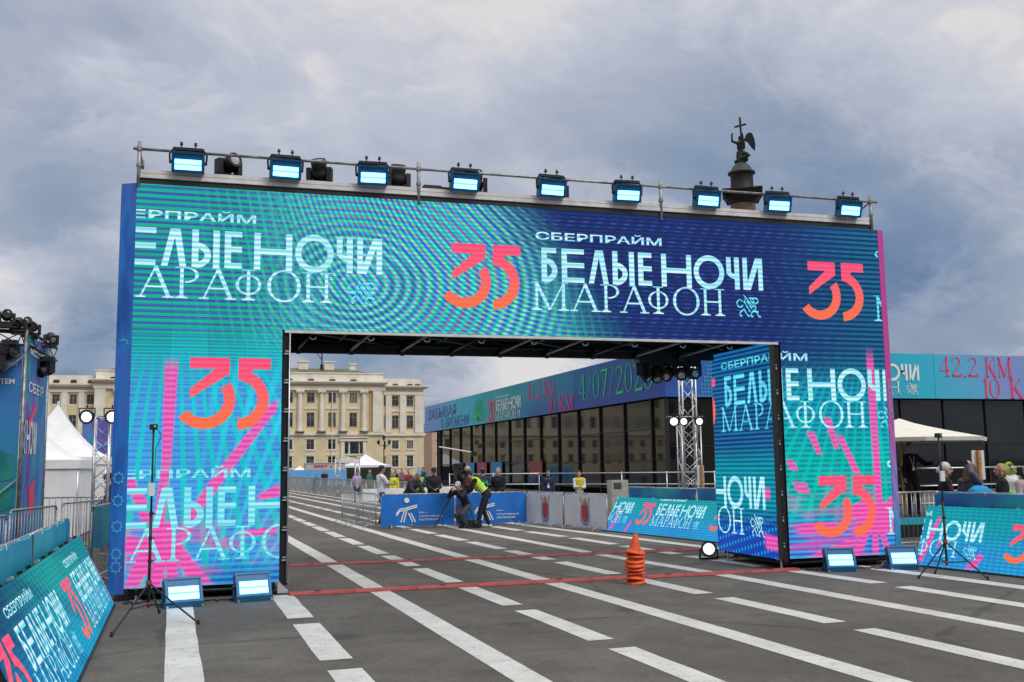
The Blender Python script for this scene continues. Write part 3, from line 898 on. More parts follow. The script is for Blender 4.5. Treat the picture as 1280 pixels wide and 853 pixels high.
for (dx, dz) in ((-5.42, -1.82), (-8.05, -3.58)):
    for P, nm in ((BR, 'brand_lettering'), (TI, 'title_lettering'), (SU, 'subtitle_lettering'), (EM, 'griffin_emblem')):
        place(move(P, 1, dx, 1, dz), (.003, 0, 1.997, 3.5), IF_, .007, nm, let if dx < -6 else M['let_c'], arch)
place(move(NU, 1, -11.676 + .12, 1, -1.82), (.003, 0, 1.997, 3.5), IF_, .005, 'number_35', led_number('led_number_in', 2.1, .99), arch)
soft_rays([[(1.62, .38), (1.997, .35), (1.997, .12), (1.66, .14)], [(1.66, .95), (1.82, .95), (1.82, 1.12), (1.66, 1.12)]], (.003, 0, 1.997, 3.5), IF_, .003, arch)
# trims and side cloths (slightly splayed beyond the screen)
def cloth(name, a, b, z0, z1, mt, root, uo=0.0, nseg=1):
    mb = MB(); a = Vector((*a, 0)); b = Vector((*b, 0)); L = (b - a).length; n = (b - a).normalized().cross(Vector((0, 0, 1))) * .008
    k0, k1 = Vector((0, 0, z0)), Vector((0, 0, z1))
    f = [a + k0, b + k0, b + k1, a + k1]; uv = [(uo, z0), (uo + L, z0), (uo + L, z1), (uo, z1)]
    mb.face([p + n for p in f], uv); mb.face([p - n for p in f][::-1], uv[::-1])
    for i in range(4):
        j = (i + 1) % 4; mb.face([f[i] + n, f[i] - n, f[j] - n, f[j] + n], [uv[i], uv[i], uv[j], uv[j]])
    return mb.build(name, mt, root)
cloth('side_trim', (-.20, .10), (-.004, .0), .10, 5.67, M['trim_blue'], arch)
cloth('side_cloth', (-.20, 2.0), (-.20, .11), .10, 5.6, M['trim_blue'], arch, 3)
cloth('side_trim', (12.004, .0), (12.145, .04), .10, 5.67, M['trim_pink'], arch, 5)
cloth('side_cloth', (12.145, .06), (12.145, 2.0), .10, 5.6, M['trim_pink'], arch, 8)
# cyan star print low on the trims
SF = ((-.20, .10, 0), Vector((.196, -.10, 0)).normalized(), (0, 0, 1), Vector((-.10, -.196, 0)).normalized())
st = []
for zc in (.45, .62, .98, 1.32, 1.62, 3.42):
    for k in range(8):
        a0 = k * 45; r0, r1 = .085, .05
        p0 = (.11 + r0 * math.cos(R(a0)), zc + r0 * math.sin(R(a0))); p1 = (.11 + r1 * math.cos(R(a0 + 22)), zc + r1 * math.sin(R(a0 + 22))); p2 = (.11 + r0 * math.cos(R(a0 + 45)), zc + r0 * math.sin(R(a0 + 45)))
        if zc > 3 and k > 2: continue
        st += [stroke(p0, p1, .016), stroke(p1, p2, .016)]
tag(place(st, (.0, .1, .215, 5.6), SF, .014, 'star_print', M['print_cyan'], arch), kind='stuff')
SF2 = ((12.004, 0, 0), Vector((.141, .04, 0)).normalized(), (0, 0, 1), Vector((.04, -.141, 0)).normalized())
st = [stroke((.08 + .06 * math.cos(R(a)), zc + .07 * math.sin(R(a))), (.08 + .04 * math.cos(R(a + 60)), zc + .045 * math.sin(R(a + 60))), .012) for zc in (2.5, 2.62, 2.76, 2.9, 3.02) for a in range(0, 360, 60)]
tag(place(st, (.0, .1, .145, 5.6), SF2, .014, 'star_print', M['print_cyan'], arch), kind='stuff')
# columns framing the opening, with pale clamps
for x0, x1 in ((2.0, 2.115), (INX + .09, 10.0)):
    pass
mb = MB(); mb.box((2.004, .03, .12), (2.115, 1.98, 3.66)); mb.build('column_cladding', M['black_soft'], arch)
mb = MB(); mb.box((INX + .10, .03, .12), (9.995, 1.98, 3.66)); mb.build('column_cladding', M['black_soft'], arch)
mb = MB(); mb.tube((2.105, -.0, .16), (2.105, -.0, 3.64), .012); mb.build('edge_rail', M['alu'], arch, True)
for k in range(9):
    for xx in (2.06,):
        mb = MB(); z = .45 + k * .41; mb.box((xx - .03, .005, z), (xx + .035, .03, z + .022)); mb.box((xx - .02, .004, z + .04), (xx + .035, .03, z + .058)); mb.build('clamp', M['alu'], arch)
    mb = MB(); z = .35 + k * .41; mb.box((INX + .105, .004, z), (INX + .13, .03, z + .035)); mb.box((INX + .105, .004, z + .06), (INX + .125, .03, z + .08)); mb.build('clamp', M['alu'], arch)
# beam: bottom profile, black back, underside frame
mb = MB(); mb.box((2.03, .0, 3.63), (9.97, .05, 3.668)); mb.build('edge_profile', M['ledge'], arch)
mb = MB(); mb.box((0.02, 1.97, 3.78), (11.98, 2.0, 5.6)); mb.build('back_cloth', M['black_soft'], arch)
mb = MB(); mb.box((0.02, 1.94, .1), (1.98, 1.97, 3.77)); mb.build('back_cloth', M['black_soft'], arch)
mb = MB(); mb.box((10.02, 1.94, .1), (11.98, 1.97, 3.77)); mb.build('back_cloth', M['black_soft'], arch)
mb = MB(); mb.box((0.0, .10, 5.80), (12.0, 1.97, 5.855)); mb.build('deck', M['dark_metal'], arch)
mb = MB(); mb.box((2.12, .55, 3.86), (9.95, 1.96, 3.89)); mb.build('ceiling_cloth', M['black_soft'], arch)
for y in (.35, 1.85):
    mb = MB(); mb.tube((2.0, y, 3.70), (10.0, y, 3.70), .03); mb.build('beam_chord', M['dark_metal'], arch, True)
    if y > 1: mb = MB(); mb.box((2.12, 1.90, 3.56), (9.96, 1.96, 3.78)); mb.build('rear_ledger', M['dark_metal'], arch)
    mb = MB(); mb.tube((2.0, y, 3.84 if y > 1 else 4.2), (10.0, y, 3.84 if y > 1 else 4.2), .03); mb.build('beam_chord', M['dark_metal'], arch, True)
    n = 16
    for k in range(n):
        a = 2.0 + 8.0 * k / n; b = a + 8.0 / n; za, zb_ = (3.71, 4.19) if k % 2 == 0 else (4.19, 3.71)
        if y > 1: za, zb_ = min(za, 3.83), min(zb_, 3.83)
        mb = MB(); mb.tube((a, y, za), (b, y, zb_), .017, n=6); mb.build('beam_brace', M['dark_metal'], arch, True)
teal_lit_tube = mat('teal_lit_steel', (.05, .10, .11), .4, .6)  # dark steel with the teal light falling on it mixed into its colour
for k in range(10):
    x = 2.35 + k * .84
    mb = MB(); mb.tube((x + .08, .10, 3.66), (x, 2.14, 3.60), .024); mb.build('cross_tube', M['scaff'] if k % 3 else M['dark_metal'], arch, True)
    mb = MB(); mb.tube((x + .03, 1.85, 3.54), (x + .03, 1.85, 3.74), .038); mb.box((x - .02, 1.80, 3.57), (x + .08, 1.90, 3.62)); mb.build('tube_clamp', M['dark_metal'], arch, True)
    mb = MB(); mb.path([(x + .04, .16, 3.60), (x + .07, .16, 3.565), (x + .12, .16, 3.57), (x + .14, .16, 3.61)], .011); mb.build('tube_hook', M['alu'], arch, True)
for k in range(5):
    x = 2.2 + k * 1.6
    mb = MB(); mb.tube((x, .4, 3.72), (x + 1.5, 1.8, 3.72), .02); mb.build('diagonal_tube', teal_lit_tube, arch, True)
    mb = MB(); mb.tube((x + .8, .36, 3.74), (x + .8, 1.84, 3.74), .02); mb.build('diagonal_tube', teal_lit_tube, arch, True)
# top ledge, guard rail and posts
mb = MB(); mb.box((-.0, -.004, 5.672), (11.88, .10, 5.745)); mb.build('ledge_backing', M['black'], arch)
mb = MB(); mb.box((.03, -.03, 5.748), (11.84, .03, 5.806)); mb.build('ledge_profile', M['ledge'], arch)
mb = MB(); mb.box((.03, -.02, 5.816), (11.84, .05, 5.868)); mb.build('ledge_profile', M['ledge'], arch)
rail = MB(); rail.tube((-.06, -.02, 6.155), (12.02, -.02, 6.155), .022); rail.build('guard_rail', M['scaff'], arch, True)
for x in (.02, 3.96, 7.93, 11.89):
    mb = MB(); mb.tube((x, -.02, 5.60), (x, -.02, 6.26), .026); mb.lathe([(.04, 0), (.04, .05)], (x, -.02, 6.13), n=10); mb.lathe([(.04, 0), (.04, .04)], (x, -.02, 5.9), n=10); mb.build('guard_post', M['scaff'], arch, True)
mb = MB(); mb.tube((.02, -.02, 6.15), (.10, .9, 5.66), .02); mb.build('rail_brace', M['scaff'], arch, True)
mb = MB(); mb.tube((11.89, -.02, 6.15), (11.5, .9, 5.66), .02); mb.build('rail_brace', M['scaff'], arch, True)
mb = MB(); mb.tube((.02, .7, 5.60), (.02, .7, 6.2), .024); mb.build('guard_post', M['scaff'], arch, True)
# jacks on the ground
for x in (.15, 2.06, 9.90, 11.8):
    for y in (.1, 1.85):
        mb = MB(); mb.tube((x, y, .012), (x, y, .26), .018); mb.box((x - .075, y - .075, .0), (x + .075, y + .075, .012)); mb.box((x - .08, y - .012, .15), (x + .08, y + .012, .165)); mb.build('jack_foot', M['alu'], arch)
mb = MB(); mb.mesh([(1.98, -.03, .2), (2.14, -.03, .02), (2.14, .07, .02), (1.98, .07, .2), (1.98, -.03, .02), (1.98, .07, .02)], [(0, 4, 1), (3, 2, 5), (0, 1, 2, 3), (4, 5, 2, 1), (0, 3, 5, 4)]); mb.build('gusset', M['alu'], arch)
for x0, x1 in ((.05, 1.95), (10.05, 11.95)):
    mb = MB(); mb.box((x0, .12, .06), (x1, 1.9, .165)); mb.build('base_frame', M['black'], arch)
    for k in range(2):
        mb = MB(); mb.tube((x0, .05 + k * 1.8, .1), (x1, .05 + k * 1.8, .1), .024); mb.build('base_tube', M['dark_metal'], arch, True)


# ------------------------------------------------------------------ flood lights (two glowing strips each)
def make_flood(name, label, ground, group):
    t = thing(name, label, 'floodlight', group=group)
    e = Vector((0, -1, 0)); tilt = R(-14) if not ground else R(24)
    ca, sa = math.cos(tilt), math.sin(tilt)
    def P(x, y, z):     # body frame tilted about x; front looks to -y
        return (x, y * ca + z * sa, -y * sa * 1 + z * ca)
    def tb(mb, a, b, mi=0):
        n0 = len(mb.v); mb.box(a, b, mi)
        mb.v[n0:] = [P(*q) for q in mb.v[n0:]]
    h = .17
    mb = MB(); tb(mb, (-.235, -.07, -h), (.235, .07, h)); mb.build('housing', M['flood_body_blue_lit'], t)
    mb = MB(); tb(mb, (-.255, -.085, -h - .012), (-.228, .08, h + .012)); tb(mb, (.228, -.085, -h - .012), (.255, .08, h + .012)); tb(mb, (-.228, -.085, h - .02), (.228, .08, h + .012)); tb(mb, (-.228, -.085, -h - .012), (.228, .08, -h + .02))
    mb.build('frame', M['flood_body_blue_lit'], t)
    for z0 in (-.135, -.035):
        mb = MB(); tb(mb, (-.205, -.082, z0), (.205, -.0705, z0 + .082)); mb.build('light_strip', M['strip'], t)
    mb = MB()
    for k in range(12): tb(mb, (-.2 + k * .035, .07, -h), (-.19 + k * .035, .12, h))
    mb.build('cooling_fins', M['dark_metal'], t)
    if not ground:
        mb = MB(); mb.path([(-.28, 0, -.03), (-.29, .0, .15), (-.22, 0, .27), (.22, 0, .27), (.29, 0, .15), (.28, 0, -.03)], .016); mb.box((-.24, -.03, .225), (.24, .04, .275)); mb.build('bracket', M['dark_metal'], t)
        for x in (-.11, .11):
            mb = MB(); mb.tube((x, 0, .26), (x, 0, .39), .010); mb.box((x - .024, -.03, .33), (x + .024, .03, .35)); mb.tube((x - .026, 0, .375), (x + .026, 0, .375), .008); mb.build('hook_clamp', M['black'], t)
    else:
        mb = MB(); mb.path([(-.27, 0, .02), (-.27, -.02, -.16), (-.27, .16, -.19), (.27, .16, -.19), (.27, -.02, -.16), (.27, 0, .02)], .016); mb.box((-.27, -.16, -.20), (.27, .12, -.125)); mb.build('bracket', M['flood_body_blue_lit'], t)
        for x in (-.24, .24):
            mb = MB(); mb.tube((x, -.19, -.185), (x, -.13, -.185), .018); mb.build('rubber_foot', M['alu'], t)
    for x in (-.27, .27): mb = MB(); mb.tube((x - .02, 0, 0), (x + .02, 0, 0), .035); mb.build('tilt_knob', M['black'], t)
    return t


where = ['at the left end of the guard rail', 'second from the left on the guard rail', 'third from the left on the guard rail', 'fourth from the left, beside a flat dark box', 'fifth, in the middle of the rail',
         'sixth from the left, before the right rail post', 'just left of the distant column', 'just right of the distant column', 'at the right end of the guard rail']
xs = [.67, 2.0, 3.26, 4.65, 6.04, 7.31, 8.71, 10.02, 11.39]
f0 = make_flood('flood_light', 'x', False, 'floodlights hung along the top rail of the arch')
fl = [f0]; f0.scale = (.86, .86, .76)
for k, x in enumerate(xs):
    lab = 'two-strip floodlight on the arch top, ' + where[k]
    if k == 0: f0.location = (AX + x, AY - .10, 5.98); f0['label'] = lab
    else: f = dup(f0, (AX + x, AY - .10, 5.98), R([0, 3, -3, 2, 3, -3, 2, -2, 2][k]), lab)
g0 = make_flood('flood_light', 'x', True, 'floodlights standing on the ground before the arch'); g0.scale = (.9,) * 3
for k, (x, y, rz, lab) in enumerate([(-.27, 13.72, 14, 'blue lit floodlight on the asphalt before the left leg, beside the tripod stand'), (.60, 14.0, 12, 'blue lit floodlight on the asphalt at the inner corner of the left leg'),
                                     (9.56, 14.0, -16, 'blue lit floodlight on the asphalt before the middle of the right leg'), (10.62, 13.86, -18, 'blue lit floodlight on the asphalt at the outer corner of the right leg')]):
    if k == 0: g0.location = (x, y, .185); g0.rotation_euler = (0, 0, R(rz)); g0['label'] = lab
    else: dup(g0, (x, y, .185), R(rz), lab)


# ------------------------------------------------------------------ moving heads
M['dark_lens'] = mat('dark_lens', (.03, .035, .045), .12, .3, var=.3, vscale=40)


def make_moving(hang, yaw, pitch, label, group, clear=True):
    t = thing('moving_head_light', label, 'stage light', group=group)
    s = -1 if hang else 1
    mb = MB(); mb.box((-.15, -.13, 0 if s > 0 else -.10), (.15, .13, .10 if s > 0 else 0)); mb.build('base_box', M['black'], t)
    q = Matrix.Rotation(yaw, 3, 'Z')
    for sx in (-1, 1):
        mb = MB(); mb.box((-.035 + sx * .155, -.07, s * .12 if s > 0 else -.36), (.035 + sx * .155, .07, .36 if s > 0 else -.12)); mb.v = [q @ Vector(v) for v in mb.v]; mb.build('yoke_arm', M['black'], t)
    mb = MB(); mb.box((-.19, -.07, min(s * .10, s * .15)), (.19, .07, max(s * .10, s * .15))); mb.v = [q @ Vector(v) for v in mb.v]; mb.build('yoke_base', M['black'], t)
    ax = q @ Vector((0, -math.cos(pitch), math.sin(pitch)))
    c = Vector((0, 0, s * .30)) - ax * .16
    mb = MB(); mb.lathe([(0, 0), (.07, .01), (.11, .05), (.125, .12), (.125, .16), (.105, .19), (.115, .24), (.12, .33), (.105, .36), (.1, .35), (.0, .34)], c, ax, 18); mb.build('head', M['black'], t, True)
    mb = MB(); mb.lathe([(0, .352), (.06, .349), (.095, .343)], c, ax, 18); mb.build('lens', M['glass_lens'] if clear else M['dark_lens'], t, True)
    return t


for k, (x, y, yaw, pit, lab) in enumerate([(1.22, .62, 30, 12, 'leftmost, tilted to show its clear lens'), (2.55, .68, -20, 62, 'pointing up between the second and third floodlight'), (3.74, .66, 5, 75, 'squeezed against the left rail post pair'),
                                           (4.98, .66, -15, 60, 'behind the fourth floodlight'), (6.35, .66, 20, 55, 'behind the fifth floodlight'), (7.62, .66, 20, 58, 'behind the sixth floodlight')]):
    t = make_moving(False, R(yaw), R(pit), 'black moving head light on the arch top, ' + lab, 'moving heads standing on top of the arch')
    t.location = (AX + x, AY + y - .15, 5.86)
for k, (x, yaw, pit, lab) in enumerate([(7.49, 40, -50, 'nearest the middle, aimed at the ground'), (7.73, -10, -55, 'second from the middle, aimed down'), (7.97, -40, -30, 'third of five, in front of the lattice tower'),
                                        (8.23, -25, -20, 'fourth of five, right beside the tower top'), (8.45, -5, -8, 'next to the screen, lens facing forward')]):
    t = make_moving(True, R(yaw), R(pit), 'black moving head light under the beam, ' + lab, 'moving heads hung under the beam')
    t.location = (x, 16.62, 3.60); t.scale = (.86,) * 3
ob = MB(); ob.box((-.22, -.1, 0), (.22, .1, .05)); ob.box((-.22, -.08, .05), (.05, .08, .075)); tag(ob.build('power_box', M['black'], None, loc=(AX + 4.28, AY + .14, 5.87)), 'flat dark power box lying on the arch ledge beside the fourth floodlight', 'power box')


# ------------------------------------------------------------------ par cans
def make_par(name, label, group=None, r=.11, stand=False, yaw=0.0, pit=0.0):
    t = thing(name, label, 'spotlight', group=group)
    q = Matrix.Rotation(yaw, 3, 'Z'); ax = q @ Vector((0, -math.cos(pit), math.sin(pit)))
    c = Vector((0, 0, 0))
    mb = MB(); mb.lathe([(0, -.17), (r * .5, -.17), (r * .95, -.12), (r * 1.12, -.02), (r * 1.15, .04), (r * 1.0, .04), (r * .98, .0), (0, 0)], c, ax, 20); mb.build('housing', M['black'], t, True)
    mb = MB(); sc = r * .80
    ang = [sc * (1 + .04 * math.cos(k * math.pi)) for k in range(24)]
    uu = ax.orthogonal().normalized(); ww = ax.cross(uu); cen = c + ax * .03
    rim = [cen - ax * .004 + (uu * math.cos(R(a)) + ww * math.sin(R(a))) * sc * (1.0 if (a // 5) % 6 not in (0,) else .90) for a in range(0, 360, 5)]
    for a, b in zip(rim, rim[1:] + rim[:1]): mb.face([cen, a, b])
    mb.lathe([(0, .036), (sc * .13, .034)], c, ax, 10, 1); mb.build('lens', [M['lamp_white'], M['print_black']], t, False)
    mb = MB(); s = q @ Vector((1, 0, 0)); dz_ = -1 if stand else 1
    mb.path([c + s * r * 1.2, c + s * r * 1.25 + Vector((0, .0, dz_ * r * 1.35)), c - s * r * 1.25 + Vector((0, 0, dz_ * r * 1.35)), c - s * r * 1.2], .012)
    if stand:
        b = q @ Vector((0, .12, 0)); mb.path([c + s * r * 1.2, c + s * r * 1.3 + b + Vector((0, 0, dz_ * r * 1.35)), c - s * r * 1.3 + b + Vector((0, 0, dz_ * r * 1.35)), c - s * r * 1.2], .012)
    else: mb.tube(c + Vector((0, 0, r * 1.3)), c + Vector((0, 0, r * 1.9)), .015)
    mb.build('yoke', M['black'], t)
    return t


p = make_par('ground_spotlight', 'round white lit spotlight on the asphalt at the foot of the right leg', r=.125, stand=True, yaw=R(-22), pit=R(12)); p.location = (8.62, 16.55, .185)

# ------------------------------------------------------------------ rubber cable covers across the road
for (a, b, n, lab) in (((1.10, 14.34), (9.02, 14.36), 9, 'red rubber cable cover laid across the road directly under the arch front'), ((1.42, 18.55), (9.45, 18.45), 9, 'red rubber cable cover laid across the road behind the arch')):
    t = thing('cable_cover', lab, 'cable cover', (a[0], a[1], 0), math.atan2(b[1] - a[1], b[0] - a[0]), 'red cable covers across the road')
    L = math.hypot(b[0] - a[0], b[1] - a[1]) / n; me = None
    for k in range(n):
        mb = MB(); x0 = k * L + .004; x1 = (k + 1) * L - .004
        pr = [(-.12, .006), (-.085, .034), (-.03, .042), (-.025, .035), (.025, .035), (.03, .042), (.085, .034), (.12, .006)]
        if me is None:
            vs = [(0, y, z) for y, z in pr] + [(L - .008, y, z) for y, z in pr]; fs = [(i, i + 8, i + 9, i + 1) for i in range(7)] + [tuple(range(8)), tuple(range(15, 7, -1)), (0, 7, 15, 8)]
            mb.mesh(vs, fs); me = mb.data('cover_segment', M['red_cover'])
        put(me, 'cover_segment', t, (x0, 0, 0))
        if k % 2 == 0:
            mb = MB(); mb.box((x0 + .35, -.04, .042), (x0 + .42, .04, .048)); mb.build('lid_clip', M['black'], t)

# ------------------------------------------------------------------ stack of traffic cones
c0 = None
for k in range(8):
    z = k * .062 + .0
    top = k == 7
    rr = random.Random(k)
    t = thing('traffic_cone', 'x', 'traffic cone', (5.94 + rr.uniform(-.012, .012), 13.69 + rr.uniform(-.012, .012), z), rr.uniform(0, 6.28), 'orange cones stacked on the road')
    t['label'] = 'orange traffic cone, ' + ['bottom one of the stack, flat on the asphalt', 'second from the bottom of the stack', 'third from the bottom of the stack', 'fourth from the bottom of the stack', 'fifth from the bottom of the stack', 'third from the top of the stack', 'second from the top, its rim under the top cone', 'topmost of the stack with its whole cone showing'][k]
    t.rotation_euler = (R(rr.uniform(-6, 6)) * (k > 0), R(rr.uniform(-6, 6)) * (k > 0), t.rotation_euler[2])
    mb = MB(); o = .004 * (k % 2)
    # rounded base flange with a turned-down lip
    prof = [(.10, -.0), (.148, -.0), (.152, .012), (.146, .030), (.118, .042), (.094, .055)]
    mb.lathe(prof, n=24)
    ph = rr.uniform(0, 6); mb.v = [(x_ * (1 + .045 * math.sin(3 * math.atan2(y_, x_) + ph) + .02 * math.sin(7 * math.atan2(y_, x_))), y_ * (1 + .045 * math.sin(3 * math.atan2(y_, x_) + ph)), z_ + .008 * math.sin(2 * math.atan2(y_, x_) + ph)) for x_, y_, z_ in mb.v]
    mb.build('base', M['cone'], t, True)
    mb = MB(); mb.lathe([(.094, .055), (.060, .155), (.036, .255), (.024, .275), (.016, .272)] if top else [(.094, .055), (.080, .115)], n=20); mb.build('cone_body', M['cone'], t, True)


# ------------------------------------------------------------------ tripod stands with action cameras
def tripod(name, label, loc, feet, h, hub, box_z, group):
    t = thing(name, label, 'tripod', loc, group=group)
    mb = MB(); mb.tube((0, 0, hub * .35), (0, 0, h * .55), .017); mb.tube((0, 0, h * .55), (0, 0, h), .012); mb.build('pole', M['black'], t, True)
    for fx, fy in feet:
        mb = MB(); mb.tube((0, 0, hub), (fx, fy, .015), .011); mb.lathe([(.014, -.0), (.018, .02), (.012, .05)], (fx, fy, 0)); mb.build('leg', M['black'], t)
        mb = MB(); mb.tube((0, 0, hub * .42), (fx * .52, fy * .52, hub * .48), .008); mb.build('strut', M['black'], t)
    mb = MB(); mb.lathe([(.03, 0), (.035, .02), (.03, .05)], (0, 0, hub - .02)); mb.build('hub', M['red_cover'], t, True)
    mb = MB(); mb.lathe([(.025, 0), (.028, .02), (.025, .04)], (0, 0, hub * .40)); mb.build('lower_collar', M['red_cover'], t, True)
    for z in (h * .42, h * .55, h * .30):
        mb = MB(); mb.lathe([(.022, 0), (.022, .04)], (0, 0, z)); mb.tube((0, 0, z + .02), (.05, 0, z + .02), .008); mb.build('lock_knob', M['black'], t)
    mb = MB(); mb.box((-.035, -.045, box_z), (.035, -.012, box_z + .15)); mb.build('white_battery', M['white_paint'], t)
    mb = MB(); mb.box((-.045, -.03, h + .02), (.045, .03, h + .085)); mb.tube((0, 0, h), (0, 0, h + .03), .015); mb.build('action_camera', M['black'], t)
    mb = MB(); mb.tube((.015, -.032, h + .055), (.015, -.045, h + .055), .014); mb.build('camera_lens', M['glass_lens'], t, True)
    mb = MB(); mb.path([(.04, 0, h + .03), (.09, .01, h - .05), (.03, .01, h - .2), (.02, -.01, box_z + .14)], .004, 5); mb.build('cable', M['black'], t)
    return t


tripod('camera_tripod', 'tall black tripod stand with action camera before the left leg of the arch', (-.62, 12.62, 0), [(-.30, -1.10), (.56, -.55), (.10, .55)], 2.17, .42, 1.42, 'tripod stands with small cameras')
tripod('camera_tripod', 'tall black tripod stand with action camera before the right LED board', (10.38, 12.55, 0), [(-.42, .10), (.34, -.42), (.15, .45)], 2.02, .52, 1.40, 'tripod stands with small cameras')


# ------------------------------------------------------------------ tilted LED boards
def led_row(label, A, B, nx, height, lean, mt, arts, mname='led_board', group=None):
    """boards stand from A to B on the ground and lean back by (horizontal, vertical)"""
    A = Vector((*A, 0)); B = Vector((*B, 0)); e = (B - A).normalized(); L = (B - A).length
    bk = Vector((-e.y, e.x, 0)) if lean[0] > 0 else Vector((e.y, -e.x, 0))
    u = (bk * abs(lean[0]) + Vector((0, 0, lean[1]))).normalized()
    n = e.cross(u); n = -n if n.dot(-bk) < 0 else n
    t = thing('led_board', label, 'LED board', A, group=group)
    w = L / nx; k0 = .03
    O = u * k0
    for i in range(nx):
        for j in range(2):
            mb = MB(); gp = .001; x0, x1, z0, z1 = i * w + gp, (i + 1) * w - gp, j * height / 2 + gp, (j + 1) * height / 2 - gp
            fr = [O + e * x0 + u * z0, O + e * x1 + u * z0, O + e * x1 + u * z1, O + e * x0 + u * z1]
            flip = e.cross(u).dot(n) < 0
            uv = [(x0, z0), (x1, z0), (x1, z1), (x0, z1)]
            q = [p for p in fr]
            bkp = [p - n * .07 for p in fr]
            if flip: mb.face(q[::-1], uv[::-1], 0)
            else: mb.face(q, uv, 0)
            mb.face(bkp, None, 1)
            for a in range(4): b = (a + 1) % 4; mb.face([q[a] - n * .0005, q[b] - n * .0005, bkp[b], bkp[a]], None, 1)
            mb.build('led_panel', [mt, M['black']], t)
    mb = MB(); mb.obox(O + e * L / 2 + u * -.014 - n * .03, e, u, n, L / 2, .014, .04); mb.build('bottom_profile', M['black'], t)
    for i in range(nx + 1):
        x = min(max(i * w, .03), L - .03); top = O + e * x + u * height * .9 - n * .09
        mb = MB(); mb.tube(top, Vector((0, 0, .02)) + e * x + bk * (abs(lean[0]) * height + .25), .015); mb.build('back_leg', M['dark_metal'], t)
    for i in range(nx * 2):
        p = O + e * (i + .5) * w / 2 + u * (height + .012) - n * .035
        mb = MB(); mb.obox(p, e, u, n, .035, .012, .02); mb.build('top_handle', M['alu' if i % 3 == 0 else 'dark_metal'], t)
    fr = (O, e, u, n)
    for nm, P, mm, off in arts:
        if nm == 'pink_ray': soft_rays(P, (.003, .003, L - .003, height - .003), fr, off, t)
        else: place(P, (.003, .003, L - .003, height - .003), fr, off, nm, mm, t)
    return t


def logo_arts(sx, ox, sz, oz, reps, num_mat, per=6.13, flip=False):
    a = []
    for r_ in reps:
        for P, nm in ((BR, 'brand_lettering'), (TI, 'title_lettering'), (SU, 'subtitle_lettering'), (EM, 'griffin_emblem')):
            a.append((nm, move(P, sx, ox + sx * per * r_, sz, oz), M['let'] if nm != 'griffin_emblem' else M['let_soft'], .008))
        a.append(('number_35', move(NU, sx, ox + sx * per * r_, sz, oz), num_mat, .006))
    return a


nm_ = led_number('led_number_board', .2, .6)
streak = [[(.05, .02), (.15, .02), (.42, .98 * .75), (.34, .75)], [(1.0, .02), (1.12, .02), (1.25, .35), (1.2, .35)]]
led_row('LED advertising board leaning back along the right kerb behind the arch', (9.89, 24.8), (10.79, 18.05), 7, .955, (.46, .85), M['led_board'],
        logo_arts(.51, 1.36 - 10.47 * .51, .6, .235 - 3.9 * .6, (-1, 0, 1), nm_) + [('pink_ray', [[(.25, .02), (.36, .02), (.5, .6), (.4, .6)], [(1.0, .02), (1.1, .02), (1.2, .3), (1.14, .3)]], M['pink'], .004)], group='tilted LED boards')
led_row('LED advertising board leaning back at the right edge, in front of the spectators', (11.06, 14.13), (11.62, 9.2), 5, 1.0, (.35, .93), M['led_board'],
        logo_arts(.6, .44 - 8.435 * .6, .6, .17 - 3.9 * .6, (-1, 0, 1), nm_) + [('pink_ray', [[(.02, .02), (.12, .02), (.34, .78), (.27, .78)], [(1.0, .02), (1.18, .02), (1.30, .24), (1.22, .26)], [(.36, .32), (.41, .32), (.44, .45), (.40, .45)]], M['pink'], .004)], group='tilted LED boards')
nmd = led_number('led_number_left', .08, .62)
# left board: read from near to far, so it starts at its near end
L0 = Vector((-.90, 6.9)); L1 = Vector((-1.10, 14.17)); LL_ = (L1 - L0).length
led_row('large LED advertising board leaning back in the left foreground', tuple(L0), tuple(L1), 7, .98, (.44, .88), M['led_dark'],
        logo_arts(.62, (LL_ - .25) - 9.73 * .62, .62, .09 - 3.9 * .62, (-1, 0), nmd) + logo_arts(.62, (LL_ - .25) - 9.73 * .62 - 6.13 * .62, .62, .09 - 3.9 * .62, (-1,), nmd) + [('pink_ray', [[(LL_ - .05, .02), (LL_ - .02, .02), (LL_ - .02, .6), (LL_ - .06, .62)]], M['pink'], .004)], group='tilted LED boards')
# ------------------------------------------------------------------ crowd barriers
BARME = {}


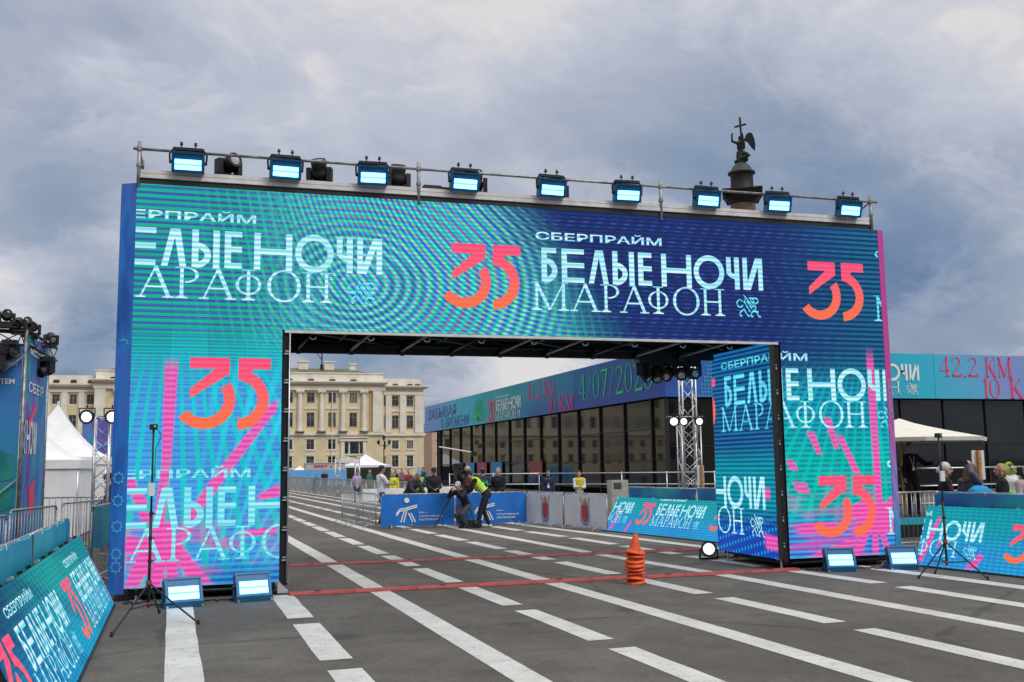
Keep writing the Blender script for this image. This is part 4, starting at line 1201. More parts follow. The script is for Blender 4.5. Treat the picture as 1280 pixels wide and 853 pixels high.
def barrier(a, b, label, group, h=.95, banner=None, bars='each', arts=(), z0=.10, bz=(.06, .93), side=-1, feet=True, name='crowd_barrier'):
    a = Vector((*a, 0)); b = Vector((*b, 0)); L = (b - a).length
    t = thing(name, label, 'barrier', a, math.atan2(b.y - a.y, b.x - a.x), group)
    mb = MB(); r = .018; c = .07
    mb.path([(.02, 0, z0), (.02, 0, h - c), (.02 + c * .3, 0, h - c * .3), (.02 + c, 0, h), (L - .02 - c, 0, h), (L - .02 - c * .3, 0, h - c * .3), (L - .02, 0, h - c), (L - .02, 0, z0), (.02, 0, z0)], r, 8); mb.build('frame', M['steel'], t, True)
    n = int(L / .125)
    if bars == 'each':
        key = round(h, 2)
        if key not in BARME: q = MB(); q.tube((0, 0, z0), (0, 0, h), .0075, n=6); BARME[key] = q.data('bar', M['steel'], True)
        for k in range(1, n): put(BARME[key], 'bar', t, (L * k / n, 0, 0))
    else:
        q = MB()
        for k in range(1, n): q.tube((L * k / n, 0, z0), (L * k / n, 0, h), .009, n=4)
        tag(q.build('bars', M['steel'], t), kind='stuff')
    if feet:
        for x in (.28, L - .28):
            mb = MB(); mb.path([(x, -.30, .0), (x, -.27, .05), (x, -.16, .10), (x, .16, .10), (x, .27, .05), (x, .30, .0)], .016, 6); mb.build('foot', M['steel'], t, True)
    if banner:
        mb = MB(); nx = 14; y = side * .026
        rr = random.Random(int(L * 100) + len(label))
        ph = rr.uniform(0, 6)
        def P(i, z): return (.01 + (L - .02) * i / nx, y + side * .012 * math.sin(i * 1.1 + ph + z * 3) + side * .006 * math.sin(i * 2.7 + z * 2), z - .012 * abs(math.sin(i * math.pi / 2.8)) * (z > bz[1] - .01) + .010 * math.sin(i * .9 + ph) * (z < bz[0] + .01))
        zs = [bz[0], bz[0] + (bz[1] - bz[0]) * .35, bz[0] + (bz[1] - bz[0]) * .7, bz[1]]
        for i in range(nx):
            for z1, z2 in zip(zs, zs[1:]):
                f = [P(i, z1), P(i + 1, z1), P(i + 1, z2), P(i, z2)]; uv = [(p[0], p[2]) for p in f]
                if side > 0: f = f[::-1]; uv = uv[::-1]
                mb.face(f, uv)
                bk = [(p[0], -side * .022, p[2]) for p in f][::-1]
                if z2 == zs[-1]: mb.face([P(i, z2), P(i + 1, z2), (P(i + 1, z2)[0], .022, z2 + .006), (P(i, z2)[0], .022, z2 + .006)], None)
        mb.build('banner', banner, t, True)
        fr = ((0, y, 0), (1, 0, 0) if side < 0 else (-1, 0, 0), (0, 0, 1), (0, side, 0))
        for nm, P_, mm in arts: place(P_, None, fr, .022, nm, mm, t)
        for k in range(6):
            for zz in (bz[1] - .015,):
                mb = MB(); x = .05 + (L - .1) * k / 5; mb.path([(x, -.026, zz - .02), (x, -.02, h + .01), (x, .02, h + .01), (x, .022, zz)], .004, 4); mb.build('cable_tie', M['print_white'], t)
    return t


def runner_logo(cx, s=1.0):
    P = [[(cx + .075 * s * math.cos(R(a)), .78 + .075 * s * math.sin(R(a))) for a in range(0, 360, 24)]]
    for o in (0, -.055):
        L = [(-.30, .40 + o), (-.20, .53 + o), (-.02, .56 + o), (.12, .60 + o), (.30, .64 + o)]
        for a, b in zip(L, L[1:]): P.append(stroke((cx + a[0], a[1]), (cx + b[0], b[1]), .036))
    for x0, x1 in ((-.05, -.17), (.02, -.09)): P.append(stroke((cx + x0, .56), (cx + x1, .16), .036))
    for x0, x1 in ((.05, .17), (.12, .25)): P.append(stroke((cx + x0, .42), (cx + x1, .16), .036))
    return P


def crest(cx):
    s = [[(cx - .11, .62), (cx - .11, .34), (cx - .06, .26), (cx, .22), (cx + .06, .26), (cx + .11, .34), (cx + .11, .62)]]
    w = [stroke((cx - .06, .56), (cx + .05, .30), .018), stroke((cx + .06, .56), (cx - .05, .30), .018), stroke((cx, .60), (cx, .27), .012)]
    g_ = [rect(cx - .05, .63, cx + .05, .70), [(cx - .06, .70), (cx - .03, .75), (cx, .72), (cx + .03, .75), (cx + .06, .70)], rect(cx - .012, .74, cx + .012, .79),
          stroke((cx - .17, .72), (cx - .08, .60), .022), stroke((cx + .17, .72), (cx + .08, .60), .022)]
    for x in (-.17, .17): g_.append([(cx + x - .03, .72), (cx + x + .03, .72), (cx + x, .80)])
    b = [stroke((cx - .14, .60), (cx - .15, .28), .024), stroke((cx + .14, .60), (cx + .15, .28), .024), stroke((cx - .15, .28), (cx - .04, .17), .034), stroke((cx + .15, .28), (cx + .04, .17), .034), stroke((cx - .05, .19), (cx + .05, .19), .04)]
    return [('crest_shield', s, M['print_red']), ('crest_ornament', w, M['print_gold']), ('crest_ornament', g_, M['print_gold']), ('crest_ribbon', b, M['print_blue'])]


W_ = M['print_white']
slog = lambda x: text_polys('МЫ —', x, .405, x + .24, .455, .012) + text_polys('СПОРТИВНЫЙ', x, .30, x + .66, .355, .012) + text_polys('ПЕТЕРБУРГ', x, .20, x + .58, .255, .012)
barrier((4.72, 28.75), (6.85, 28.68), 'crowd barrier with blue running-figure banner, left of the camera crew', 'barriers with blue banners', banner=M['blue_banner'], arts=[('runner_emblem', runner_logo(.74), W_), ('banner_lettering', slog(1.10), W_)])
barrier((6.88, 28.68), (9.02, 28.62), 'crowd barrier with blue running-figure banner, right of the camera crew, beside the white banners', 'barriers with blue banners', banner=M['blue_banner'], arts=[('runner_emblem', runner_logo(.86), W_), ('banner_lettering', slog(1.22), W_)])
barrier((9.06, 28.55), (9.44, 26.55), 'crowd barrier with white crest banner next to the blue banner', 'barriers with white crest banners', banner=M['white_banner'], arts=[(a_, [[((x_ - 1.06) * 1.3 + 1.06, (z_ - .5) * 1.2 + .52) for x_, z_ in q_] for q_ in p_], m_) for a_, p_, m_ in crest(1.06)], bz=(.06, .94))
barrier((9.47, 26.45), (9.86, 24.40), 'crowd barrier with white crest banner next to the tilted LED board', 'barriers with white crest banners', banner=M['white_banner'], arts=[(a_, [[((x_ - 1.05) * 1.3 + 1.05, (z_ - .5) * 1.2 + .52) for x_, z_ in q_] for q_ in p_], m_) for a_, p_, m_ in crest(1.05)], bz=(.06, .94))
barrier((4.62, 28.9), (4.40, 30.9), 'bare steel crowd barrier joined to the left end of the blue banner row', 'bare steel crowd barriers along the road', h=.98)
barrier((4.37, 31.0), (4.18, 33.1), 'bare steel crowd barrier second from the blue banner row, by the man in white', 'bare steel crowd barriers along the road', h=.98)
# the long far row on the right of the road
fp = [(6.2 + .0 * k, 0) for k in range(1)]
base = Vector((7.55, 36.0, 0)); step = Vector((-.02, 1, 0))
pts = [(8.6, 38.0), (8.55, 40.1), (8.45, 42.2), (8.35, 44.4), (8.25, 46.6), (8.15, 49.0), (8.1, 51.2), (8.0, 53.4), (7.95, 55.6), (7.85, 58), (7.75, 60.5), (7.6, 63), (7.45, 66), (7.3, 69), (7.15, 72), (7.0, 75), (6.85, 79), (6.7, 83), (6.5, 88)]
ordn = ['nearest', 'second', 'third', 'fourth', 'fifth', 'sixth', 'seventh', 'eighth', 'ninth', 'tenth', 'eleventh', 'twelfth', 'thirteenth', 'fourteenth', 'fifteenth', 'sixteenth', 'seventeenth', 'farthest']
for k, (a, b) in enumerate(zip(pts, pts[1:])):
    barrier(a, b, 'grey steel barrier in the far row toward the yellow building, %s of the row' % ordn[k], 'steel barriers in the far row', h=1.08, bars='joined', side=-1)
barrier((5.0, 34.2), (7.1, 34.4), 'steel barrier with plain white banner behind the man in white', 'barriers with plain white banners', h=1.0, banner=M['white_fab'], bars='joined', bz=(.62, 1.0))
barrier((7.2, 35.2), (9.3, 35.4), 'steel barrier with plain white banner behind the man in the black jacket', 'barriers with plain white banners', h=1.0, banner=M['white_fab'], bars='joined', bz=(.62, 1.0))
# teal wrapped barriers behind the LED boards
tb = M['teal_banner']
barrier((10.66, 24.8), (10.95, 21.5), 'barrier wrapped in creased turquoise banner behind the LED board right of the cone, far half', 'turquoise wrapped barriers', h=1.12, banner=tb, bars='joined', side=-1, bz=(.1, 1.12))
barrier((10.96, 21.45), (11.4, 17.2), 'barrier wrapped in creased turquoise banner behind the LED board, near half by the arch leg', 'turquoise wrapped barriers', h=1.14, banner=tb, bars='joined', side=-1, bz=(.1, 1.14))
barrier((11.56, 14.15), (11.85, 11.6), 'barrier wrapped in turquoise banner before the white-haired woman', 'turquoise wrapped barriers', h=1.18, banner=tb, bars='joined', side=-1, bz=(.1, 1.18))
barrier((11.87, 11.5), (12.2, 9.0), 'barrier wrapped in turquoise banner at the right picture edge', 'turquoise wrapped barriers', h=1.18, banner=tb, bars='joined', side=-1, bz=(.1, 1.18))
ab = M['aqua_banner']
barrier((-1.60, 10.6), (-1.70, 14.15), 'barrier wrapped in plain turquoise cloth behind the left LED board, far half', 'turquoise wrapped barriers', h=1.12, banner=ab, bars='joined', side=-1, bz=(.1, 1.12))
barrier((-1.52, 7.0), (-1.60, 10.55), 'barrier wrapped in plain turquoise cloth behind the left LED board, near half', 'turquoise wrapped barriers', h=1.12, banner=ab, bars='joined', side=-1, bz=(.1, 1.12))
barrier((-1.66, 16.6), (-1.30, 20.6), 'barrier wrapped in turquoise banner in shade just behind the left leg of the arch', 'turquoise wrapped barriers', h=1.18, banner=ab, bars='joined', side=-1, bz=(.55, 1.18))
# left side steel barriers
barrier((-3.35, 15.4), (-2.98, 17.5), 'bare steel barrier at the left picture edge beside the stage cloth', 'bare steel barriers in front of the white tents', h=1.05)
barrier((-2.96, 17.6), (-2.55, 19.7), 'bare steel barrier in front of the stage corner, second from the left edge', 'bare steel barriers in front of the white tents', h=1.12)
barrier((-2.50, 19.9), (-1.95, 21.9), 'bare steel barrier in front of the white tent wall, beside the lattice mast', 'bare steel barriers in front of the white tents', h=1.15)
barrier((-3.6, 24.6), (-1.3, 24.6), 'steel barrier close before the white tents behind the lattice mast', 'bare steel barriers in front of the white tents', h=1.15, bars='joined')
# steel barriers on the right beside the arch
barrier((12.3, 16.9), (14.3, 17.3), 'steel barrier seen right of the arch in front of the black steps', 'steel barriers right of the arch', h=1.08)
barrier((14.4, 17.3), (16.4, 17.5), 'steel barrier behind the white-haired woman', 'steel barriers right of the arch', h=1.08, bars='joined')

# ------------------------------------------------------------------ lattice masts with spotlights
t = thing('lattice_mast', 'aluminium lattice mast with two spotlights left of the arch, before the white tents', 'truss mast', (-2.06, 22, 0))
truss_parts(t, (0, 0, 0), (0, 0, 2.88), .27, r=.022, rb=.010, step=.27)
mb = MB(); mb.tube((-.3, -.1, 2.78), (.3, -.1, 2.78), .02); mb.build('crossbar', M['steel'], t, True)
for x, yaw, lab in ((-2.33, -12, 'round white spotlight on the left side of the left lattice mast'), (-1.86, 10, 'round white spotlight between the left lattice mast and the arch')):
    p = make_par('spotlight', lab, 'spotlights on the left mast', r=.125, yaw=R(yaw), pit=R(-8)); p.location = (x, 21.7, 2.80)
t = thing('lattice_tower', 'tall aluminium lattice tower with three lit spotlights behind the opening of the arch', 'truss tower', (13.55, 27, 0), R(-12))
truss_parts(t, (0, 0, 0), (0, 0, 5.6), .40, r=.025, rb=.012, step=.42)
truss_parts(t, (0, 0, 0), (0, 0, 2.85), .56, r=.022, rb=.012, step=.48, names=('sleeve_chord', 'sleeve_brace'))
mb = MB(); mb.tube((-.75, -.35, 3.06), (.35, -.35, 3.06), .018); mb.build('crossbar', M['steel'], t, True)
for x, r_, yaw, lab in ((12.84, .135, 18, 'brightest spotlight on the lattice tower, at the end of the crossbar'), (13.15, .115, 16, 'spotlight on the left chord of the lattice tower'), (13.65, .115, 16, 'spotlight on the right chord of the lattice tower')):
    p = make_par('spotlight', lab, 'spotlights on the lattice tower', r=r_, yaw=R(-yaw), pit=R(-4)); p.location = (x, 26.5, 2.92)
# far portal truss
t = thing('truss_portal', 'distant aluminium truss portal standing beside the road before the yellow building', 'truss portal', (7.6, 62, 0))
for x in (-.05, 1.15): truss_parts(t, (x, 0, 0), (x, 0, 2.3), .26, r=.025, rb=.014, step=.45, joined=True)
truss_parts(t, (-.15, 0, 2.2), (1.3, 0, 2.2), .24, r=.025, rb=.014, step=.4, joined=True)
mb = MB(); mb.box((.1, -.16, 2.06), (1.0, -.13, 2.32)); mb.build('sign_panel', M['white_paint'], t)
# light goal frame left of pavilion
t = thing('jib_crane', 'thin white camera crane arm above the crew near the glass pavilion corner', 'camera crane', (8.67, 35, 0))
mb = MB(); mb.tube((0, 0, 0), (0, 0, 2.2), .03); mb.tube((.0, 0, 0), (-.35, 0, .05), .02); mb.tube((.0, 0, 0), (.35, 0, .05), .02); mb.build('column', M['black'], t)
mb = MB(); mb.tube((-.85, 0, 2.42), (.45, 0, 2.20), .022); mb.build('arm', M['white_paint'], t); mb = MB(); mb.box((.3, -.08, 2.08), (.5, .08, 2.24)); mb.build('counterweight', M['dark_metal'], t)

# ------------------------------------------------------------------ left stage corner
t = thing('stage_corner', 'scaffold stage corner clad in blue printed cloth at the left picture edge', 'stage', (-3.25, 20, 0))
cloth('front_cloth', (-2.4, -.6), (-.02, 0), .35, 4.0, M['stage_banner'], t)
cloth('side_cloth', (.03, .05), (.03, 2.6), .35, 4.25, M['violet_banner'], t, 4)
for x, y in ((0.02, 0.0), (.03, 2.65), (-1.2, -.35), (-2.4, -.65)):
    mb = MB(); mb.tube((x, y, 0), (x, y, 4.3), .035); mb.build('pole', M['scaff'], t, True)
for z in (.5, 1.6, 2.7, 3.9):
    mb = MB(); mb.tube((-2.4, -.55, z), (0, .04, z), .022); mb.build('ledger', M['scaff'], t, True)
    mb = MB(); mb.tube((0.0, 0, z), (.0, 2.6, z), .022); mb.build('ledger', M['scaff'], t, True)
for z in (.5, 2.7):
    mb = MB(); mb.tube((-1.2, -.42, z), (0, -.09, z + 1.1), .016); mb.build('brace', M['scaff'], t, True)
FRs = ((-2.4, -.6, 0), Vector((2.38, .6, 0)).normalized(), (0, 0, 1), Vector((.6, -2.38, 0)).normalized())
place(text_polys('VTEM', 2.02, 3.30, 2.34, 3.40, .02), None, FRs, .02, 'sponsor_lettering', W_, t)
place([stroke((2.08 + .05 * math.cos(R(a)), 3.66 + .05 * math.sin(R(a))), (2.08 + .02 * math.cos(R(a + 40)), 3.66 + .02 * math.sin(R(a + 40))), .02) for a in range(0, 360, 72)] + text_polys('СПОРТ', 2.18, 3.63, 2.38, 3.69, .02), None, FRs, .02, 'sponsor_lettering', W_, t)
place([[(1.9, 1.5), (2.4, 1.6), (2.4, 2.0), (2.1, 2.15), (1.9, 2.05)], [(1.9, .9), (2.4, 1.1), (2.4, 1.5), (1.9, 1.45)]], None, FRs, .018, 'landscape_print', printed('green_field_print', [(.0, .16, .22), (.02, .30, .26)], 2, 5), t)
FRt = ((.03, .05, 0), (0, 1, 0), (0, 0, 1), (1, 0, 0))
for k, (s_, z) in enumerate((('В', 3.9), ('СБЕР', 3.2))): place(text_polys(s_, .3, z, 2.0, z + .2, .02), None, FRt, .02, 'side_lettering', W_, t)
place(move(TI, .62, -4.6, 1.15, -2.95), (.05, 1.8, 2.4, 3.2), FRt, .02, 'side_lettering', W_, t)
place([[(.9, .9), (1.5, 1.0), (1.4, 1.6), (.8, 1.4)], [(.5, 2.5), (1.3, 2.9), (1.3, 3.1), (.5, 2.7)]], None, FRt, .018, 'magenta_shape', M['print_pink'], t)
# lamp cluster on top of the corner: each lamp its own thing
rr = random.Random(5)
spots = [(-.25, -.35, 4.58, .8), (-.50, -.3, 4.62, .8), (-.02, .2, 4.56, .7), (-.42, -.45, 4.25, 1.35), (-.16, -.42, 4.35, .9), (-.62, -.5, 4.55, 1.1), (-.1, -.1, 4.50, .8), (.05, .5, 4.50, .8), (.20, 1.4, 4.25, .95), (-.8, -.6, 4.2, 1.3), (.16, 2.0, 4.50, .8)]
desc = ['upright one of the back row', 'leftmost upright one of the back row', 'rightmost upright one of the back row', 'biggest lamp, its many-lens face showing', 'right of the biggest lamp', 'above the biggest lamp at the picture edge', 'on the very corner post', 'just right of the corner post, highest', 'hanging off the side cloth, right most below', 'half cut by the left picture edge', 'right most, with a pale yellow lens']
for k, (x, y, z, s) in enumerate(spots):
    q = make_moving(k not in (0, 1, 2, 6, 7, 10), R(rr.uniform(-50, 50)), R(rr.uniform(-35, 25)), 'black stage lamp on the left stage corner, ' + desc[k], 'stage lamps on the left corner', clear=k == 10)
    q.location = (-3.25 + x, 20 + y, z - .30); q.scale = (s * .92,) * 3
t = thing('lamp_truss', 'short truss run carrying the stage lamps above the left blue cloth', 'truss', (-3.25, 20, 0))
truss_parts(t, (-2.6, -.8, 4.12), (.0, -.1, 4.12), .25, joined=True, upv=(0, 0, 1), m_=M['black']); truss_parts(t, (.0, -.1, 4.12), (.05, 2.8, 4.15), .25, joined=True, upv=(0, 0, 1), m_=M['black'])
# violet backdrop far left
t = thing('printed_backdrop', 'violet and turquoise printed backdrop between the white tent and the arch', 'backdrop', (-4.42, 40, 0))
cloth('backdrop_cloth', (0, 0), (2.4, 0), .3, 3.75, M['violet_banner'], t, 2)
for x in (0, 2.4): mb = MB(); mb.tube((x, .04, 0), (x, .04, 3.8), .025); mb.build('pole', M['scaff'], t, True)
place([stroke((.2, 2.4), (.9, 2.75), .05), stroke((.3, 1.2), (1.1, 1.9), .05)], None, ((0, 0, 0), (1, 0, 0), (0, 0, 1), (0, -1, 0)), .02, 'print_stroke', M['print_cyan'], t)


# ------------------------------------------------------------------ pagoda tents
def tent(label, x, y, s, zw, zp, group, wall=True, name='pagoda_tent', frontwall=True):
    t = thing(name, label, 'tent', (x, y, 0), group=group)
    mb = MB(); n = 10; h = s / 2
    prof = [(1 - k / n, zw + (zp - zw) * (k / n) ** 1.75) for k in range(n + 1)]
    for (r0, z0), (r1, z1) in zip(prof, prof[1:]):
        for q in range(4):
            cs = [(-1, -1), (1, -1), (1, 1), (-1, 1)]; a = cs[q]; b = cs[(q + 1) % 4]
            m_ = 4
            for i in range(m_):
                t0, t1 = i / m_, (i + 1) / m_
                f = lambda tt, r: (h * r * (a[0] + (b[0] - a[0]) * tt), h * r * (a[1] + (b[1] - a[1]) * tt))
                mb.face([(*f(t0, r0), z0), (*f(t1, r0), z0), (*f(t1, r1), z1), (*f(t0, r1), z1)])
    mb.build('roof', M['white_fab'], t)
    mb = MB(); mb.tube((0, 0, zp - .02), (0, 0, zp + .08), .04); mb.build('finial', M['white_paint'], t)
    mb = MB()
    for a, b in (((-h, -h), (h, -h)), ((h, -h), (h, h)), ((h, h), (-h, h)), ((-h, h), (-h, -h))):
        a = Vector((*a, 0)) * 1.01; b = Vector((*b, 0)) * 1.01
        mb.face([a + Vector((0, 0, zw - .22)), b + Vector((0, 0, zw - .22)), b + Vector((0, 0, zw + .01)), a + Vector((0, 0, zw + .01))])
    mb.build('valance', M['white_fab'], t)
    if wall:
        for k, (a, b) in enumerate((((-h, -h), (h, -h)), ((h, -h), (h, h)), ((h, h), (-h, h)), ((-h, h), (-h, -h)))):
            if k == 0 and not frontwall: continue
            mb = MB(); a = Vector((*a, 0)) * .98; b = Vector((*b, 0)) * .98; nn = 16; d = (b - a).normalized().cross(Vector((0, 0, 1)))
            for i in range(nn):
                o0 = d * .015 * math.sin(i * 1.7); o1 = d * .015 * math.sin((i + 1) * 1.7); p0 = a.lerp(b, i / nn); p1 = a.lerp(b, (i + 1) / nn)
                mb.face([p0 + o0 + Vector((0, 0, .03)), p1 + o1 + Vector((0, 0, .03)), p1 + o1 * .3 + Vector((0, 0, zw - .05)), p0 + o0 * .3 + Vector((0, 0, zw - .05))])
            mb.build('wall', M['white_fab'], t, True)
    for a in (-1, 1):
        for b in (-1, 1): mb = MB(); mb.tube((a * h * .97, b * h * .97, 0), (a * h * .97, b * h * .97, zw), .03); mb.build('post', M['alu'], t, True)
    return t


tent('white pagoda tent with closed walls at far left, the nearer of two peaks', -4.85, 30.3, 3.3, 2.02, 3.45, 'white tents at the left')
tent('farther white pagoda tent at far left, its peak clear of the stage cloth', -4.55, 34.5, 3.3, 2.15, 3.85, 'white tents at the left')
tent('white tent with wide peaked roof before the portal of the yellow building', 16.4, 110, 5.0, 2.0, 3.25, 'far white tents', frontwall=False)
tent('small pale tent peak above the blue hoarding', 9.55, 112, 3.0, 1.35, 2.05, 'far white tents')
# orange rope hint on tent post
t = thing('kiosk', 'long pale kiosk with red lettering beside the distant white tent', 'kiosk', (11.2, 104, 0))
mb = MB(); mb.box((-1.7, 0, 0), (2.2, 2, 2.25)); mb.build('body', mat('kiosk_paint', (.55, .50, .48), .6), t)
mb = MB(); mb.box((-1.78, -.08, 2.26), (2.28, 2.08, 2.32)); mb.build('roof', M['white_paint'], t)
place(text_polys('BEST', -.9, 1.82, .5, 2.08, .03) + [rect(.7, 1.85, .95, 1.9), rect(.8, 1.8, .86, 2.1)], None, ((0, 0, 0), (1, 0, 0), (0, 0, 1), (0, -1, 0)), .02, 'kiosk_lettering', M['print_red'], t)
# blue hoarding panels
hb = mat('blue_hoarding', (.14, .42, .80), .6); hd = M['print_blue']
for k in range(3):
    t = thing('hoarding_panel', 'light blue site hoarding panel with darker triangle, %s' % ['leftmost of three', 'middle of three', 'right of three, beside the truss portal'][k], 'hoarding', (7.2 + k * 1.75, 95, 0), group='light blue hoarding panels')
    mb = MB(); mb.box((0, 0, .1), (1.72, .06, 1.62)); mb.build('sheet', hb, t)
    if k < 2: mb = MB(); mb.face([(.35, -.01, .45), (1.5, -.01, .45), (.9, -.01, .98)]); mb.face([(.60, -.014, .45), (1.25, -.014, .45), (.9, -.014, .76)]); mb.build('triangle_print', hd, t)
    mb = MB(); mb.tube((0, .03, 0), (0, .03, 1.64), .03); mb.build('post', M['steel'], t)

# ------------------------------------------------------------------ white sign boards on pine posts
def signboard(label, loc, w, z0, z1, px_, rz=0):
    t = thing('sign_board', label, 'sign', loc, rz, 'white boards on pine posts')
    mb = MB(); mb.box((-w / 2, 0, z0), (w / 2, .02, z1)); mb.build('board', M['white_paint'], t)
    mb = MB(); mb.box((px_ - .03, -.07, 0), (px_ + .03, -.004, z1 + .0)); mb.build('post', M['wood'], t)
    mb = MB(); mb.tube((px_, -.08, z1 - .15), (px_, -.07, z1 - .15), .010); mb.build('bolt', M['dark_metal'], t)
    return t
signboard('white board back on a pine post between the spectators right of the arch', (13.76, 15.6, 0), .27, 1.34, 1.88, -.02)
signboard('narrow white board on a pine post just left of the arch inner screen', (12.35, 24.0, 0), .19, 1.14, 1.66, .02)
t = thing('air_unit', 'pale grey air conditioning cabinet behind the white crest banner', 'cabinet', (12.5, 30, 0))
mb = MB(); mb.box((-.28, -.2, 0), (.28, .2, 1.22)); mb.build('cabinet', mat('cabinet_grey', (.42, .42, .38), .6), t)
mb = MB()
for k in range(6): mb.box((-.22, -.215, .95 + k * .035), (.04, -.2, .965 + k * .035))
mb.build('grille', M['dark_metal'], t)

# ------------------------------------------------------------------ sun umbrella
t = thing('parasol', 'cream peaked parasol beyond the steps right of the arch', 'parasol', (16.25, 21, 0))
mb = MB(); n = 12; zt = 2.74
for q in range(8):
    a0, a1 = R(22.5 + q * 45), R(22.5 + (q + 1) * 45)
    for k in range(6):
        r0, r1 = 2.05 * (1 - k / 6), 2.05 * (1 - (k + 1) / 6)
        z = lambda r: zt - .50 * (r / 2.05) ** .8
        mb.face([(r0 * math.cos(a0), r0 * math.sin(a0), z(r0)), (r0 * math.cos(a1), r0 * math.sin(a1), z(r0)), (r1 * math.cos(a1), r1 * math.sin(a1), z(r1)), (r1 * math.cos(a0), r1 * math.sin(a0), z(r1))])
    mb.face([(2.05 * math.cos(a0), 2.05 * math.sin(a0), 2.24), (2.05 * math.cos(a1), 2.05 * math.sin(a1), 2.24), (2.03 * math.cos(a1), 2.03 * math.sin(a1), 2.15), (2.03 * math.cos(a0), 2.03 * math.sin(a0), 2.15)])
mb.build('canopy', M['cream_fab'], t)
mb = MB(); mb.tube((0, 0, 0), (0, 0, 2.72), .03); mb.build('pole', M['wood'], t)
for q in range(8):
    a0 = R(22.5 + q * 45); mb = MB(); mb.tube((2.0 * math.cos(a0), 2.0 * math.sin(a0), 2.21), (0, 0, 2.66), .012, n=5); mb.build('rib', M['wood'], t)
mb = MB(); mb.lathe([(.3, 0), (.3, .06), (.05, .09)], n=14); mb.build('base', M['dark_metal'], t)
# ------------------------------------------------------------------ steps and black crates behind the right barrier
t = thing('metal_steps', 'black metal steps with pale treads behind the steel barrier right of the arch', 'steps', (12.9, 18.4, 0))
for k in range(5):
    mb = MB(); mb.box((0, k * .24, .0), (1.0, k * .24 + .23, .13 + k * .17)); mb.build('riser', M['dark_metal'], t)
    mb = MB(); mb.box((-.01, k * .24 - .01, .132 + k * .17), (1.01, k * .24 + .23, .15 + k * .17)); mb.build('tread', M['ledge'], t)
# ------------------------------------------------------------------ glass pavilion
PC = Vector((22.6905, 47.9936, 0)); PL = 52.0; PF = 34.0
pav = thing('glass_pavilion', 'long dark glass pavilion with a broad printed turquoise and blue fascia', 'pavilion', PC)
glass = mat('dark_glass', (.006, .008, .010), .03, var=0, spec=.5)
glass2 = mat('dark_glass_dim', (.010, .014, .018), .06, var=.3, vscale=.4, spec=.42)
mull = mat('mullion', (.008, .008, .009), .5)
ZB, ZT = 5.2, 7.75
# left facade runs away along dr, front facade runs along +X
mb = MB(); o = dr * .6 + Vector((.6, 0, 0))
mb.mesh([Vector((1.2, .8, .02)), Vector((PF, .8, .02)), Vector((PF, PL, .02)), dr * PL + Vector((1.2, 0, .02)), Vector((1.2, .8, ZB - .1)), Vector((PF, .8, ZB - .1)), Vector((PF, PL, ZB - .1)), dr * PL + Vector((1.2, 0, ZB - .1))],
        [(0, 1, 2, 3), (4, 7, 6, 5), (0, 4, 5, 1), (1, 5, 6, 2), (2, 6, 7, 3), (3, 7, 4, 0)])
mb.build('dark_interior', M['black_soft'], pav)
rr = random.Random(9)
ys = [1.9 + 3.45 * k for k in range(-1, 15)]
ys[0] = .25; ys = [y for y in ys if y < 47.5]
for a, b in zip(ys, ys[1:]):
    for j, (z0, z1) in enumerate(((.45, 1.9), (1.95, 3.55), (3.6, 5.12))):
        mb = MB(); p = dr * (a + .05); q = dr * (b - .05); off = Vector((.30, 0, 0)); j2 = Vector((rr.uniform(-.008, .008), 0, 0))
        f = [p + off + Vector((0, 0, z0)), q + off + j2 + Vector((0, 0, z0)), q + off + j2 + Vector((0, 0, z1)), p + off + Vector((0, 0, z1))]
        mb.mesh(f + [v + Vector((.03, 0, 0)) for v in f], [(0, 3, 2, 1), (4, 5, 6, 7), (0, 1, 5, 4), (1, 2, 6, 5), (2, 3, 7, 6), (3, 0, 4, 7)])
        mb.build('glass_pane', glass2 if rr.random() < .4 else glass, pav)
for y in ys:
    p = dr * y + Vector((.28, 0, 0)); mb = MB(); mb.obox(p + Vector((0, 0, 2.6)), (1, 0, 0), dr, (0, 0, 1), .10, .06, 2.59); mb.build('mullion', mull, pav)
for z in (.40, 1.925, 3.575):
    mb = MB(); mb.obox(dr * 23.9 + Vector((.29, 0, z)), (1, 0, 0), dr, (0, 0, 1), .05, 23.6, .025 if z > 1 else .05); mb.build('transom', mull, pav)
xs_ = [.3 + 2.9 * k for k in range(12)]
for a, b in zip(xs_, xs_[1:]):
    for z0, z1 in ((.45, 2.6), (2.65, 5.12)):
        mb = MB(); mb.box((a + .05, .30, z0), (b - .05, .33, z1)); mb.build('glass_pane', glass if rr.random() < .6 else glass2, pav)
for x in xs_: mb = MB(); mb.box((x - .06, .20, 0), (x + .06, .40, 5.18)); mb.build('mullion', mull, pav)
mb = MB(); mb.box((.3, .22, 2.60), (PF, .36, 2.65)); mb.build('transom', mull, pav)
mb = MB(); mb.box((.3, .22, .36), (PF, .36, .44)); mb.build('transom', mull, pav)
mb = MB(); mb.mesh([Vector((0.05, .05, ZB - .015)), Vector((PF, .05, ZB - .015)), Vector((PF, PL, ZB - .015)), dr * PL + Vector((.05, 0, ZB - .015)), Vector((0.05, .05, ZB + .1)), Vector((PF, .05, ZB + .1)), Vector((PF, PL, ZB + .1)), dr * PL + Vector((.05, 0, ZB + .1))],
               [(0, 3, 2, 1), (4, 5, 6, 7), (0, 1, 5, 4), (1, 2, 6, 5), (2, 3, 7, 6), (3, 0, 4, 7)]); mb.build('soffit', mull, pav)
mb = MB(); mb.mesh([Vector((.1, .1, ZT - .1)), Vector((PF, .1, ZT - .1)), Vector((PF, PL, ZT - .1)), dr * (PL - .1) + Vector((.1, 0, ZT - .1))], [(0, 1, 2, 3)]); mb.build('roof', M['dark_metal'], pav)
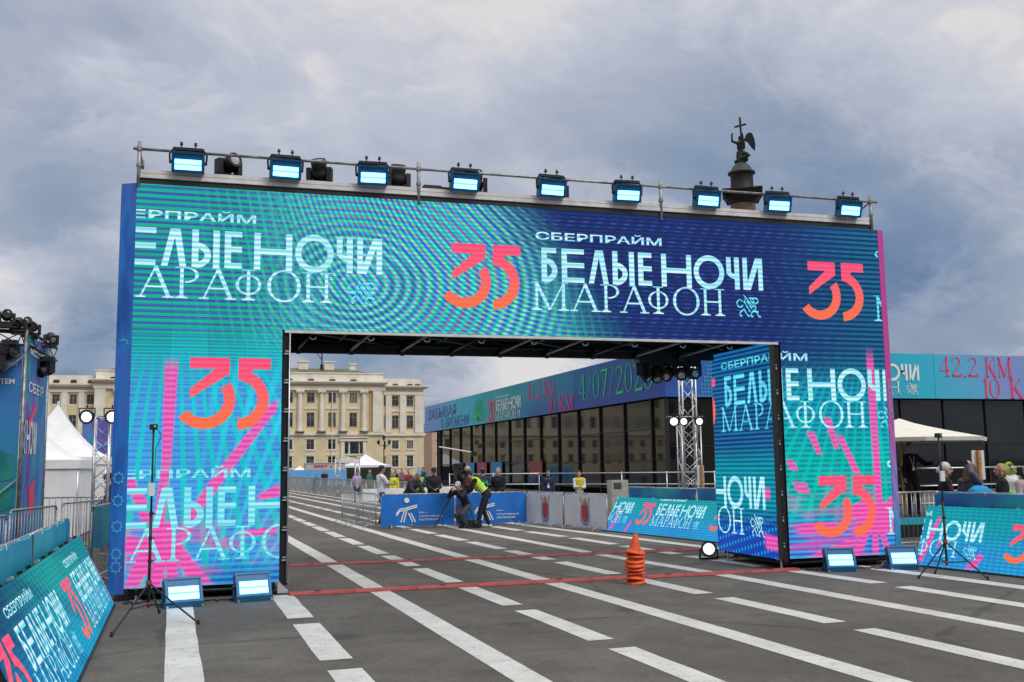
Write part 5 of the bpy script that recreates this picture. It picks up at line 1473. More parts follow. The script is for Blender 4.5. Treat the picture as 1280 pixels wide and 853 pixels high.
fasL = fascia_mat('fascia_side_print', [(0, (.012, .06, .30)), (.22, (.0, .13, .34)), (.40, (.0, .30, .46)), (.55, (.0, .38, .38)), (.70, (.03, .50, .66)), (.86, (.07, .52, .70)), (1.0, (.20, .34, .72))], 50)
fasF = fascia_mat('fascia_front_print', [(0, (.012, .05, .30)), (.08, (.02, .12, .45)), (.30, (.02, .20, .40)), (.40, (.0, .36, .46)), (.62, (.02, .48, .66)), (.76, (.12, .42, .72)), (.85, (.26, .30, .66)), (1.0, (.08, .40, .62))], 26, z0=4.2)
HT = lambda s: ZT + .12 * (s / 50)
n = 13
for k in range(n):      # cloth panels of the side fascia
    a, b = PL * k / n + .012, PL * (k + 1) / n - .012
    mb = MB(); f = [dr * b + Vector((0, 0, ZB)), dr * a + Vector((0, 0, ZB)), dr * a + Vector((0, 0, ZT)), dr * b + Vector((0, 0, ZT))]; uv = [(b, ZB), (a, ZB), (a, ZT), (b, ZT)]
    mb.face(f, uv); bk = [v + Vector((.06, 0, 0)) for v in f]; mb.face(bk[::-1], uv)
    for i in range(4): j = (i + 1) % 4; mb.face([f[j], f[i], bk[i], bk[j]], [uv[j], uv[i], uv[i], uv[j]])
    mb.build('fascia_panel', fasL, pav)
n = 8
for k in range(n):
    a, b = PF * k / n + .012 + (.07 if k == 0 else 0), PF * (k + 1) / n - .012
    mb = MB(); f = [Vector((a, 0, ZB)), Vector((b, 0, ZB)), Vector((b, 0, ZT)), Vector((a, 0, ZT))]; uv = [(a, ZB), (b, ZB), (b, ZT), (a, ZT)]
    mb.face(f, uv); bk = [v + Vector((0, .06, 0)) for v in f]; mb.face(bk[::-1], uv)
    for i in range(4): j = (i + 1) % 4; mb.face([f[j], f[i], bk[i], bk[j]], [uv[j], uv[i], uv[i], uv[j]])
    mb.build('fascia_panel', fasF, pav)
# lettering on the side fascia: s runs from the corner away, reading direction is towards the corner
FS = (dr * 0, -dr, (0, 0, 1), (-math.cos(RY), math.sin(RY), 0))
def side(P, name, m_): place(P, None, FS, .03, name, m_, pav)
side(text_polys('ЗАБЫВАЯ', -50.5, 6.35, -40.3, 7.35), 'slogan_lettering', M['print_violet'])
side(text_polys('О ВРЕМЕНИ', -45.6, 5.32, -36.2, 6.25), 'slogan_lettering', M['print_violet'])
side([stroke((-33.3, 5.55), (-33.3 + 1.9 * math.sin(R(a)), 5.55 + 1.75 * math.cos(R(a))), .22) for a in range(-80, 81, 20)], 'leaf_emblem', M['print_green'])
side(move(NU, 1.65, -30.7 - 10.47 * 1.65, 1.62, 5.28 - 3.9 * 1.62), 'number_35', M['print_pink'])
sx = 6.2 / 4.02; ox = -28.7 - 5.72 * sx; sz = 1.6 / .98
for P, nm in ((TI, 'title_lettering'), (SU, 'subtitle_lettering'), (EM, 'griffin_emblem'), (move(BR, 1, 0, .8, .95), 'brand_lettering')): side(move(P, sx, ox, sz, 5.28 - 3.9 * sz), nm, W_)
side(thin_serif('42,2 КМ', -21.2, 6.42, -15.5, 7.52), 'distance_lettering', M['print_pink'])
side(thin_serif('10 КМ', -17.0, 5.22, -12.3, 6.33), 'distance_lettering', M['print_pink'])
side(thin_serif('4/07/2026', -11.4, 5.72, -1.1, 7.35), 'date_lettering', M['print_green'])
FF = ((0, 0, 0), (1, 0, 0), (0, 0, 1), (0, -1, 0))
def front(P, name, m_): place(P, None, FF, .03, name, m_, pav)
wv = []
for i in range(26):
    for j in range(12):
        x = 1.0 + i * .18; z = 5.25 + j * .2
        d_ = abs((x - 3.0) - (z - 7.4) * -.45); d2 = abs((x - 3.2) - (z - 7.4) * .35)
        if min(d_, d2) < .42: wv += [stroke((x - .05, z - .05), (x + .05, z + .05), .035), stroke((x - .05, z + .05), (x + .05, z - .05), .035)]
front(wv, 'lattice_print', M['print_cyan'])
sx2 = 1.8; ox2 = 15.95 - 9.73 * sx2
for P, nm in ((TI, 'title_lettering'), (SU, 'subtitle_lettering'), (EM, 'griffin_emblem')): front(move(P, sx2, ox2, 1.75, 5.42 - 3.9 * 1.75), nm, W_)
front(thin_serif('42,2 КМ', 17.4, 6.48, 22.5, 7.62), 'distance_lettering', M['print_pink'])
front(thin_serif('10 КМ', 20.1, 5.24, 24.6, 6.40), 'distance_lettering', M['print_pink'])
# terrace railing before the pavilion
def railing(pts, h, label, step=1.9, z0=0.0, name='terrace_railing'):
    t = thing(name, label, 'railing', (pts[0][0], pts[0][1], 0), group='scaffold railings by the pavilion'); o = Vector((pts[0][0], pts[0][1], 0))
    for (ax, ay), (bx, by) in zip(pts, pts[1:]):
        a = Vector((ax, ay, 0)) - o; b = Vector((bx, by, 0)) - o
        for z in (h, h - .45, h - .9):
            mb = MB(); mb.tube(a + Vector((0, 0, z + z0)), b + Vector((0, 0, z + z0)), .022); mb.build('rail', M['alu'], t, True)
        n = max(1, int((b - a).length / step))
        for k in range(n + 1): p = a.lerp(b, k / n); mb = MB(); mb.tube(p, p + Vector((0, 0, h + z0 + .05)), .024); mb.build('post', M['alu'], t, True)
    return t
railing([(10.3, 44), (13.5, 41), (19.6, 33)], 1.38, 'aluminium scaffold railing in front of the side of the glass pavilion')
railing([(19.8, 33), (24.5, 34)], 1.36, 'aluminium scaffold railing behind the lattice tower')
railing([(16.2, 22), (23.0, 22.6)], 1.50, 'aluminium scaffold railing behind the spectators at the right')
t = thing('terrace_deck', 'low teal edged terrace deck right of the arch under the parasol', 'deck', (14.2, 19.4, 0))
mb = MB(); mb.box((0, 0, 0), (12, 6, .40)); mb.build('platform', M['dark_metal'], t)
mb = MB(); mb.box((0, -.012, .28), (12, -.002, .44)); mb.build('edge_strip', M['aqua_banner'], t)
# coloured things seen behind the lower glass
for k, (s, c) in enumerate([(40, (.02, .25, .55)), (36.5, (.02, .25, .55)), (33, (.35, .05, .12)), (29, (.02, .22, .50)), (20, (.25, .04, .05))]):
    p = PC + dr * s
    t = thing('display_stand', 'coloured display stand inside the pavilion, %s' % ['farthest blue one', 'second blue one', 'dark red one beside the blue ones', 'third blue one', 'red one in the middle bays'][k], 'display stand', (p.x + .16, p.y, 0), group='display stands in the pavilion')
    mb = MB(); mb.obox((0, 0, 1.5), (1, 0, 0), dr, (0, 0, 1), .03, 1.3, .55); mb.build('panel', mat('stand_%d' % k, c, .5), t); mb = MB(); mb.obox((0, 0, .5), (1, 0, 0), dr, (0, 0, 1), .03, .05, .5); mb.build('support', M['black'], t)


# ------------------------------------------------------------------ classical buildings
cream = mat('cream_stucco', (.72, .60, .38), .85, var=.10, vscale=.35); crm2 = mat('pale_stone', (.78, .72, .61), .8, var=.10, vscale=.5)
roofm = mat('green_roof', (.11, .12, .06), .7, var=.3, vscale=.4); winm, _t, _b = new_mat('window_glass')
_r = _t.node('ShaderNodeObjectInfo').outputs['Random']; _o = _t.node('ShaderNodeTexCoord').outputs['Object']; _x, _y, _z = _t.xyz(_o)
_n = _t.noise(_t.comb(_x, _t.mul(_r, 40), _z), .9, 3, .6)
_c = _t.mix(_t.ss(_n, .35, .65), (.012, .018, .024), (.06, .075, .085))
_cur = _t.mul(_t.ss(_r, .72, .76), _t.ss(_t.sin(_t.mul(_t.m('ABSOLUTE', _x), 5.0)), .3, .8)); _c = _t.mix(_t.mul(_cur, .8), _c, (.30, .28, .24))
_t.l.new(_c, _b.inputs['Base Color']); _b.inputs['Roughness'].default_value = .1
frm = mat('window_frame', (.34, .31, .26), .7); darks = mat('soot_stone', (.05, .035, .03), .9)


WC = {}


def window(root, cx, z0, z1, w, y, surround=True):
    """frame with recessed pane, glazing bars as geometry; meshes shared by size"""
    key = (round(z1 - z0, 2), round(w, 2), surround)
    if key not in WC:
        h = z1 - z0; s = .22
        f = MB(); b = .07
        f.box((-w / 2, -.01, 0), (-w / 2 + b, .10, h)); f.box((w / 2 - b, -.01, 0), (w / 2, .10, h)); f.box((-w / 2 + b, -.01, 0), (w / 2 - b, .10, b)); f.box((-w / 2 + b, -.01, h - b), (w / 2 - b, .10, h))
        f.box((-.035, -.005, b), (.035, .10, h - b)); f.box((-w / 2 + b, -.004, h * .66), (-.035, .10, h * .66 + .07)); f.box((.035, -.004, h * .66), (w / 2 - b, .10, h * .66 + .07))
        p = MB(); p.box((-w / 2 + .02, .05, .02), (w / 2 - .02, .08, h - .02))
        su = MB()
        if surround:
            su.box((-w / 2 - s, -.12, -.05), (-w / 2 - .001, .04, h + .2)); su.box((w / 2 + .001, -.12, -.05), (w / 2 + s, .04, h + .2)); su.box((-w / 2 - s - .1, -.22, h + .2), (w / 2 + s + .1, .04, h + .38)); su.box((-w / 2 - s - .05, -.20, -.28), (w / 2 + s + .05, .04, -.055))
        else: su.box((-w / 2 - .1, -.12, -.18), (w / 2 + .1, .04, -.005))
        WC[key] = (f.data('window', frm), p.data('pane', winm), su.data('surround', crm2))
    a, b, c = WC[key]
    o = put(a, 'window', root, (cx, y, z0)); put(b, 'pane', o); put(c, 'surround', o)
    return o


def facade_block(root, x0, x1, y, depth, wins, heights, name='wall', mt=None):
    """a wall with real openings: cut into piers and spandrels around each window"""
    mt = mt or cream; top = heights
    xsx = sorted(set([x0, x1] + [c - w / 2 for c, w in wins[0]] + [c + w / 2 for c, w in wins[0]]))
    mb = MB()
    # columns between openings
    for a, b in zip(xsx, xsx[1:]):
        is_win = any(abs((a + b) / 2 - c) < w / 2 for c, w in wins[0])
        if not is_win: mb.box((a, y, 0), (b, y + depth, top))
        else:
            z = 0
            for z0, z1 in wins[1]: mb.box((a, y, z), (b, y + depth, z0)); mb.box((a, y + .35, z0), (b, y + depth, z1)); z = z1
            mb.box((a, y, z), (b, y + depth, top))
    return mb.build(name, mt, root)


pal = thing('yellow_palace', 'long cream yellow classical palace with white half columns across the square', 'palace', (0, 210, 0))
Wc = [6.9 + 4.364 * (k - 5) for k in range(11)]; Cc = [6.9 + 4.364 * (k - 5.5) for k in range(12)]
# centre block x -21.3..35.1
facade_block(pal, -21.3, 35.1, 0, 14, ([(x, 1.55) for x in Wc if abs(x - 28.72) > .1 or True], [(1.9, 4.2), (5.66, 7.63), (10.31, 13.18), (15.32, 17.29)]), 19.0)
for x in Wc:
    if abs(x - 28.72) > 1: window(pal, x, 1.9, 4.2, 1.55, .06); window(pal, x, 5.66, 7.63, 1.55, .06)
    window(pal, x, 10.31, 13.18, 1.55, .12, False); window(pal, x, 15.32, 17.29, 1.55, .12, False)
    mb = MB(); mb.box((x - 1.25, -.16, 13.9), (x + 1.25, -.002, 14.25)); mb.build('panel_moulding', crm2, pal)
# triple portal window
mb = MB(); mb.box((26.2, -.35, 0), (26.95, -.002, 7.3)); mb.box((30.75, -.35, 0), (31.4, -.002, 7.3)); mb.box((25.9, -.55, 7.3), (31.8, -.002, 7.75)); mb.box((25.9, -.75, 7.9), (31.8, -.002, 8.15)); mb.build('portal_frame', crm2, pal)
for a, b in ((27.0, 27.75), (28.1, 29.9), (30.1, 30.7)):
    mb = MB(); mb.box((a, -.15, 4.75), (b, -.10, 7.1)); mb.build('pane', winm, pal)
mb = MB(); mb.box((26.95, -.09, 4.4), (30.75, -.003, 7.3)); mb.build('portal_back', crm2, pal)
for x in Cc:
    if x < 34:
        mb = MB(); mb.lathe([(.62, 9.3), (.62, 9.7), (.52, 9.9), (.50, 12), (.44, 17.0), (.52, 17.1), (.60, 17.25), (.60, 17.4)], (x, -.35, 0), n=14); mb.box((x - .78, -1.0, 17.4), (x + .78, -.002, 17.75)); mb.build('half_column', crm2, pal)
        for s in (-1, 1): mb = MB(); mb.tube((x + s * .62, -.95, 17.45), (x + s * .62, -.2, 17.45), .24, n=10); mb.build('capital_volute', crm2, pal)
        mb = MB(); mb.box((x - .9, -.9, 9.12), (x + .9, -.1, 9.32)); mb.build('plinth_block', darks, pal)
for x in (-20.3, 33.75):
    mb = MB(); mb.box((x - 1.0, -.5, 9.15), (x + 1.0, -.002, 17.7)); mb.build('corner_pilaster', crm2, pal)
mb = MB(); mb.box((31.95, -.06, 9.15), (32.74, -.002, 17.5)); mb.build('blank_panel', mat('ochre_stucco', (.50, .34, .16), .85, var=.08, vscale=.5), pal)
for nm, z0, z1, o, m_ in (('belt_course', 8.55, 9.1, .45, crm2), ('architrave', 17.76, 18.55, .55, crm2), ('frieze', 18.56, 19.05, .40, cream), ('cornice', 19.06, 19.35, 1.2, crm2), ('cornice_edge', 19.36, 19.62, 1.5, crm2)):
    mb = MB(); mb.box((-21.3 - o * .5, -o, z0), (35.1 + o * .5, -.003, z1)); mb.build(nm, m_, pal)
mb = MB(); mb.box((-21.2, .1, 19.0), (35.0, 1.0, 21.3)); mb.build('attic_wall', crm2, pal)
mb = MB(); mb.box((-21.4, -.1, 21.3), (35.2, 1.1, 21.5)); mb.build('attic_cap', crm2, pal)
for x in Wc + [Wc[0] - 3]:
    mb = MB(); mb.box((x - .55, -.6, 19.64), (x + .55, .09, 20.05)); mb.build('attic_vent', darks, pal)
mb = MB(); mb.mesh([(-21, .9, 21.2), (34.5, .9, 21.2), (34.5, 14, 21.2), (-21, 14, 21.2), (-16, 6, 22.9), (28, 6, 22.9)], [(0, 1, 5, 4), (1, 2, 5), (2, 3, 4, 5), (3, 0, 4)]); rf = mb.build('roof', roofm, pal)
for x, h in ((18.9, 24.6), (-17, 23.4), (-8, 24), (4, 24.2), (10, 24.3), (24.3, 24.6), (29.2, 24.2)):
    w = 1.0 if h > 24.4 else .6
    mb = MB(); mb.box((x - w, 5, 21.5), (x + w, 6, h - .5)); mb.box((x - w - .2, 4.8, h - .5), (x + w + .2, 6.2, h - .2)); mb.build('chimney', crm2, rf)
mb = MB(); mb.tube((22.7, 5, 22), (22.7, 5, 26.5), .14); mb.tube((22.7, 5, 22), (22.7, 5, 23.6), .35); mb.tube((21.7, 5, 26.0), (22.7, 5, 24.6), .08); mb.build('mast', M['dark_metal'], rf)
# right wing
RW = [34.9, 37.8, 40.95]
facade_block(pal, 35.11, 43.85, 1.5, 12, ([(x, 1.4) for x in RW[1:]], [(1.9, 4.2), (5.66, 7.30), (10.03, 12.71), (14.74, 16.75)]), 18.6)
for x in RW[1:]:
    window(pal, x, 1.9, 4.2, 1.4, 1.56); window(pal, x, 5.66, 7.30, 1.4, 1.56); window(pal, x, 10.03, 12.71, 1.4, 1.62, False); window(pal, x, 14.74, 16.75, 1.4, 1.62, False)
    mb = MB(); mb.box((x - 1.0, 1.3, 13.5), (x + 1.0, 1.498, 13.8)); mb.build('panel_moulding', crm2, pal)
for z0, z1 in ((1.9, 4.2), (5.66, 7.3), (10.03, 12.71), (14.74, 16.75)): mb = MB(); mb.box((35.12, 1.42, z0), (35.75, 1.49, z1)); mb.build('pane', winm, pal)
for x in (36.35, 39.4, 42.9):
    mb = MB(); mb.box((x - .62 - (.3 if x > 42 else 0), 1.15, 9.0), (x + .62 + (.3 if x > 42 else 0), 1.498, 17.0)); mb.build('pilaster', crm2, pal)
for nm, z0, z1, o, m_ in (('belt_course', 8.4, 8.9, .4, crm2), ('architrave', 17.05, 17.7, .4, crm2), ('cornice', 18.5, 18.75, .9, crm2), ('cornice_edge', 18.76, 18.98, 1.15, crm2)):
    mb = MB(); mb.box((35.12, 1.5 - o, z0), (43.85 + o, 1.497, z1)); mb.build(nm, m_, pal)
    mb = MB(); mb.box((43.852, 1.5, z0), (43.85 + o, 13, z1)); mb.build(nm, m_, pal)
mb = MB(); mb.box((35.2, 1.7, 18.6), (43.4, 2.6, 20.55)); mb.build('attic_wall', crm2, pal)
for x in (37.8, 40.95, 42.6): mb = MB(); mb.box((x - .5, 1.1, 18.99), (x + .5, 1.69, 19.35)); mb.build('attic_vent', darks, pal)
# left wing
LWx = [-22.6 - 3.1 * k - (-.4) for k in range(26)]
facade_block(pal, -105, -21.31, 1.5, 12, ([(x, 1.35) for x in LWx], [(1.9, 4.2), (5.66, 7.30), (10.03, 12.71), (14.80, 16.70)]), 18.2)
for x in LWx:
    for z0, z1, s in ((1.9, 4.2, True), (5.66, 7.30, True), (10.03, 12.71, False), (14.80, 16.70, False)): window(pal, x, z0, z1, 1.35, 1.6, s)
    mb = MB(); mb.box((x + 1.0, 1.2, 9.0), (x + 2.1, 1.498, 17.1)); mb.build('pilaster', crm2, pal)
for nm, z0, z1, o, m_ in (('belt_course', 8.4, 8.9, .4, crm2), ('architrave', 17.15, 17.6, .35, crm2), ('cornice', 18.2, 18.5, .9, crm2), ('cornice_edge', 18.51, 18.8, 1.15, crm2)):
    mb = MB(); mb.box((-105, 1.5 - o, z0), (-21.4, 1.497, z1)); mb.build(nm, m_, pal)
mb = MB(); mb.box((-105, 1.7, 18.2), (-21.4, 2.6, 20.45)); mb.build('attic_wall', crm2, pal)
for x in LWx[:10]: mb = MB(); mb.box((x - .5, 1.0, 18.82), (x + .5, 1.69, 19.5)); mb.build('attic_vent', darks, pal)
mb = MB(); mb.tube((24.35, -.3, 0), (24.35, -.3, 17.5), .10, n=6); mb.build('downpipe', crm2, pal)
# small pink house
ph = thing('pink_house', 'small pink stucco house with rounded windows between the palace and the pavilion', 'house', (54, 250, 0))
pinkm = mat('pink_stucco', (.60, .38, .27), .85, var=.08, vscale=.5)
facade_block(ph, 0, 22, 0, 10, ([(1.7 + 2.6 * k, .95) for k in range(7)], [(2.0, 4.0), (5.6, 7.4), (8.9, 10.6)]), 12.2, mt=pinkm)
for k in range(7):
    for z0, z1 in ((2.0, 4.0), (5.6, 7.4), (8.9, 10.6)): window(ph, 1.7 + 2.6 * k, z0, z1, .95, .06)
mb = MB(); mb.box((-.3, -.5, 12.2), (22.3, -.01, 12.6)); mb.build('cornice', crm2, ph)
mb = MB(); mb.mesh([(-.3, -.4, 12.6), (22.3, -.4, 12.6), (22.3, 10, 12.6), (-.3, 10, 12.6), (2, 5, 15.5), (20, 5, 15.5)], [(0, 1, 5, 4), (1, 2, 5), (2, 3, 4, 5), (3, 0, 4)]); mb.build('roof', mat('red_roof', (.30, .05, .05), .7), ph)
# palace behind the viewer, mirrored in the pavilion glass
bp = thing('rear_palace', 'yellow palace behind the viewer, seen only as a reflection in the dark pavilion glass', 'palace', (0, -70, 0), R(180))
RX = [-110 + 5 * k for k in range(44)]
facade_block(bp, -113, 112, 0, 8, ([(x, 2.0) for x in RX], [(2.5, 5.5), (8.5, 12.5), (15.5, 18.0)]), 21)
for x in RX:
    for z0, z1 in ((2.5, 5.5), (8.5, 12.5), (15.5, 18.0)): window(bp, x, z0, z1, 2.0, .08)
mb = MB(); mb.box((-113, -1, 21), (112, -.003, 21.6)); mb.build('cornice', crm2, bp)

# ------------------------------------------------------------------ street lamp
t = thing('street_lamp', 'dark three-lantern street lamp before the palace corner', 'street lamp', (25.1, 150, 0))
mb = MB(); mb.lathe([(.28, 0), (.28, .4), (.14, .8), (.09, 2), (.07, 5.2)], n=10); mb.build('pole', M['dark_metal'], t, True)
mb = MB(); mb.path([(-.8, 0, 5.2), (-.4, 0, 4.95), (0, 0, 5.1), (.4, 0, 4.95), (.8, 0, 5.2)], .05); mb.build('arm', M['dark_metal'], t, True)
for x, z in ((-.8, 5.2), (.8, 5.2), (0, 5.9)):
    mb = MB(); mb.lathe([(.05, -.3 if x == 0 else 0), (.12, 0), (.26, .35), (.2, .5), (.03, .7)], (x, 0, z), n=8); mb.build('lantern', M['dark_metal'], t, True)

# ------------------------------------------------------------------ column with the angel
bronze = mat('dark_bronze', (.014, .018, .016), .6, .3, var=.4, vscale=.8); granite = mat('brown_granite', (.17, .085, .06), .6, var=.25, vscale=.6); brz2 = mat('grey_bronze', (.055, .065, .06), .6, .4, var=.3, vscale=.6)
col = thing('memorial_column', 'tall granite column topped with a bronze angel holding a cross', 'column', (76.6, 132, 0), R(-30))
mb = MB(); mb.box((-3.6, -3.6, 0), (3.6, 3.6, 6)); mb.box((-4.1, -4.1, 6), (4.1, 4.1, 6.6)); mb.lathe([(3.0, 6.6), (3.1, 7.4), (2.6, 8.2)], n=24); mb.build('pedestal', granite, col)
mb = MB(); mb.lathe([(2.1, 8.2), (2.05, 18), (1.85, 40.4)], n=32); mb.build('shaft', granite, col, True)
mb = MB(); mb.lathe([(1.85, 40.4), (2.05, 40.7), (2.1, 41.0), (2.9, 41.5), (3.0, 41.7)], n=28); mb.build('capital', bronze, col, True)
mb = MB()
for a in range(4):
    for s in (-1, 1):
        th = R(45 + a * 90); mb.tube((2.9 * math.cos(th), 2.9 * math.sin(th), 41.2), (3.3 * math.cos(th), 3.3 * math.sin(th), 41.9), .35)
mb.box((-2.7, -2.7, 41.75), (2.7, 2.7, 42.15)); mb.box((-2.95, -2.95, 42.15), (2.95, 2.95, 42.4)); mb.build('abacus', bronze, col)
mb = MB(); mb.lathe([(1.85, 42.4), (1.85, 42.7), (1.72, 42.9), (1.68, 45.0), (1.75, 45.1)], n=28); mb.build('drum', mat('drum_bronze', (.018, .011, .010), .6, .2, var=.2, vscale=1), col, True)
mb = MB(); mb.lathe([(1.75, 45.1), (2.05, 45.2), (2.05, 45.45), (1.6, 45.6), (1.45, 46.1), (1.0, 46.7), (.5, 47.0), (0, 47.1)], n=28); mb.build('dome', brz2, col, True)


# ------------------------------------------------------------------ figures
class Prims:
    """overlapping rounded solids that are fused by a voxel remesh into one continuous surface"""
    def __init__(s): s.mb = MB()
    def cap(s, a, b, r0, r1, sx=1.0, sy=1.0, n=12, frame=None):
        a = Vector(a); b = Vector(b); d = b - a; L = max(d.length, 1e-4); d = d / L
        ref = Vector(frame) if frame is not None else Vector((1, 0, 0))
        u = ref - d * ref.dot(d)
        if u.length < .1: u = d.orthogonal()
        u.normalize(); w = d.cross(u)
        rings = []
        for k in range(5): t = R(-90 + 22.5 * k); rings.append((math.sin(t) * r0, math.cos(t) * r0))
        for k in range(5): t = R(22.5 * k); rings.append((L + math.sin(t) * r1, math.cos(t) * r1))
        vs = []
        for h, r in rings:
            for k in range(n):
                t = 2 * math.pi * k / n; vs.append(a + d * h + u * math.cos(t) * max(r, 1e-3) * sx + w * math.sin(t) * max(r, 1e-3) * sy)
        fs = [(i * n + k, i * n + (k + 1) % n, (i + 1) * n + (k + 1) % n, (i + 1) * n + k) for i in range(len(rings) - 1) for k in range(n)]
        fs += [tuple(range(n - 1, -1, -1)), tuple(range((len(rings) - 1) * n, len(rings) * n))]
        s.mb.mesh(vs, fs); return s
    def ell(s, c, rx, ry, rz, rot=None):
        c = Vector(c); n = 14; vs = []; m_ = 9; q = rot or Matrix.Identity(3)
        for i in range(m_ + 1):
            t = math.pi * i / m_
            for k in range(n):
                p = 2 * math.pi * k / n; vs.append(c + q @ Vector((rx * max(math.sin(t), 1e-3) * math.cos(p), ry * max(math.sin(t), 1e-3) * math.sin(p), -rz * math.cos(t))))
        fs = [(i * n + k, i * n + (k + 1) % n, (i + 1) * n + (k + 1) % n, (i + 1) * n + k) for i in range(m_) for k in range(n)]
        fs += [tuple(range(n - 1, -1, -1)), tuple(range(m_ * n, (m_ + 1) * n))]
        s.mb.mesh(vs, fs); return s
    def fuse(s, voxel, mt, noise=0.0, nsize=.08, smooth=2):
        me = bpy.data.meshes.new('tmp'); me.from_pydata(s.mb.v, [], s.mb.f); me.update()
        o = bpy.data.objects.new('tmp', me); C.objects.link(o)
        r = o.modifiers.new('r', 'REMESH'); r.mode = 'VOXEL'; r.voxel_size = voxel; r.use_smooth_shade = True
        if smooth: q = o.modifiers.new('s', 'SMOOTH'); q.iterations = smooth; q.factor = .5
        if noise:
            tx = bpy.data.textures.new('folds', 'CLOUDS'); tx.noise_scale = nsize; tx.noise_depth = 2
            q = o.modifiers.new('d', 'DISPLACE'); q.texture = tx; q.strength = noise; q.mid_level = .5
        dg = bpy.context.evaluated_depsgraph_get()
        out = bpy.data.meshes.new_from_object(o.evaluated_get(dg))
        bpy.data.objects.remove(o); bpy.data.meshes.remove(me)
        out.materials.clear(); out.materials.append(mt)
        out.polygons.foreach_set('use_smooth', [True] * len(out.polygons))
        return out


def ik(a, b, l1, l2, pole):
    a = Vector(a); b = Vector(b); d = b - a; L = min(d.length, (l1 + l2) * .998); dn = d.normalized()
    x = (l1 * l1 - l2 * l2 + L * L) / (2 * L); h = math.sqrt(max(l1 * l1 - x * x, 0))
    p = Vector(pole); p = (p - dn * p.dot(dn)).normalized()
    return a + dn * x + p * h, a + dn * L


SKIN = {k: mat('skin_' + k, c, .5, var=.06, vscale=20) for k, c in {'fair': (.55, .32, .23), 'tan': (.36, .19, .12), 'dark': (.20, .11, .07)}.items()}
CL = {}


def cloth_mat(c):
    k = tuple(round(q, 3) for q in c)
    if k not in CL: CL[k] = mat('clothing_%d' % len(CL), c, .85, var=.18, vscale=7, bump=.5, bscale=26)
    return CL[k]


HAIRM = {k: mat('hair_' + k, c, .55, var=.35, vscale=40, bump=.8, bscale=90) for k, c in {'black': (.012, .009, .008), 'brown': (.10, .045, .018), 'white': (.62, .60, .56), 'blond': (.42, .27, .12), 'grey': (.25, .23, .21)}.items()}
EYEM = mat('eye_dark', (.02, .015, .012), .3, var=0); LIPM = mat('lip', (.32, .10, .08), .5, var=0)


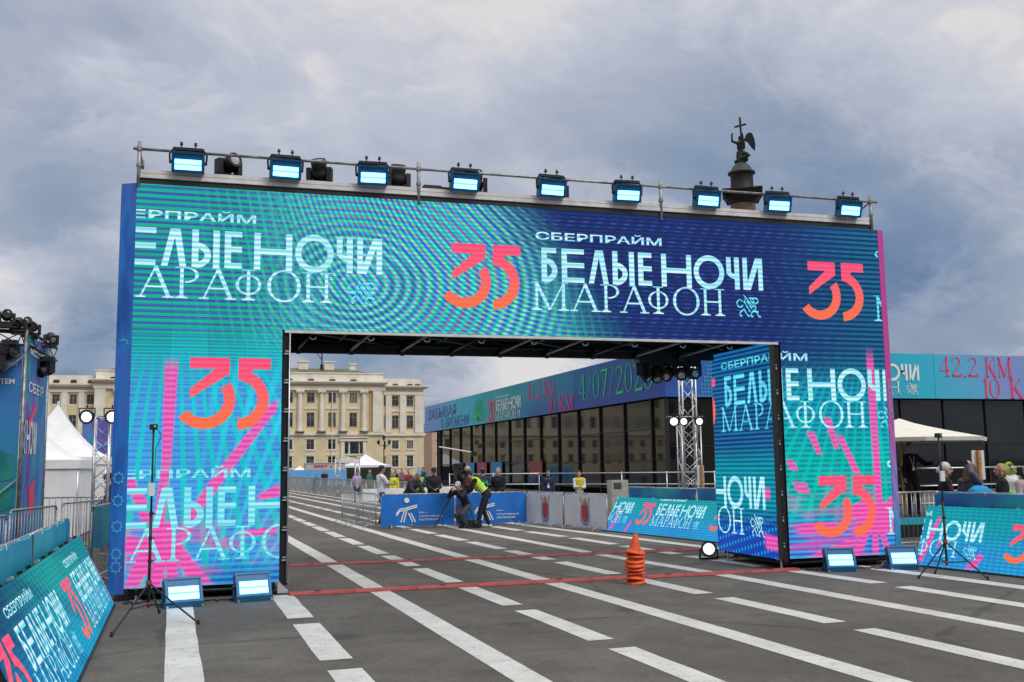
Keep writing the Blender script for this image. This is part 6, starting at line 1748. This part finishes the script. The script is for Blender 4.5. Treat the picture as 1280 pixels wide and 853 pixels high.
def person(label, loc, heading, h=1.75, lean=0, skin='fair', hair='black', hairstyle='short', top=(.02, .02, .03), pants=(.02, .02, .03), shoes=(.02, .02, .02), sleeves='long',
           L=(-.22, .10, .82), Rr=(.22, .10, .82), feet=((-.11, 0), (.11, .0)), look=(0, 0), crouch=0, vest=None, badge=False, cap=None, fat=1.0, detail=1, group=None, extras=None, poleL=None, poleR=None, lower=True, hood=None, bald=False):
    """heading: 0 looks along +Y (away from the camera), 180 looks at it, 90 looks to +X"""
    s = h / 1.75
    t = thing('person', label, 'person', (loc[0], loc[1], loc[2] if len(loc) > 2 else 0), -R(heading), group)
    S = lambda *v: Vector(v) * s
    hipz = .93 - crouch
    hip = Vector((0, -.02, hipz)) - Vector((0, math.sin(R(lean)) * .10, 0))
    a = R(lean); sp = lambda d, x=0, f=0: hip + Vector((x, math.sin(a) * d + math.cos(a) * f, math.cos(a) * d - math.sin(a) * f))
    waist = sp(.18); chest = sp(.38); neckb = sp(.53); head_c0 = sp(.60)
    hl, hn = R(look[0]), R(look[1] - lean * .35)
    hd = Matrix.Rotation(hl, 3, 'Z') @ Matrix.Rotation(-R(lean) * .55 - R(look[1]), 3, 'X')
    hc = head_c0 + hd @ Vector((0, .025, .105))
    shs = [sp(.475, x, -.01) for x in (-.175, .175)]
    hips = [hip + Vector((x, 0, -.03)) for x in (-.09, .09)]
    # hands: targets given for a standing figure in its own frame
    arms = []
    for i, (sh, tg, pl) in enumerate(zip(shs, (L, Rr), (poleL, poleR))):
        pl = pl or ((-.5 if i == 0 else .5), -.6, -.6)
        el, wr = ik(sh, Vector(tg), .285, .255, pl); arms.append((sh, el, wr))
    legs = []
    for i, (hp, f) in enumerate(zip(hips, feet)):
        kn, an = ik(hp, Vector((f[0], f[1], .085 + (f[2] if len(f) > 2 else 0))), .43, .42, (f[0] * .6, 1, 0)); legs.append((hp, kn, an))
    vox = .014 if detail > 1 else (.020 if detail == 1 else .032)
    b = Prims(); F = fat
    b.cap(hip * s, waist * s, .115 * s, .10 * s, 1.18 * F, .85 * F); b.cap(waist * s, chest * s, .10 * s, .125 * s, 1.2 * F, .82 * F); b.cap(chest * s, sp(.46) * s, .12 * s, .09 * s, 1.35, .8)
    b.cap(shs[0] * s, shs[1] * s, .062 * s, .062 * s); b.cap(neckb * s - S(0, 0, .02), (head_c0 + Vector((0, .01, .03))) * s, .052 * s, .050 * s)
    for sh, el, wr in arms: b.cap(sh * s, el * s, .054 * s, .040 * s); b.cap(el * s, wr * s, .040 * s, .026 * s)
    for hp, kn, an in legs:
        b.cap(hp * s, kn * s, .085 * s, .056 * s); b.cap(kn * s, an * s, .054 * s, .036 * s); b.cap(an * s - S(0, .02, .03), an * s + S(0, .09, -.045), .030 * s, .020 * s)
    # head: skull, jaw, nose, brow, ears
    H = lambda x, y, z: (hc + hd @ Vector((x, y, z))) * s
    b.ell(H(0, -.012, .02), .076 * s, .096 * s, .100 * s, hd); b.ell(H(0, .022, -.045), .058 * s, .066 * s, .070 * s, hd); b.ell(H(0, .062, -.085), .026 * s, .022 * s, .022 * s, hd)
    b.cap(H(0, .085, .018), H(0, .106, -.022), .010 * s, .015 * s); b.cap(H(-.035, .074, .034), H(.035, .074, .034), .014 * s, .014 * s)
    for x in (-1, 1): b.ell(H(x * .078, -.005, -.008), .012 * s, .018 * s, .030 * s, hd)
    hands = Prims() if detail > 0 else None
    for i, (sh, el, wr) in enumerate(arms):
        d = (wr - el).normalized(); sx = -1 if i == 0 else 1
        side = Vector((0, 1, 0)) - d * d.y
        if side.length < .2: side = Vector((-sx, 0, 0))
        side.normalize(); nrm = d.cross(side)
        palm_c = wr + d * .05; curl = Vector((-sx, 0, 0)); curl = (curl - d * curl.dot(d))
        curl = curl.normalized() if curl.length > .1 else nrm
        b.cap(wr * s, (wr + d * .075) * s, .026 * s, .034 * s, 1.15, .5, frame=side)
        if detail > 0:
            for k, (o, l) in enumerate(((-.028, .055), (-.010, .068), (.010, .064), (.027, .050))):
                p0 = wr + d * .085 + side * -o; p1 = p0 + d * l * .55 + curl * .008; p2 = p1 + d * l * .30 + curl * l * .45
                b.cap(p0 * s, p1 * s, .0095 * s, .0088 * s, n=7); b.cap(p1 * s, p2 * s, .0088 * s, .0075 * s, n=7)
            p0 = wr + d * .03 + side * .028; p1 = p0 + d * .032 + side * .025; p2 = p1 + d * .028 + curl * .010
            b.cap(p0 * s, p1 * s, .012 * s, .010 * s, n=7); b.cap(p1 * s, p2 * s, .010 * s, .008 * s, n=7)
    me = b.fuse(vox * (.62 if detail > 0 else 1) * s, SKIN[skin], smooth=1)
    put(me, 'body', t)
    if detail > 0:
        for x in (-.031, .031):
            mb = MB(); mb.lathe([(0, .004), (.007, .003), (.010, -.004)], H(x, .087, .014), hd @ Vector((0, 1, 0)), 8); mb.build('eye', EYEM, t, True)
        mb = MB(); mb.tube(H(-.022, .083, -.052), H(.022, .083, -.052), .005 * s, n=6); mb.build('mouth', LIPM, t, True)
    # clothes
    g_ = 1.0 + .02; e = .016
    c = Prims()
    hem = hip + Vector((0, 0, -.07)) if not lean > 35 else sp(-.02)
    c.cap(hem * s, waist * s, (.125 + e) * s, (.108 + e) * s, 1.2 * F, .88 * F); c.cap(waist * s, chest * s, (.108 + e) * s, (.132 + e) * s, 1.2 * F, .86 * F); c.cap(chest * s, sp(.465) * s, (.125 + e) * s, (.085 + e) * s, 1.32, .84)
    c.cap(shs[0] * s, shs[1] * s, (.062 + e) * s, (.062 + e) * s); c.cap(sp(.50) * s, sp(.545) * s, .068 * s, .058 * s)
    for sh, el, wr in arms:
        if sleeves == 'long': c.cap(sh * s, el * s, (.056 + e) * s, (.044 + e) * s); c.cap(el * s, (wr - (wr - el) * .04) * s, (.044 + e) * s, (.030 + e * .8) * s)
        else: c.cap(sh * s, (sh + (el - sh) * .72) * s, (.058 + e) * s, (.054 + e) * s)
    put(c.fuse(vox * s, cloth_mat(top), noise=.022 * s if detail else 0, nsize=.07), 'shirt' if sleeves != 'long' else 'jacket', t)
    c = Prims()
    for hp, kn, an in legs: c.cap(hp * s, kn * s, (.090 + e * .6) * s, (.062 + e * .6) * s); c.cap(kn * s, (an + (kn - an) * .02) * s, (.060 + e * .6) * s, (.046 + e * .6) * s)
    c.cap((hip + Vector((0, 0, .04))) * s, (hip + Vector((0, 0, -.05))) * s, .122 * s, .118 * s, 1.22 * F, .92 * F)
    put(c.fuse(vox * s, cloth_mat(pants), noise=.018 * s if detail else 0, nsize=.08), 'trousers', t)
    for hp, kn, an in legs:
        c = Prims(); q = an * s; c.cap(q + S(0, -.035, -.035), q + S(0, .13, -.048), .044 * s, .036 * s, 1.0, .95); c.cap(q + S(0, -.02, -.03), q + S(0, .02, .01), .045 * s, .046 * s)
        put(c.fuse(vox * s, cloth_mat(shoes)), 'shoe', t)
    # hair or headgear
    if not bald:
        c = Prims()
        c.ell(H(0, -.028, .042), .086 * s, .100 * s, .094 * s, hd)
        if hairstyle == 'short': c.ell(H(0, -.06, -.005), .072 * s, .055 * s, .075 * s, hd)
        if hairstyle == 'bob':
            c.ell(H(0, -.035, .0), .100 * s, .100 * s, .105 * s, hd)
            for x in (-1, 1): c.cap(H(x * .078, -.01, .02), H(x * .080, .0, -.085), .036 * s, .030 * s)
            c.cap(H(0, -.09, .0), H(0, -.08, -.09), .06 * s, .045 * s)
        if hairstyle == 'long':
            c.ell(H(0, -.045, .01), .105 * s, .105 * s, .11 * s, hd); c.cap(H(0, -.09, 0), H(0, -.13, -.26), .078 * s, .045 * s, 1.3, .8)
            for x in (-1, 1): c.cap(H(x * .08, -.02, .0), H(x * .10, -.03, -.20), .040 * s, .028 * s)
        if hairstyle == 'bun': c.ell(H(0, -.03, .03), .094 * s, .104 * s, .10 * s, hd); c.ell(H(0, -.13, -.03), .055 * s, .05 * s, .06 * s, hd)
        put(c.fuse(.012 * s if detail else .03 * s, HAIRM[hair], noise=.014 * s if detail else 0, nsize=.03, smooth=1), 'hair', t)
    if cap is not None:
        c = Prims(); c.ell(H(0, -.015, .062), .090 * s, .108 * s, .078 * s, hd); c.cap(H(-.04, .09, .045), H(.04, .09, .045), .022 * s, .022 * s, 1, .5); c.cap(H(-.03, .13, .035), H(.03, .13, .035), .018 * s, .018 * s, 1, .5)
        put(c.fuse(.014 * s, cloth_mat(cap)), 'cap', t)
    if hood is not None:
        c = Prims(); c.ell(H(0, -.062, .025), .105 * s, .108 * s, .128 * s, hd); c.cap(H(-.09, .02, -.06), H(.0, -.05, -.14), .045 * s, .06 * s); c.cap(H(.09, .02, -.06), H(.0, -.05, -.14), .045 * s, .06 * s)
        c.cap(H(-.085, .03, .03), H(-.085, .02, -.06), .03 * s, .04 * s); c.cap(H(.085, .03, .03), H(.085, .02, -.06), .03 * s, .04 * s)
        put(c.fuse(.014 * s, cloth_mat(hood)), 'hood', t)
    if vest is not None:
        c = Prims(); e2 = e + .012
        c.cap(sp(.14) * s, waist * s, (.105 + e2) * s, (.112 + e2) * s, 1.22 * F, .9 * F); c.cap(waist * s, sp(.42) * s, (.112 + e2) * s, (.134 + e2) * s, 1.2 * F, .88 * F)
        c.cap(sp(.42, -.11) * s, sp(.50, -.11) * s, (.075 + e2) * s, (.05 + e2) * s); c.cap(sp(.42, .11) * s, sp(.50, .11) * s, (.075 + e2) * s, (.05 + e2) * s)
        vo = put(c.fuse(vox * s, cloth_mat(vest), noise=.016 * s, nsize=.06), 'vest', t)
    if badge:
        mb = MB(); p = (sp(.20, 0, .155) ) * s; mb.box((p.x - .035, p.y, p.z - .06), (p.x + .035, p.y + .006, p.z + .03)); mb.build('badge', M['print_white'], t)
        mb = MB(); q0 = sp(.50, -.06, .10) * s; q1 = sp(.50, .06, .10) * s; mb.path([q0, p + Vector((0, 0, .03)), q1], .006, 4); mb.build('lanyard', M['print_pink'] if badge == 'pink' else M['print_white'], t)
    if extras: extras(t, s, sp, hc, hd, arms)
    return t


def phone(t, s, sp, hc, hd, arms):
    c = (arms[0][2] + arms[1][2]) * .5 * s + Vector((0, .07, .04)) * s
    mb = MB(); mb.obox(c, (1, 0, 0), (0, 1, .6), (0, -.6, 1), .038, .004, .075); mb.build('phone', M['black'], t)
def backlogo(t, s, sp, hc, hd, arms):
    mb = MB(); p = sp(.33, 0, -.158) * s
    for a, b in ((-.09, -.035), (-.035, 0), (0, .035), (.035, .09)): pass
    for x0, z0, x1, z1 in ((-.085, -.08, -.065, .07), (-.065, .07, 0, -.01), (0, -.01, .065, .07), (.065, .07, .085, -.08)):
        mb.tube(p + Vector((x0, 0, z0)), p + Vector((x1, 0, z1)), .022)
    mb.build('back_print', mat('logo_green', (.02, .50, .22), .7), t)
def vest_tape(t, s, sp, hc, hd, arms):
    for d in (.10, .24):
        c = [sp(d, .150 * 1.22 * math.cos(R(k * 20)), .150 * .92 * math.sin(R(k * 20))) * s for k in range(18)]
        mb = MB()
        for i in range(18): mb.tube(c[i], c[(i + 1) % 18], .014, n=5)
        mb.build('reflective_tape', M['white_paint'], t)


DK = (.012, .013, .018)
G2 = 'camera crew and staff behind the blue banners'
person('man in white T-shirt looking at his phone by the blue banner', (5.12, 31.0), 80, 1.78, skin='tan', top=(.72, .73, .76), pants=(.05, .08, .16), sleeves='short', L=(-.10, .36, 1.18), Rr=(.10, .38, 1.20), look=(0, 8), group=None, extras=phone, detail=2)
person('person in a dark jacket bending forward over the left blue banner', (5.85, 30.2), 150, 1.72, lean=38, hair='grey', top=(.035, .037, .05), L=(-.12, .55, .95), Rr=(.14, .55, .95), look=(0, 20), detail=1, fat=1.15)
person('person in cyan cap and green vest between the bending person and the man in black', (6.62, 32.6), 200, 1.62, top=(.02, .03, .05), cap=(.02, .35, .60), vest=(.25, .60, .03), L=(-.1, .35, 1.3), Rr=(.1, .35, 1.3))
person('man in a black cap and black jacket holding his hands together, looking down', (6.55, 30.1), 182, 1.70, top=(.010, .010, .013), pants=(.012, .012, .015), cap=(.012, .010, .012), L=(-.07, .30, 1.10), Rr=(.07, .30, 1.08), look=(0, 25), fat=1.25, detail=2, badge=False)
person('camera operator in black with a white headset crouching behind the tripod', (6.92, 27.7), 235, 1.62, lean=38, crouch=.22, hair='grey', top=(.012, .012, .015), pants=(.05, .05, .06), L=(-.12, .52, 1.15), Rr=(.12, .48, 1.15), feet=((-.10, .05), (.12, -.02)), look=(20, -5), cap=(.45, .45, .43), detail=2)
person('man in a neon yellow vest bending over the camera, wearing white trainers', (7.50, 27.9), 285, 1.78, lean=42, top=(.012, .012, .015), pants=(.015, .015, .018), shoes=(.70, .70, .70), vest=(.52, .80, .03), L=(-.10, .62, 1.0), Rr=(.16, .55, .92), feet=((-.08, .14), (.10, -.16)), look=(0, 15), cap=(.012, .012, .015), extras=vest_tape, detail=2)
person('bald man in a dark red shirt behind the man in the yellow vest', (7.82, 31.0), 120, 1.74, bald=True, top=(.10, .02, .03), look=(0, 10), L=(-.12, .25, 1.05), Rr=(.12, .28, 1.05))
person('man seen from behind in a navy jacket with a green zigzag logo', (8.08, 30.1), 345, 1.66, hair='black', top=(.012, .022, .055), look=(0, 12), fat=1.25, extras=backlogo, L=(-.1, .25, 1.05), Rr=(.1, .25, 1.05), cap=(.10, .10, .11))
person('man in a long black coat with short hair, right most of the crew', (8.55, 30.0), 215, 1.66, hair='grey', top=(.010, .010, .012), fat=1.18, look=(10, 15), L=(-.12, .22, 1.0), Rr=(.12, .20, 1.0), detail=2)
person('man in a dark navy jacket with a white badge standing behind the white crest banner', (11.05, 32.6), 195, 1.58, top=(.012, .022, .06), badge=True, look=(0, 20), fat=1.2)
person('woman in a yellow vest over white sleeves behind the right white crest banner', (11.8, 31.6), 190, 1.52, skin='fair', hair='black', top=(.66, .66, .62), vest=(.62, .50, .03), L=(-.06, .28, 1.12), Rr=(.06, .28, 1.15), look=(-10, 5), detail=2)
G3 = 'people in the distance beyond the barriers'
person('distant man in a pale violet shirt beside the truss portal', (7.05, 50), 180, 1.58, skin='tan', top=(.42, .32, .52), pants=(.03, .04, .08), sleeves='short', detail=0, L=(-.1, .2, 1.1), Rr=(.1, .2, 1.1))
person('distant man in an open dark suit and white shirt before the blue hoarding', (7.75, 71), 185, 1.62, top=(.015, .015, .03), detail=0)
person('distant small figure in dark clothes before the blue hoarding', (7.32, 72), 170, 1.32, top=(.012, .03, .05), detail=0)
person('distant person in a bright yellow top right of the man in white', (8.0, 45), 180, 1.50, top=(.62, .60, .02), detail=0)
rr = random.Random(21)
cols = [((.02, .02, .03), 'black'), ((.25, .03, .04), 'dark red'), ((.35, .35, .37), 'grey'), ((.03, .06, .16), 'navy'), ((.55, .54, .52), 'off-white'), ((.05, .16, .10), 'dark green'), ((.30, .14, .20), 'mauve'), ((.08, .07, .06), 'brown')]
place_ = ['behind the bending person', 'just right of the distant yellow top', 'left of the pavilion corner', 'behind the man in the black cap', 'between the portal and the man in white', 'right behind the violet shirt', 'before the palace corner window', 'farthest before the pink house']
for k, (x, y, hh) in enumerate([(10.4, 58, 1.66), (10.0, 52, 1.60), (14.0, 68, 1.70), (12.4, 60, 1.72), (8.6, 52, 1.55), (8.9, 58, 1.60), (13.9, 75, 1.65), (17.0, 84, 1.70)]):
    person('distant %s clad person %s' % (cols[k][1], place_[k]), (x, y), rr.uniform(120, 240), hh, top=cols[k][0], detail=0, hair=rr.choice(['black', 'brown', 'grey']), group=G3)
# right hand spectators
def raised(t, s, sp, hc, hd, arms): pass
person('white-haired woman in black with a low bun and pink lanyard, behind turquoise banner', (12.3, 14.75), 120, 1.66, skin='fair', hair='white', hairstyle='bun', top=(.012, .010, .014), badge='pink', look=(-8, 6), detail=2, L=(-.15, .22, .95), Rr=(.15, .22, .95))
person('brown-haired woman in grey lifting one hand to her hair, beside the sign post', (12.95, 14.9), 75, 1.64, skin='fair', hair='brown', hairstyle='long', top=(.10, .10, .13), pants=(.03, .03, .05), look=(0, 20), Rr=(.07, -.10, 1.73), L=(-.16, .20, 1.0), poleR=(.5, -.9, -.3), detail=2)
mb_t = person('blond woman with a chin-length bob in black, turned away, right of the sign post', (13.55, 14.85), 305, 1.62, hair='blond', hairstyle='bob', top=(.012, .012, .014), look=(10, 0), detail=2, skin='fair')
person('child in a bright green hooded jacket over a white shirt at the right edge', (15.95, 17.2), 185, 1.62, hair='brown', top=(.18, .62, .05), hood=(.18, .62, .05), vest=(.70, .70, .72), L=(-.06, .24, 1.38), Rr=(.10, .22, 1.1), look=(0, 10), detail=2, skin='fair')
person('person in a pale pink jacket cut by the right picture edge', (14.30, 15.0), 200, 1.58, hair='grey', top=(.55, .40, .42), detail=1)
person('man in black with a white badge standing under the cream parasol', (16.5, 21.0, .40), 190, 1.74, hair='brown', top=(.010, .010, .012), badge=True, detail=2, L=(-.45, .25, 1.25), Rr=(.25, .15, .9), look=(-5, 5))
person('man in black seen behind the left lattice mast', (-1.98, 24, 0), 250, 1.68, lean=12, top=(.010, .010, .012), hair='black', L=(-.2, .35, 1.0), Rr=(.25, .3, 1.0), fat=1.15, detail=1, cap=(.012, .012, .012))
# blue bag or jacket hump beside the long haired woman
c = Prims(); c.ell((0, 0, 1.18), .22, .16, .14); c.ell((.2, .02, 1.12), .16, .15, .11); c.cap((0, 0, .3), (0, 0, 1.1), .2, .2)
o = put(c.fuse(.02, cloth_mat((.01, .30, .62)), noise=.03, nsize=.08), 'blue_rucksack', None, (12.72, 14.45, -.05)); tag(o, 'bright blue rucksack humped above the turquoise banner between the two women', 'rucksack')

# ------------------------------------------------------------------ TV camera on tripod
t = thing('tv_camera', 'black broadcast camera on a tripod before the blue banners', 'video camera', (6.85, 28.0, 0))
mb = MB(); mb.box((-.13, -.22, 1.35), (.13, .20, 1.62)); mb.build('camera_body', M['black'], t)
mb = MB(); mb.lathe([(0, 0), (.07, 0), (.09, .02), (.09, .16), (.11, .17), (.11, .24), (.09, .24), (.085, .2), (0, .2)], (0, -.22, 1.50), (0, -1, 0), 16); mb.build('lens_barrel', M['black'], t, True)
mb = MB(); mb.box((-.20, -.1, 1.62), (.08, .0, 1.80)); mb.tube((0, -.2, 1.66), (0, .15, 1.66), .02); mb.build('viewfinder', M['black'], t)
mb = MB(); mb.box((-.09, .2, 1.38), (.09, .32, 1.58)); mb.build('battery', M['dark_metal'], t)
mb = MB(); mb.box((-.08, -.1, 1.25), (.08, .1, 1.35)); mb.tube((0, .05, 1.3), (.25, .55, 1.15), .013); mb.build('tripod_head', M['black'], t)
for x, y in ((-.78, -.15), (.35, -.45), (.25, .55)):
    mb = MB(); mb.tube((x * .08, y * .08, 1.25), (x * .55, y * .55, .62), .024); mb.tube((x * .55, y * .55, .64), (x, y, .02), .016); mb.build('leg', M['black'], t)
mb = MB(); mb.path([(-.35, -.08, .32), (.18, -.22, .32), (.13, .28, .32), (-.35, -.08, .32)], .012); mb.build('spreader', M['dark_metal'], t)
t = thing('equipment_case', 'low dark equipment case with round pads on the road by the camera tripod', 'case', (7.08, 27.75, 0))
mb = MB(); mb.box((-.30, -.14, .03), (.30, .14, .22)); mb.build('case_body', M['dark_metal'], t)
for x in (-.17, .13):
    mb = MB(); mb.lathe([(.07, 0), (.075, .015), (.03, .02), (0, .018)], (x, -.14, .13), (0, -1, 0), 14); mb.build('round_pad', M['black'], t, True)
for x in (-.25, .25): mb = MB(); mb.tube((x, -.12, .03), (x, .12, .03), .03); mb.build('wheel', M['black'], t)

# ------------------------------------------------------------------ bronze angel
c = Prims()
c.cap((0, 0, .3), (0, .15, 1.9), .62, .38, 1, .8); c.cap((0, .15, 1.8), (0, .10, 3.0), .38, .46, 1.05, .75); c.cap((-.42, .1, 3.05), (.42, .1, 3.05), .22, .22)
c.ell((.05, .32, 3.72), .26, .30, .34); c.cap((0, .12, 3.1), (.03, .25, 3.6), .16, .15); c.ell((.05, .18, 3.85), .28, .28, .26)
c.cap((-.45, .1, 3.05), (-.98, .35, 3.45), .22, .17); c.cap((-.98, .35, 3.45), (-1.0, .45, 4.35), .17, .12); c.cap((-1.0, .45, 4.35), (-.88, .5, 4.70), .12, .11)
c.cap((.45, .1, 3.0), (.55, .45, 2.4), .17, .13); c.cap((.55, .45, 2.4), (.2, .65, 2.75), .13, .09)
for a, b, r0, r1 in (((.2, -.2, .6), (.9, -.5, .9), .4, .25), ((.5, -.3, 1.3), (1.0, -.6, .85), .3, .2), ((-.3, .2, .3), (-.35, .3, 1.6), .28, .2), ((.2, 0, 0.3), (.7, -.2, .3), .35, .25), ((-.4, .1, .2), (-.1, .2, .2), .35, .35)): c.cap(a, b, r0, r1)
ang = thing('angel_statue', 'dark bronze winged angel with raised arm holding a tall cross on top of the column', 'statue', (76.6, 132, 47.0), R(-25))
put(c.fuse(.075, bronze, noise=.20, nsize=.35, smooth=1), 'figure', ang); ang.scale = (1.18, 1.18, 1.03)
for s in (1, .35):
    mb = MB()
    P0 = [(.25, 0), (.55, .85), (.95, 1.15), (1.35, .95), (1.62, .1), (1.72, -1.0), (1.62, -1.75), (1.15, -1.1), (.75, -.3)]
    k = s
    f = [Vector((.15 + x * k * .95 if k == 1 else -.1 + x * .3, -.45 - .25 * x, 3.1 + z)) for x, z in P0]
    n = len(f); bk = [v + Vector((.02, -.14, 0)) for v in f]; mb.mesh(f + bk, [tuple(range(n)), tuple(range(2 * n - 1, n - 1, -1))] + [(i, i + n, (i + 1) % n + n, (i + 1) % n) for i in range(n)]); mb.build('wing', bronze, ang)
mb = MB(); mb.obox((.22, .65, 4.2), (1, 0, 0), (0, 1, 0), (-.03, 0, 1), .12, .10, 2.95); mb.obox((.16, .65, 5.9), (1, .1, .28), (0, 1, 0), (-.28, 0, 1), .78, .09, .13); mb.build('cross', bronze, ang)
mb = MB(); mb.path([(-.6, .1, -.1), (-.75, .2, .3), (-.3, .4, .5), (.1, .4, .1), (.5, .3, .3)], .14, 8); mb.build('serpent', bronze, ang, True)

# ------------------------------------------------------------------ cables on the asphalt
rr = random.Random(11)
for k, (pts_, lab) in enumerate([([(-1.0, 14.2), (-.55, 14.0), (-.2, 14.15), (.3, 13.95), (.75, 14.2)], 'tangled black power cable on the asphalt along the left arch leg'),
                                 ([(9.1, 14.25), (9.45, 14.15), (9.9, 14.2), (10.3, 14.0), (10.9, 14.15)], 'black power cable on the asphalt along the right arch leg'),
                                 ([(8.74, 16.65), (8.95, 16.75), (9.1, 16.6), (9.3, 16.7)], 'short black cable of the ground spotlight')]):
    mb = MB(); P = []
    for (x0, y0), (x1, y1) in zip(pts_, pts_[1:]):
        for i in range(7): f = i / 7; P.append((x0 + (x1 - x0) * f + .04 * math.sin(i * 1.9 + k), y0 + (y1 - y0) * f + .07 * math.sin(i * 1.3 + x0 * 3), .014 + .03 * max(0, math.sin(i * 2.2 + x0))))
    mb.path(P, .011, 6); tag(mb.build('power_cable', M['black']), lab, 'cable')
bpy.context.view_layer.update()
